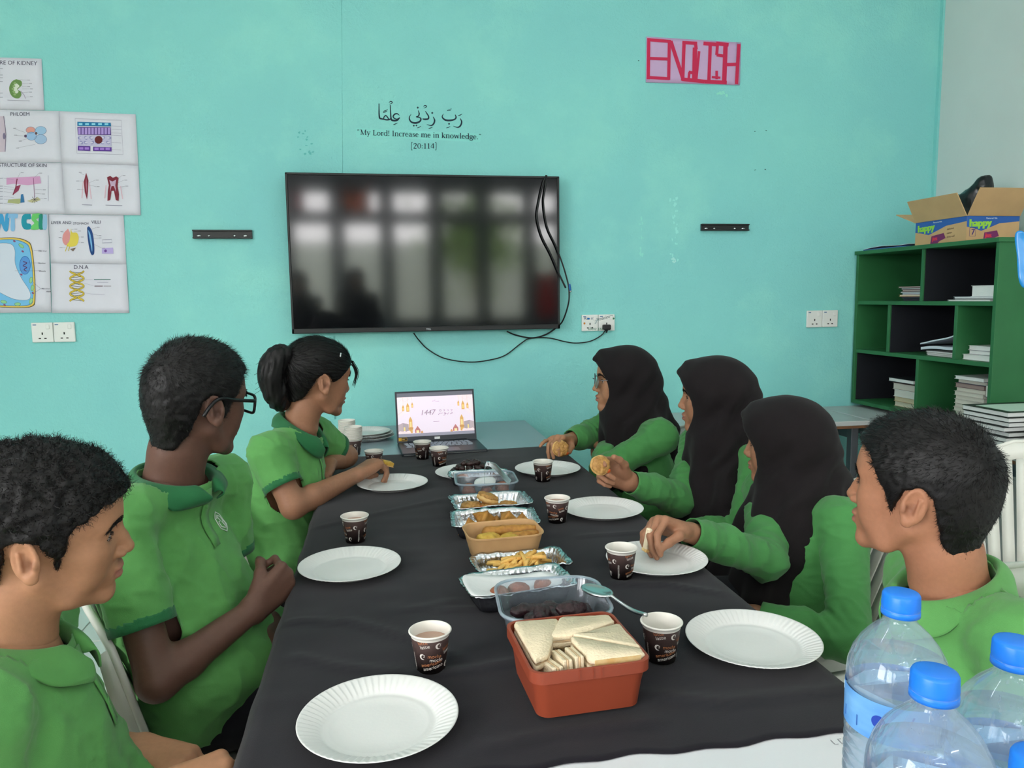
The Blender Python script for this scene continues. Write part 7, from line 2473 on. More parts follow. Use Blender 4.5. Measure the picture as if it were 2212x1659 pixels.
def person(spec):
    """spec: dict of joints in world metres. returns the root Empty."""
    g = spec.get
    root = empty('person', (spec['pelvis'][0], spec['pelvis'][1], 0), 0, spec['label'], 'person', g('group', 'students at the table'))
    hp = np.array(spec['head'], float)
    H = frame(*spec['face']) * g('hs', 1.0)
    S = {k: np.array(spec[k], float) for k in ('neck', 'sh_r', 'sh_l', 'pelvis', 'chest')}
    tf = frame(spec['torso'], g('lean', 0), 0)         # torso forward frame, only the heading is used
    up = S['neck'] - S['pelvis']; up /= np.linalg.norm(up)
    fw = tf[:, 0] - up * (tf[:, 0] @ up); fw /= np.linalg.norm(fw)
    TF = np.stack([fw, np.cross(up, fw), up], 1)
    skin, seed = spec['skin'], spec['seed']
    loc0 = np.array(root.location)
    fem = g('fem', False)
    nr = 0.046 if fem else 0.052
    # ---------------- body
    hl = head_field(**g('headp', {}))
    to_w = lambda p: hp + H @ p
    hw = hl      # meshed in head coordinates
    nb_l = np.linalg.inv(H) @ (S['neck'] - hp)          # neck base in head coordinates
    hf = Field(); hf.ops = list(hl.ops)
    hf.cone((-0.022, 0, -0.045), tuple(nb_l * 0.55 + np.array((-0.030, 0, -0.04)) * 0.45), nr, nr, 0.022)
    hf.cone(tuple(nb_l * 0.55 + np.array((-0.030, 0, -0.04)) * 0.45), tuple(nb_l), nr, nr * 1.12, 0.02)
    lo = np.minimum(np.array((-0.125, -0.10, -0.13)), nb_l - 0.075)
    hi = np.maximum(np.array((0.128, 0.10, 0.125)), nb_l + 0.03)
    V, Q = hf.mesh(lo, hi, g('hres', 0.0026), smooth=1)
    cols = skin_cols(V, *skin)
    parts = [(hp + V @ H.T, Q, cols)]
    skin_tree = BVHTree.FromPolygons([tuple(p) for p in V], [tuple(int(i) for i in q) for q in Q])
    # trunk, arms and legs
    bf = Field()
    sw = 0.93 if fem else 1.0
    bf.cone(S['neck'] - up * 0.02, hp + H @ np.array((-0.03, 0, -0.06)), nr * 0.95, nr * 0.8, 0.02)
    bf.ell(S['chest'], (0.085, 0.125 * sw, 0.16), TF, k=0.04)
    bf.ell((S['chest'] + S['pelvis']) / 2, (0.08, 0.115 * sw, 0.16), TF, k=0.04)
    bf.ell(S['pelvis'], (0.095, 0.14, 0.10), TF, k=0.04)
    for s_ in ('sh_r', 'sh_l'):
        bf.cone(S['neck'] - up * 0.035, S[s_], 0.040, 0.040, 0.02)
    basec = np.array(lin(skin[0]))
    hands = []
    for side, sg in (('r', 1), ('l', -1)):
        arm = g('arm_' + side)
        if not arm:
            continue
        e, w = np.array(arm['elbow'], float), np.array(arm['wrist'], float)
        bf.cone(S['sh_' + side], e, 0.040, 0.034, 0.012)
        m = e + (w - e) * 0.28
        bf.cone(e, m, 0.033, 0.0355, 0.02); bf.cone(m, w, 0.0345, 0.0235, 0.012)
        if 'hand' in arm:
            hd = arm['hand']
            ff = Field()
            ff.cone(m + (w - m) * 0.3, w, 0.0312, 0.0235, 0.012)
            hand_ops(ff, w + (np.array(hd['d'], float) / np.linalg.norm(hd['d'])) * 0.006, hd['d'], hd['n'], sg, hd['curls'], hd.get('spread', 0.1), hd.get('thumb', ((0.7, 0.6, 0.25), (0.9, 0.15, 0.35), (0.95, -0.1, 0.3))), hd.get('s', 1.0))
            l2, h2 = ff.bounds()
            V, Q = ff.mesh(l2 - 0.01, h2 + 0.01, 0.0024, smooth=1)
            parts.append((V, Q, np.tile(basec, (len(V), 1))))
    for side, sg in (('r', -1), ('l', 1)):
        hip = S['pelvis'] + TF @ np.array((0.02, sg * 0.08, -0.02))
        kn, an = np.array(spec['knee_' + side], float), np.array(spec['ankle_' + side], float)
        bf.cone(hip, kn, 0.066, 0.046, 0.03); bf.cone(kn, an, 0.046, 0.032, 0.02); bf.cone(an, an + np.array((TF[0, 0] * 0.15, TF[1, 0] * 0.15, -0.03)), 0.032, 0.022, 0.02)
    l2, h2 = bf.bounds()
    V, Q = bf.mesh(l2 - 0.02, h2 + 0.02, 0.0065, smooth=1)
    parts.append((V, Q, np.tile(basec, (len(V), 1))))
    VV, QQ, CC, n0 = [], [], [], 0
    for v, q, c in parts:
        VV.append(v - loc0); QQ.append(q + n0); CC.append(c); n0 += len(v)
    me = mesh_quads('body', np.concatenate(VV), np.concatenate(QQ))
    set_cols(me, np.concatenate(CC))
    link('body', me, skin_mat('skin_%d_%d_%d' % skin[0], skin[0]), root)
    hpL = hp - loc0
    add_eyes_brows(root, H, hpL, seed=seed, look=g('look', (0, 0)), skin_tree=skin_tree)
    # ---------------- shirt
    sf = Field()
    th = g('bulk', 1.0)
    mid = S['chest'] * 0.4 + S['pelvis'] * 0.6
    hem = np.array((S['pelvis'][0] + TF[0, 0] * 0.035, S['pelvis'][1] + TF[1, 0] * 0.035, S['pelvis'][2] + 0.055))
    trunk = [(S['chest'] + TF @ np.array((0.0, 0, -0.01)), (0.102 * th, 0.150 * sw * th, 0.175)), (mid + TF @ np.array((0.010, 0, 0)), (0.108 * th, 0.148 * sw * th, 0.17)),
             (S['pelvis'] + TF @ np.array((0.012, 0, -0.005)), (0.118 * th, 0.168 * th, 0.095)), (hem, (0.128, 0.165 * th, 0.075))]
    for c_, r_ in trunk:
        sf.ell(c_, r_, TF, k=0.05)
    limbs = []
    sf.cone(S['neck'] - up * 0.035, S['neck'] + up * 0.012, 0.066, nr * 1.12 + 0.006, 0.03)
    for s_ in ('sh_r', 'sh_l'):
        sf.cone(S['neck'] - up * 0.022, S[s_], 0.050, 0.052, 0.035)
    cuts = []
    folds = list(g('folds', []))
    for side, sg in (('r', 1), ('l', -1)):
        arm = g('arm_' + side)
        if not arm:
            continue
        sh, e, w = S['sh_' + side], np.array(arm['elbow'], float), np.array(arm['wrist'], float)
        if spec['sleeve'] == 'short':
            t = arm.get('sleeve', 0.72)
            q = sh + (e - sh) * (t + 0.12)
            sf.cone(sh, q, 0.054, 0.057 if not fem else 0.052, 0.03)
            limbs.append([(sh, q, 0.055, 0.056)])
            cuts.append((sh + (e - sh) * t, (e - sh) / np.linalg.norm(e - sh), 0.11))
        else:
            sf.cone(sh, e, 0.053, 0.046, 0.03)
            limbs.append([(sh, e, 0.057, 0.051), (e, w, 0.050, 0.038)])
            ee = e + (w - e) * 0.55
            sf.cone(e, ee, 0.046, 0.041, 0.02); sf.cone(ee, w + (w - e) * 0.04, 0.041, 0.034, 0.02)
            cuts.append((w - (w - e) * arm.get('cuff', 0.06), (w - e) / np.linalg.norm(w - e), 0.09))
            folds.append((e + (sh - e) * 0.25, e + (w - e) * 0.35, 0.075, 4, 0.004))
            folds.append((e + (w - e) * 0.5, w, 0.06, 5, 0.0028))
    l2, h2 = sf.bounds()
    V, Q = sf.mesh(l2 - 0.02, h2 + 0.02, g('sres', 0.0055), smooth=1)
    keep = np.ones(len(V), bool)
    # open the neck
    tn = (V - (S['neck'] + up * 0.004)) @ (up * 0.94 + fw * 0.34)
    rad = np.linalg.norm((V - S['neck']) - ((V - S['neck']) @ up)[:, None] * up, axis=1)
    keep &= ~((tn > 0) & (rad < 0.10))
    # which limb or trunk each point of the cloth belongs to
    def seg_d(p, a_, b_, r1, r2):
        ab = b_ - a_
        t = np.clip(((p - a_) @ ab) / (ab @ ab), 0, 1)
        return np.linalg.norm(p - a_ - t[:, None] * ab, axis=1) - (r1 + (r2 - r1) * t)
    def ell_d(p, c, r_):
        q = (p - c) @ TF
        k0 = np.linalg.norm(q / r_, axis=1); k1 = np.linalg.norm(q / (np.array(r_) ** 2), axis=1) + 1e-9
        return k0 * (k0 - 1) / k1
    d_tr = np.minimum.reduce([ell_d(V, c, np.array(r_)) for c, r_ in trunk])
    limb = [np.minimum.reduce([seg_d(V, *q) for q in segs]) for segs in limbs]
    sds = []
    for i, (p, ax, rr) in enumerate(cuts):
        s_ = (V - p) @ ax
        r_ = np.linalg.norm((V - p) - s_[:, None] * ax, axis=1)
        own = limb[i] < d_tr - 0.004
        for j in range(len(limb)):
            if j != i:
                own &= limb[i] < limb[j]
        near = (r_ < rr) & own
        keep &= ~(near & (s_ > 0))
        sds.append(np.where(near & (s_ > -0.06), -s_, 1e9))
    V0 = V
    V = wrinkle(V, Q, g('wr', 0.010), seed, folds)
    wt = np.clip((np.linalg.norm(V0 - S['neck'], axis=1) - 0.085) / 0.06, 0.12, 1)
    for q in sds:
        wt = wt * np.clip((q - 0.012) / 0.04, 0.06, 1)
    V = V0 + (V - V0) * wt[:, None]
    V2, Q2, used = prune(V, Q, keep)
    sds = [q[used] for q in sds]
    # pull the ragged sleeve edge flat
    cnt = np.zeros(len(V2))
    ed = {}
    E = np.sort(np.concatenate([Q2[:, [0, 1]], Q2[:, [1, 2]], Q2[:, [2, 3]], Q2[:, [3, 0]]]), 1)
    key = E[:, 0].astype(np.int64) * len(V2) + E[:, 1]
    uq, ct = np.unique(key, return_counts=True)
    be = uq[ct == 1]
    bv = np.unique(np.concatenate([be // len(V2), be % len(V2)]))
    for p, ax, rr in cuts:
        s_ = (V2[bv] - p) @ ax
        r_ = np.linalg.norm((V2[bv] - p) - s_[:, None] * ax, axis=1)
        m = (r_ < rr) & (np.abs(s_) < 0.03)
        V2[bv[m]] -= s_[m][:, None] * ax
    me = mesh_quads('shirt', V2 - loc0, Q2)
    shirt = link('shirt', me, spec['shirt_m'], root)
    so = shirt.modifiers.new('thickness', 'SOLIDIFY'); so.thickness = 0.0025; so.offset = -1
    # rib cuffs
    if spec['sleeve'] == 'short':
        nrm = vnormals(V2, Q2)
        for sd in sds:
            VV, QQ, u = prune(V2, Q2, sd < 0.021)
            if len(QQ):
                VV = VV + nrm[u] * 0.0016
                o = link('sleeve_cuff', mesh_quads('sleeve_cuff', VV - loc0, QQ), M_COLLAR if not g('plain') else spec['shirt_m'], shirt)
                o.modifiers.new('thickness', 'SOLIDIFY').thickness = 0.002
    # collar
    if g('collar', True):
        cm = M_COLLAR if not g('plain') else spec['shirt_m']
        n = 40
        rows = []
        cdrop = g('collar_drop', 0.0)
        for k in range(n + 1):
            a = R(-168 + 336 * k / n) + math.pi          # starts at the front, runs round the back
            front = (1 + math.cos(a - 0.0)) / 2           # 1 in front, 0 behind
            dirv = fw * math.cos(a) + np.cross(up, fw) * math.sin(a)
            base = S['neck'] + up * (0.030 - 0.052 * front)
            r0 = nr * 1.12 + 0.008
            lean = (S['neck'] - hp); 
            top = base + dirv * r0 + fw * 0.006 * front
            w = 0.040 + 0.014 * front ** 2
            fold = base + dirv * (r0 + 0.007) + up * 0.003 + fw * 0.006 * front
            out = base + dirv * (r0 + 0.012 + 0.022) - up * (w * (0.75 + 0.25 * front)) + fw * 0.012 * front
            mid_ = fold * 0.45 + out * 0.55 + dirv * 0.006
            low = base + dirv * (r0 + 0.001) - up * 0.022
            rows.append([low, top, fold, mid_, out])
        Vc = np.array([p for r_ in rows for p in r_])
        Qc = np.array([(i * 5 + j, (i + 1) * 5 + j, (i + 1) * 5 + j + 1, i * 5 + j + 1) for i in range(n) for j in range(4)])
        o = link('collar', mesh_quads('collar', Vc - loc0, Qc), cm, shirt)
        ss = o.modifiers.new('s', 'SUBSURF'); ss.levels = 1; ss.render_levels = 2
        t = o.modifiers.new('thickness', 'SOLIDIFY'); t.thickness = 0.003; t.offset = 0
        # keep the collar on the shirt: push it out of the cloth
        bv_ = BVHTree.FromPolygons([tuple(p) for p in V2], [tuple(int(i) for i in q) for q in Q2])
        pts = []
        for i, r_ in enumerate(rows):
            for j in (3, 4):
                p = Vector(r_[j])
                hit, nn, idx, dist = bv_.find_nearest(p)
                if hit is not None and idx is not None:
                    if (p - hit).dot(nn) < 0.004:
                        p = hit + nn * 0.004
                    elif j == 4 and dist > 0.010:
                        p = hit + (p - hit).normalized() * 0.010
                Vc[i * 5 + j] = p
        for _ in range(3):
            W3 = Vc.reshape(n + 1, 5, 3)
            W3[1:-1, 3:] = 0.5 * W3[1:-1, 3:] + 0.25 * (W3[:-2, 3:] + W3[2:, 3:])
        for i in (0, n):
            c_ = (Vc[i * 5 + 4] + Vc[i * 5 + 3]) / 2
            for j in range(3):
                Vc[i * 5 + j] = Vc[i * 5 + j] * 0.35 + c_ * 0.65 if j else Vc[i * 5 + j] * 0.6 + c_ * 0.4
        o.data.vertices.foreach_set('co', (Vc - loc0).astype(np.float32).ravel())
        # placket
        strip = []
        for k in range(8):
            q = S['neck'] + fw * 0.25 - up * (0.035 + 0.017 * k)
            for dy in (-0.012, 0.012):
                o_ = Vector(q + np.cross(up, fw) * dy)
                hit, nn, idx, dist = bv_.ray_cast(o_, Vector(-fw))
                strip.append(np.array(hit) + np.array(nn) * 0.002 if hit is not None else None)
        if all(p is not None for p in strip):
            Vp = np.array(strip)
            Qp = np.array([(2 * k, 2 * k + 1, 2 * k + 3, 2 * k + 2) for k in range(7)])
            o = link('placket', mesh_quads('placket', Vp - loc0, Qp), spec['shirt_m'], shirt)
            o.modifiers.new('thickness', 'SOLIDIFY').thickness = 0.002
            for k in (2, 5):
                c_ = (Vp[2 * k] + Vp[2 * k + 1]) / 2 + fw * 0.002
                v, f = lathe([(0.0, 0.0012), (0.0045, 0.001), (0.005, 0.0)], 12)
                b = link('button', mesh_np('button', v, f), spec['shirt_m'], shirt, loc=c_ - loc0)
                b.rotation_mode = 'QUATERNION'; b.rotation_quaternion = Vector(fw).to_track_quat('Z', 'Y')
    # emblem
    if g('emblem'):
        bv_ = BVHTree.FromPolygons([tuple(p) for p in V2], [tuple(int(i) for i in q) for q in Q2])
        ex, ez, es = g('emblem')
        lf = np.cross(up, fw)
        def onshirt(a, b):
            q = Vector(S['neck'] + fw * 0.3 + lf * (ex + a * es) + up * (ez + b * es))
            hit, nn, idx, dist = bv_.ray_cast(q, Vector(-fw))
            return None if hit is None else hit + nn * 0.0015
        hexa = [(math.cos(R(30 + 60 * k)), math.sin(R(30 + 60 * k))) for k in range(6)]
        strokes = [[(x * 1.0, y * 1.15) for x, y in hexa + hexa[:1]], [(0.1, 0.75), (-0.55, 0.4), (-0.55, -0.4), (0.0, -0.7), (0.0, -0.05), (-0.3, -0.05)], [(0.6, 0.45), (0.15, 0.7), (0.15, 0.1), (0.6, 0.1), (0.6, -0.45), (0.15, -0.7)]]
        vv = []
        for st_ in strokes:
            P = []
            for a, b in zip(st_[:-1], st_[1:]):
                for t in (0, 0.5):
                    P.append(onshirt(-(a[0] + (b[0] - a[0]) * t), a[1] + (b[1] - a[1]) * t))
            P.append(onshirt(-st_[-1][0], st_[-1][1]))
            P = [p for p in P if p is not None]
            if len(P) > 2:
                vv.append(tube(P, 0.0011, 5))
        if vv:
            v, f = merge(vv)
            link('emblem', mesh_np('emblem', np.array(v) - loc0, f), M_WHITEINK, shirt)
    # ---------------- trousers
    pf = Field()
    pf.ell(S['pelvis'] + TF @ np.array((0.0, 0, -0.015)), (0.115, 0.158, 0.095), TF, k=0.04)
    for side, sg in (('r', -1), ('l', 1)):
        hip = S['pelvis'] + TF @ np.array((0.02, sg * 0.08, -0.02))
        kn, an = np.array(spec['knee_' + side], float), np.array(spec['ankle_' + side], float)
        pf.cone(hip, kn, 0.080, 0.060, 0.03); pf.cone(kn, an, 0.060, 0.050, 0.03)
    l2, h2 = pf.bounds()
    V, Q = pf.mesh(l2 - 0.02, h2 + 0.02, 0.008, smooth=1)
    V = wrinkle(V, Q, 0.003, seed + 3)
    link('trousers', mesh_quads('trousers', V - loc0, Q), M_TROUSER, root)
    for side in ('r', 'l'):
        an = np.array(spec['ankle_' + side], float)
        t_ = np.array((TF[0, 0], TF[1, 0], 0)); t_ /= np.linalg.norm(t_)
        ff = Field(); a0 = np.array((an[0], an[1], 0.045))
        ff.cone(a0 - t_ * 0.03, a0 + t_ * 0.13 - np.array((0, 0, 0.012)), 0.044, 0.032, 0.02)
        l2, h2 = ff.bounds()
        V, Q = ff.mesh(l2 - 0.02, h2 + 0.02, 0.007)
        V[:, 2] = np.maximum(V[:, 2], 0.002)
        link('shoe', mesh_quads('shoe', V - loc0, Q), mat('black_shoe_leather', (20, 20, 22), rough=0.4), root)
    # ---------------- hair, hijab, glasses
    if g('hair'):
        add_hair(root, H, hpL, spec['hair'], seed, None)
    if g('pony'):
        pony(root, H, hpL, seed)
    if g('hijab'):
        hijab(root, H, hp, S, TF, loc0, spec)
    if g('glasses'):
        glasses(root, H, hpL, spec['glasses'])
    return root

def pony(root, H, hpL, seed):
    rg = np.random.default_rng(seed + 40)
    # chain of head-space points of the tail
    path = np.array(spline([(-0.095, 0.0, 0.060), (-0.122, 0.0, 0.062), (-0.142, 0.0, 0.040), (-0.146, 0.0, 0.004), (-0.134, 0.0, -0.030), (-0.122, 0.0, -0.062), (-0.106, 0.0, -0.084)], 5))
    f = Field()
    rr = np.interp(np.linspace(0, 1, len(path)), [0, 0.15, 0.4, 0.75, 1], [0.015, 0.026, 0.032, 0.031, 0.020])
    for i in range(len(path) - 1):
        f.cone(path[i], path[i + 1], rr[i], rr[i + 1], 0.012)
    lo, hi = f.bounds()
    V, Q = f.mesh(lo - 0.012, hi + 0.012, 0.003)
    V = V + vnormals(V, Q) * (0.004 * vnoise(V * np.array([120, 120, 25]), seed))[:, None]
    parts = [(V, Q)]
    for k in range(620):
        a = rg.uniform(0, 6.28); q = rg.uniform(0.8, 1.16)
        i0 = rg.integers(0, 12); n = rg.integers(8, 16)
        idx = np.arange(i0, min(i0 + n, len(path)))
        if len(idx) < 5:
            continue
        pts = []
        for i in idx:
            t = path[min(i + 1, len(path) - 1)] - path[max(i - 1, 0)]; t /= np.linalg.norm(t)
            u = np.cross(t, (0, 1, 0)); u /= np.linalg.norm(u)
            pts.append(path[i] + (u * math.cos(a + 0.08 * i) + np.array((0, 1, 0)) * math.sin(a + 0.08 * i)) * rr[i] * q)
        if k % 26 == 0:
            pts[-1] = pts[-1] + np.array((-0.03, 0, -0.01)) * rg.uniform(0.4, 1)
        v, ff = tube(pts, [0.0014 - 0.001 * j / len(pts) for j in range(len(pts))], 4)
        parts.append((np.array(v), np.array([z for z in ff if len(z) == 4])))
    n0, VV, QQ = 0, [], []
    for v, q in parts:
        VV.append(v); QQ.append(q + n0); n0 += len(v)
    link('ponytail', mesh_quads('ponytail', hpL + np.concatenate(VV) @ H.T, np.concatenate(QQ)), M_HAIR, root)
    ring = [np.array((-0.104 + 0.002 * math.sin(3 * a), 0.018 * math.cos(a), 0.061 + 0.018 * math.sin(a))) for a in np.linspace(0, 2 * math.pi, 25)[:-1]]
    v, ff = tube([hpL + H @ p for p in ring], 0.006, 8, closed=True)
    link('hair_tie', mesh_np('hair_tie', v, ff), mat('black_hair_tie', (16, 16, 18), rough=0.8), root)
    for (x, y, z, nm) in ((0.030, -0.060, 0.078, 'hair_clip'),):
        v, ff = tube([hpL + H @ np.array((x, y * 1.06, z - 0.016)), hpL + H @ np.array((x + 0.003, y * 1.02, z + 0.008))], 0.003, 8)
        link(nm, mesh_np(nm, v, ff), M_STEEL, root)

def hijab(root, H, hp, S, TF, loc0, spec):
    f = Field()
    W = lambda p: hp + H @ np.array(p, float)
    f.ell(W((-0.012, 0, 0.026)), (0.112, 0.090, 0.103), H, k=0.03)
    f.ell(W((0.045, 0, 0.052)), (0.062, 0.070, 0.058), H, k=0.03)
    f.cone(W((0.078, 0, 0.078)), W((0.097, 0, 0.071)), 0.034, 0.017, 0.02)
    for s in (-1, 1):
        f.cone(W((0.022, s * 0.052, 0.02)), W((0.034, s * 0.046, -0.075)), 0.034, 0.032, 0.03)
    f.cone(W((-0.03, 0, -0.02)), S['neck'], 0.082, 0.086, 0.04)
    f.cone(W((0.035, 0, -0.118)), W((0.052, 0, -0.108)), 0.038, 0.024, 0.02)
    # drape over chest, shoulders and back
    fw, lf, up = TF[:, 0], TF[:, 1], TF[:, 2]
    ch = spec.get('drape', 0.24)
    f.cone(S['neck'] + fw * 0.02, S['neck'] + fw * (0.078 + spec.get('drape_f', 0.0)) - up * ch, 0.090, 0.072, 0.06)
    for s in (-1, 1):
        f.cone(S['neck'] + fw * 0.03 + lf * s * 0.02, S['neck'] + fw * (0.07 + spec.get('drape_f', 0.0)) + lf * s * (0.075 + spec.get('drape_s', 0.0)) - up * ch * 0.82, 0.078, 0.050, 0.05)
        f.cone(S['neck'] - up * 0.01, S['neck'] + lf * s * 0.095 - up * 0.055, 0.075, 0.050, 0.05)
    f.cone(S['neck'] - fw * 0.01, S['neck'] - fw * 0.055 - up * spec.get('drape_b', 0.26), 0.085, 0.075, 0.05)
    f.cone(W((-0.070, 0, 0.01)), S['neck'] - fw * 0.085 - up * 0.06, 0.062, 0.07, 0.04)
    f.cone(S['neck'] - fw * 0.085 - up * 0.06, S['neck'] - fw * 0.095 - up * 0.20, 0.066, 0.045, 0.04)
    # face opening
    rot = H
    t = R(-8)
    rr = H @ np.array([[math.cos(t), 0, math.sin(t)], [0, 1, 0], [-math.sin(t), 0, math.cos(t)]])
    f.ell(W((0.124, 0, -0.028)), (0.112, 0.072, 0.094), rr, k=0.005, op='s')
    f.ell(W((0.155, 0, -0.024)), (0.130, 0.092, 0.099), rr, k=0.008, op='s')
    l2, h2 = f.bounds()
    V, Q = f.mesh(l2 - 0.015, h2 + 0.015, 0.0048, smooth=2)
    N = vnormals(V, Q)
    rel = V - S['neck']
    ang = np.arctan2(rel @ lf, rel @ fw)
    below = np.clip(-(rel @ up - 0.06) / 0.14, 0, 1)
    loc = (V - hp) @ H
    fold = 0.011 * below * np.sin(ang * 8 + 1.5 * vnoise(V * 9, spec['seed']) + 6 * (rel @ up))
    fold += 0.0042 * np.sin((loc @ np.array((0.9, 0, 0.7))) * 85 + 2.5 * vnoise(V * 14, spec['seed'] + 1)) * np.clip((-loc[:, 0] + 0.05) / 0.06, 0, 1) * np.clip((0.09 - loc[:, 2]) / 0.1, 0, 1)
    fold += 0.0022 * vnoise(V * 26, spec['seed'] + 2)
    V = V + N * fold[:, None]
    o = link('hijab', mesh_quads('hijab', V - loc0, Q), M_HIJAB, root)

def glasses(root, H, hpL, kind):
    T = lambda p: hpL + H @ np.array(p, float)
    m, r = (M_GLASSF, 0.0030) if kind == 'black' else (M_WIRE, 0.0011)
    gl = empty('glasses', (0, 0, 0)); gl.parent = root
    frames = []
    for s in (-1, 1):
        pts = []
        n = 28
        for k in range(n):
            a = 2 * math.pi * k / n
            ca, sa = math.cos(a), math.sin(a)
            e = 0.45 if kind == 'black' else 1.0
            w, h = (0.0265, 0.0195) if kind == 'black' else (0.0245, 0.0225)
            y = w * math.copysign(abs(ca) ** e, ca); z = h * math.copysign(abs(sa) ** e, sa)
            yy = s * (0.0335 + y)
            pts.append(T((0.103 - 3.2 * (abs(yy) - 0.01) ** 2, yy, -0.004 + z)))
        frames.append(tube(pts, r, 8, closed=True))
        c = T((0.1, s * 0.0335, -0.004))
        vv = [c] + list(pts)
        link('lens', mesh_np('lens', vv, [(0, 1 + k, 1 + (k + 1) % n) for k in range(n)]), M_GLASS, gl)
        tp = [T((0.0935, s * 0.0605, 0.006)), T((0.080, s * 0.069, 0.007)), T((0.03, s * 0.0755, 0.012)), T((-0.012, s * 0.083, 0.018)), T((-0.034, s * 0.084, 0.004)), T((-0.046, s * 0.082, -0.016))]
        v, f = tube(spline(tp, 5), r * (1.25 if kind == 'black' else 1.0), 8)
        link('temple', mesh_np('temple', v, f), m, gl)
    frames.append(tube(spline([T((0.104, -0.0075, 0.002)), T((0.1105, 0, 0.005)), T((0.104, 0.0075, 0.002))], 5), r, 8))
    v, f = merge(frames)
    link('rims', mesh_np('rims', v, f), m, gl)
# ================================================================== the seven students
FIST = [(70, 85, 45), (72, 88, 45), (74, 88, 45), (72, 85, 45)]
REST = [(22, 28, 15), (25, 30, 15), (28, 32, 18), (30, 34, 20)]
GRIP = [(28, 40, 20), (34, 44, 24), (50, 50, 28), (60, 52, 28)]
def legs(px, py, kx, ax=None, w=0.10):
    ax = kx if ax is None else ax
    return dict(knee_r=(kx, py - w, 0.52), knee_l=(kx, py + w, 0.52), ankle_r=(ax, py - w, 0.09), ankle_l=(ax, py + w, 0.09))

person(dict(label='curly-haired student in a plain green polo at the left picture edge, looking down', seed=11,
    head=(-0.47, 1.112, 1.011), face=(19.3, -5.6, 11.9), neck=(-0.520, 1.10, 0.868), chest=(-0.505, 1.085, 0.70), pelvis=(-0.50, 1.08, 0.525), sh_r=(-0.500, 0.945, 0.825), sh_l=(-0.560, 1.255, 0.825), torso=8, headp=dict(nose=1.12, cheek=1.15),
    skin=((174, 126, 96), (156, 96, 88), (120, 78, 60)), hair='curly', sleeve='short', shirt_m=M_SHIRT, plain=True, hres=0.0021, look=(0, -0.45),
    arm_r=dict(elbow=(-0.49, 0.885, 0.60), wrist=(-0.315, 0.965, 0.690), hand=dict(d=(0.9, 0.3, 0.05), n=(0.1, 0.2, -1), curls=FIST)),
    arm_l=dict(elbow=(-0.60, 1.30, 0.59), wrist=(-0.40, 1.20, 0.62), hand=dict(d=(0.8, -0.5, 0), n=(0, 0, -1), curls=REST)),
    **legs(0, 1.08, -0.04)))

person(dict(label='student with black-framed glasses and a green polo with dark green collar', seed=21,
    head=(-0.373, 1.597, 1.124), face=(49.8, -4.5, 6.6), neck=(-0.425, 1.592, 0.972), chest=(-0.445, 1.59, 0.775), pelvis=(-0.365, 1.58, 0.53), sh_r=(-0.490, 1.440, 0.918), sh_l=(-0.362, 1.744, 0.918), torso=-24, bulk=1.08,
    skin=((100, 71, 60), (104, 66, 62), (70, 48, 42)), hair='short', glasses='black', sleeve='short', shirt_m=M_SHIRT, emblem=(0.052, -0.118, 0.019), hres=0.0024,
    arm_r=dict(elbow=(-0.415, 1.366, 0.648), wrist=(-0.266, 1.475, 0.722), sleeve=0.66, hand=dict(d=(0.65, 0.62, 0.42), n=(-0.66, 0.72, 0.0), curls=FIST, thumb=((0.75, 0.45, 0.4), (0.7, 0.1, 0.8), (0.4, -0.3, 0.9)))),
    arm_l=dict(elbow=(-0.365, 1.765, 0.69), wrist=(-0.262, 1.60, 0.645), hand=dict(d=(0.45, -0.55, -0.15), n=(-0.2, -0.1, -1), curls=GRIP)),
    folds=[((-0.45, 1.45, 0.60), (-0.36, 1.45, 0.74), 0.10, 3, 0.004)],
    **legs(0, 1.58, 0.04)))

person(dict(label='student with a black ponytail and green polo reaching over a paper plate', seed=31, fem=True,
    head=(-0.194, 2.314, 1.093), face=(32.4, -6.2, 7.1), neck=(-0.248, 2.302, 0.948), chest=(-0.300, 2.30, 0.775), pelvis=(-0.335, 2.285, 0.53), sh_r=(-0.325, 2.165, 0.892), sh_l=(-0.225, 2.455, 0.892), torso=-14, bulk=1.08,
    skin=((156, 111, 86), (150, 92, 84), (104, 70, 56)), hair='pony', pony=True, sleeve='short', shirt_m=M_SHIRT, hres=0.0026,
    arm_r=dict(elbow=(-0.258, 2.118, 0.752), wrist=(-0.090, 2.290, 0.792), sleeve=0.62, hand=dict(d=(0.62, 0.76, 0.22), n=(0.25, 0.1, -1), curls=[(20, 38, 30), (24, 44, 34), (48, 55, 30), (62, 60, 30)], thumb=((0.75, 0.35, 0.55), (0.95, -0.05, 0.5), (0.95, -0.2, 0.3)))),
    arm_l=dict(elbow=(-0.130, 2.565, 0.795), wrist=(-0.185, 2.425, 0.800), sleeve=0.66, hand=dict(d=(-0.22, -0.9, -0.18), n=(0.1, -0.15, -1), curls=[(16, 18, 10), (18, 20, 10), (20, 22, 12), (24, 24, 12)])),
    folds=[((-0.42, 2.16, 0.56), (-0.30, 2.16, 0.72), 0.12, 4, 0.005)],
    **legs(0, 2.285, 0.09)))

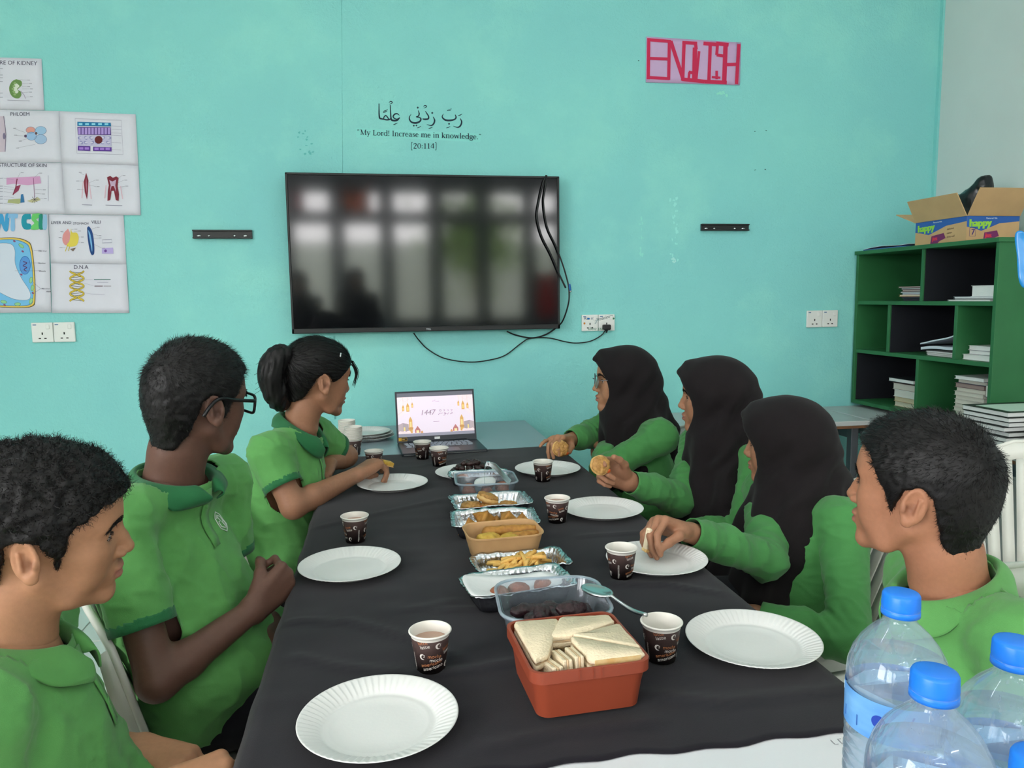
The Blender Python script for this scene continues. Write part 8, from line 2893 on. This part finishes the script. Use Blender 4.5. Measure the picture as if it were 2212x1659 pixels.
person(dict(label='hijab wearer with thin glasses at the far end holding a pastry', seed=41, fem=True,
    head=(0.865, 2.622, 1.018), face=(169.2, 1.6, -1.9), neck=(0.905, 2.612, 0.870), chest=(0.925, 2.60, 0.715), pelvis=(0.965, 2.60, 0.525), sh_r=(0.875, 2.760, 0.838), sh_l=(0.945, 2.445, 0.838), torso=190,
    skin=((168, 122, 92), (150, 92, 84), (104, 70, 56)), hijab=True, glasses='wire', sleeve='long', shirt_m=M_SHIRT2, collar=False, drape=0.20, drape_b=0.22,
    arm_r=dict(elbow=(0.775, 2.735, 0.800), wrist=(0.668, 2.650, 0.800), hand=dict(d=(-0.62, -0.60, 0.18), n=(-0.1, -0.35, -1), curls=[(30, 45, 25), (34, 48, 25), (36, 44, 22), (10, 18, 10)], thumb=((0.6, 0.5, 0.6), (0.85, 0.1, 0.6), (0.9, -0.1, 0.4)))),
    arm_l=dict(elbow=(0.745, 2.462, 0.722), wrist=(0.800, 2.62, 0.770), hand=dict(d=(0.1, 0.9, 0.0), n=(0, 0, -1), curls=REST)),
    **legs(0, 2.60, 0.53)))

person(dict(label='hijab wearer in the middle of the right side holding up a pastry', seed=52, fem=True,
    head=(1.016, 2.181, 1.010), face=(151.1, 0.0, -6.4), neck=(1.055, 2.158, 0.862), chest=(1.075, 2.14, 0.71), pelvis=(1.09, 2.13, 0.525), sh_r=(1.02, 2.310, 0.828), sh_l=(1.085, 1.995, 0.828), torso=186,
    skin=((160, 114, 88), (140, 86, 80), (98, 66, 54)), hijab=True, sleeve='long', shirt_m=M_SHIRT2, collar=False, drape=0.26, drape_b=0.20, drape_f=0.05, drape_s=0.03,
    arm_r=dict(elbow=(0.880, 2.120, 0.705), wrist=(0.695, 2.048, 0.786), cuff=0.03, hand=dict(d=(-0.80, -0.06, 0.46), n=(-0.30, -0.85, -0.10), curls=[(30, 50, 30), (62, 78, 35), (68, 82, 35), (70, 80, 35)], thumb=((0.65, 0.65, 0.35), (0.9, 0.3, 0.4), (0.95, 0.1, 0.3)))),
    arm_l=dict(elbow=(0.995, 1.930, 0.640), wrist=(0.860, 2.02, 0.640), hand=dict(d=(-0.7, 0.4, 0), n=(0, 0, -1), curls=REST)),
    **legs(0, 2.13, 0.68)))

person(dict(label='hijab wearer with hidden eyes pinching a piece of bread over a plate', seed=63, fem=True,
    head=(1.047, 1.816, 0.928), face=(138.0, -1.0, -6.7), hs=0.97, neck=(1.090, 1.785, 0.788), chest=(1.055, 1.765, 0.655), pelvis=(1.065, 1.765, 0.515), sh_r=(1.055, 1.925, 0.765), sh_l=(1.105, 1.628, 0.765), torso=178,
    skin=((160, 114, 88), (140, 86, 80), (98, 66, 54)), hijab=True, sleeve='long', shirt_m=M_SHIRT2, collar=False, drape=0.30, drape_b=0.16, drape_f=0.075, drape_s=0.045, emblem=(0.082, -0.205, 0.018),
    arm_r=dict(elbow=(0.905, 1.640, 0.680), wrist=(0.676, 1.570, 0.786), cuff=0.02, hand=dict(d=(-0.86, -0.18, 0.36), n=(0.15, -0.30, -0.95), curls=[(62, 40, 20), (66, 46, 22), (60, 50, 25), (50, 45, 25)], thumb=((0.75, 0.45, 0.5), (0.85, -0.1, 0.75), (0.7, -0.2, 0.75)))),
    arm_l=dict(elbow=(1.020, 1.470, 0.540), wrist=(0.860, 1.600, 0.560), hand=dict(d=(-0.6, 0.6, 0), n=(0, 0, -1), curls=REST)),
    **legs(0, 1.77, 0.70)))

person(dict(label='short-haired student in a plain green polo beside the water bottles', seed=74,
    head=(0.836, 1.040, 1.013), face=(123.5, 3.8, -3.3), neck=(0.878, 1.020, 0.868), chest=(0.885, 1.015, 0.690), pelvis=(0.90, 1.02, 0.525), sh_r=(0.950, 1.168, 0.812), sh_l=(0.872, 0.862, 0.826), torso=166,
    skin=((166, 115, 88), (150, 92, 84), (116, 76, 60)), hair='short', sleeve='short', shirt_m=M_SHIRT, plain=True, hres=0.0021, headp=dict(nose=1.1),
    arm_r=dict(elbow=(0.99, 1.215, 0.60), wrist=(0.86, 1.14, 0.62), hand=dict(d=(-0.5, -0.6, 0), n=(0, 0, -1), curls=REST)),
    arm_l=dict(elbow=(0.875, 0.800, 0.60), wrist=(0.755, 0.93, 0.62), hand=dict(d=(-0.1, 0.9, 0), n=(0, 0, -1), curls=REST)),
    **legs(0, 1.02, 0.62)))

# two helpers standing behind the camera; only the television shows them
for k, (x, y, hgt, lab) in enumerate(((-0.24, -1.05, 0.0, 'standing figure in a black hijab behind the camera, largest dark reflection in the television'), (-0.80, -0.95, -0.03, 'standing figure in a black hijab behind the camera, reflected at the lower left television corner'))):
    person(dict(label=lab, seed=90 + k, fem=True, group='figures standing behind the camera', head=(x, y, 1.53 + hgt), face=(82, -6, 0), neck=(x, y - 0.03, 1.385 + hgt), chest=(x, y - 0.03, 1.20 + hgt), pelvis=(x, y - 0.02, 0.92), sh_r=(x + 0.16, y - 0.03, 1.34 + hgt), sh_l=(x - 0.16, y - 0.03, 1.34 + hgt), torso=88,
        skin=((160, 114, 88), (140, 86, 80), (98, 66, 54)), hijab=True, sleeve='long', shirt_m=M_TROUSER, collar=False, drape=0.26, hres=0.005, sres=0.009,
        arm_r=dict(elbow=(x + 0.20, y - 0.02, 1.08), wrist=(x + 0.12, y + 0.14, 0.98), hand=dict(d=(-0.6, 0.7, 0), n=(-0.5, -0.3, -0.8), curls=REST)), arm_l=dict(elbow=(x - 0.20, y - 0.02, 1.08), wrist=(x - 0.12, y + 0.14, 0.98), hand=dict(d=(0.6, 0.7, 0), n=(0.5, -0.3, -0.8), curls=REST)),
        knee_r=(x + 0.09, y + 0.02, 0.50), knee_l=(x - 0.09, y + 0.02, 0.50), ankle_r=(x + 0.09, y - 0.01, 0.09), ankle_l=(x - 0.09, y - 0.01, 0.09)))

# chairs under and beside them
chair(-0.33, 1.08, 0.0, 'white plastic chair of the curly-haired student at the left picture edge')
chair(-0.250, 1.585, 0.0, 'white plastic chair of the student with black glasses')
chair(-0.175, 2.285, 0.0, 'white plastic chair of the ponytailed student')
chair(0.80, 2.60, math.pi, 'white plastic chair of the hijab wearer with glasses')
chair(0.92, 2.20, math.pi, 'white plastic chair of the middle hijab wearer')
chair(1.0, 1.735, math.pi, 'white plastic chair of the hijab wearer pinching bread')
chair(0.78, 1.02, R(186), 'white plastic chair of the short-haired student by the bottles')
chair(1.86, 1.78, R(232), 'empty white plastic chair behind the short-haired student at the right edge')

# food held in hands
pastry(0.606, 2.545, 0.790, (R(78), 0, R(10)), 'bitten pastry in the hand of the hijab wearer with glasses', 1.0)
pastry(0.588, 1.992, 0.852, (R(70), 0, R(8)), 'bitten pastry held up by the middle hijab wearer', 0.95)
bs = empty('bread_piece', (0.562, 1.528, 0.792), 0, 'small white piece of bread pinched over the plate', 'bread')
bs.rotation_euler = (R(8), R(6), R(20))
box('crumb', (-0.004, -0.006, -0.026), (0.006, 0.008, 0.024), M_BREAD, bs, 0.003)
box('crust', (-0.0055, -0.0075, -0.030), (0.0075, 0.0095, -0.022), M_CRUST, bs, 0.003)
wd = empty('snack_wedge', (0.006, 2.402, 0.800), 0, 'yellow snack wedge in the fingers of the ponytailed student', 'snack')
wd.rotation_euler = (R(10), R(20), R(30))
box('slice', (-0.02, -0.012, -0.006), (0.018, 0.014, 0.006), M_YELLOW, wd, 0.003)
box('crust', (-0.021, -0.013, -0.0085), (0.019, 0.015, -0.005), M_BUN, wd, 0.002)
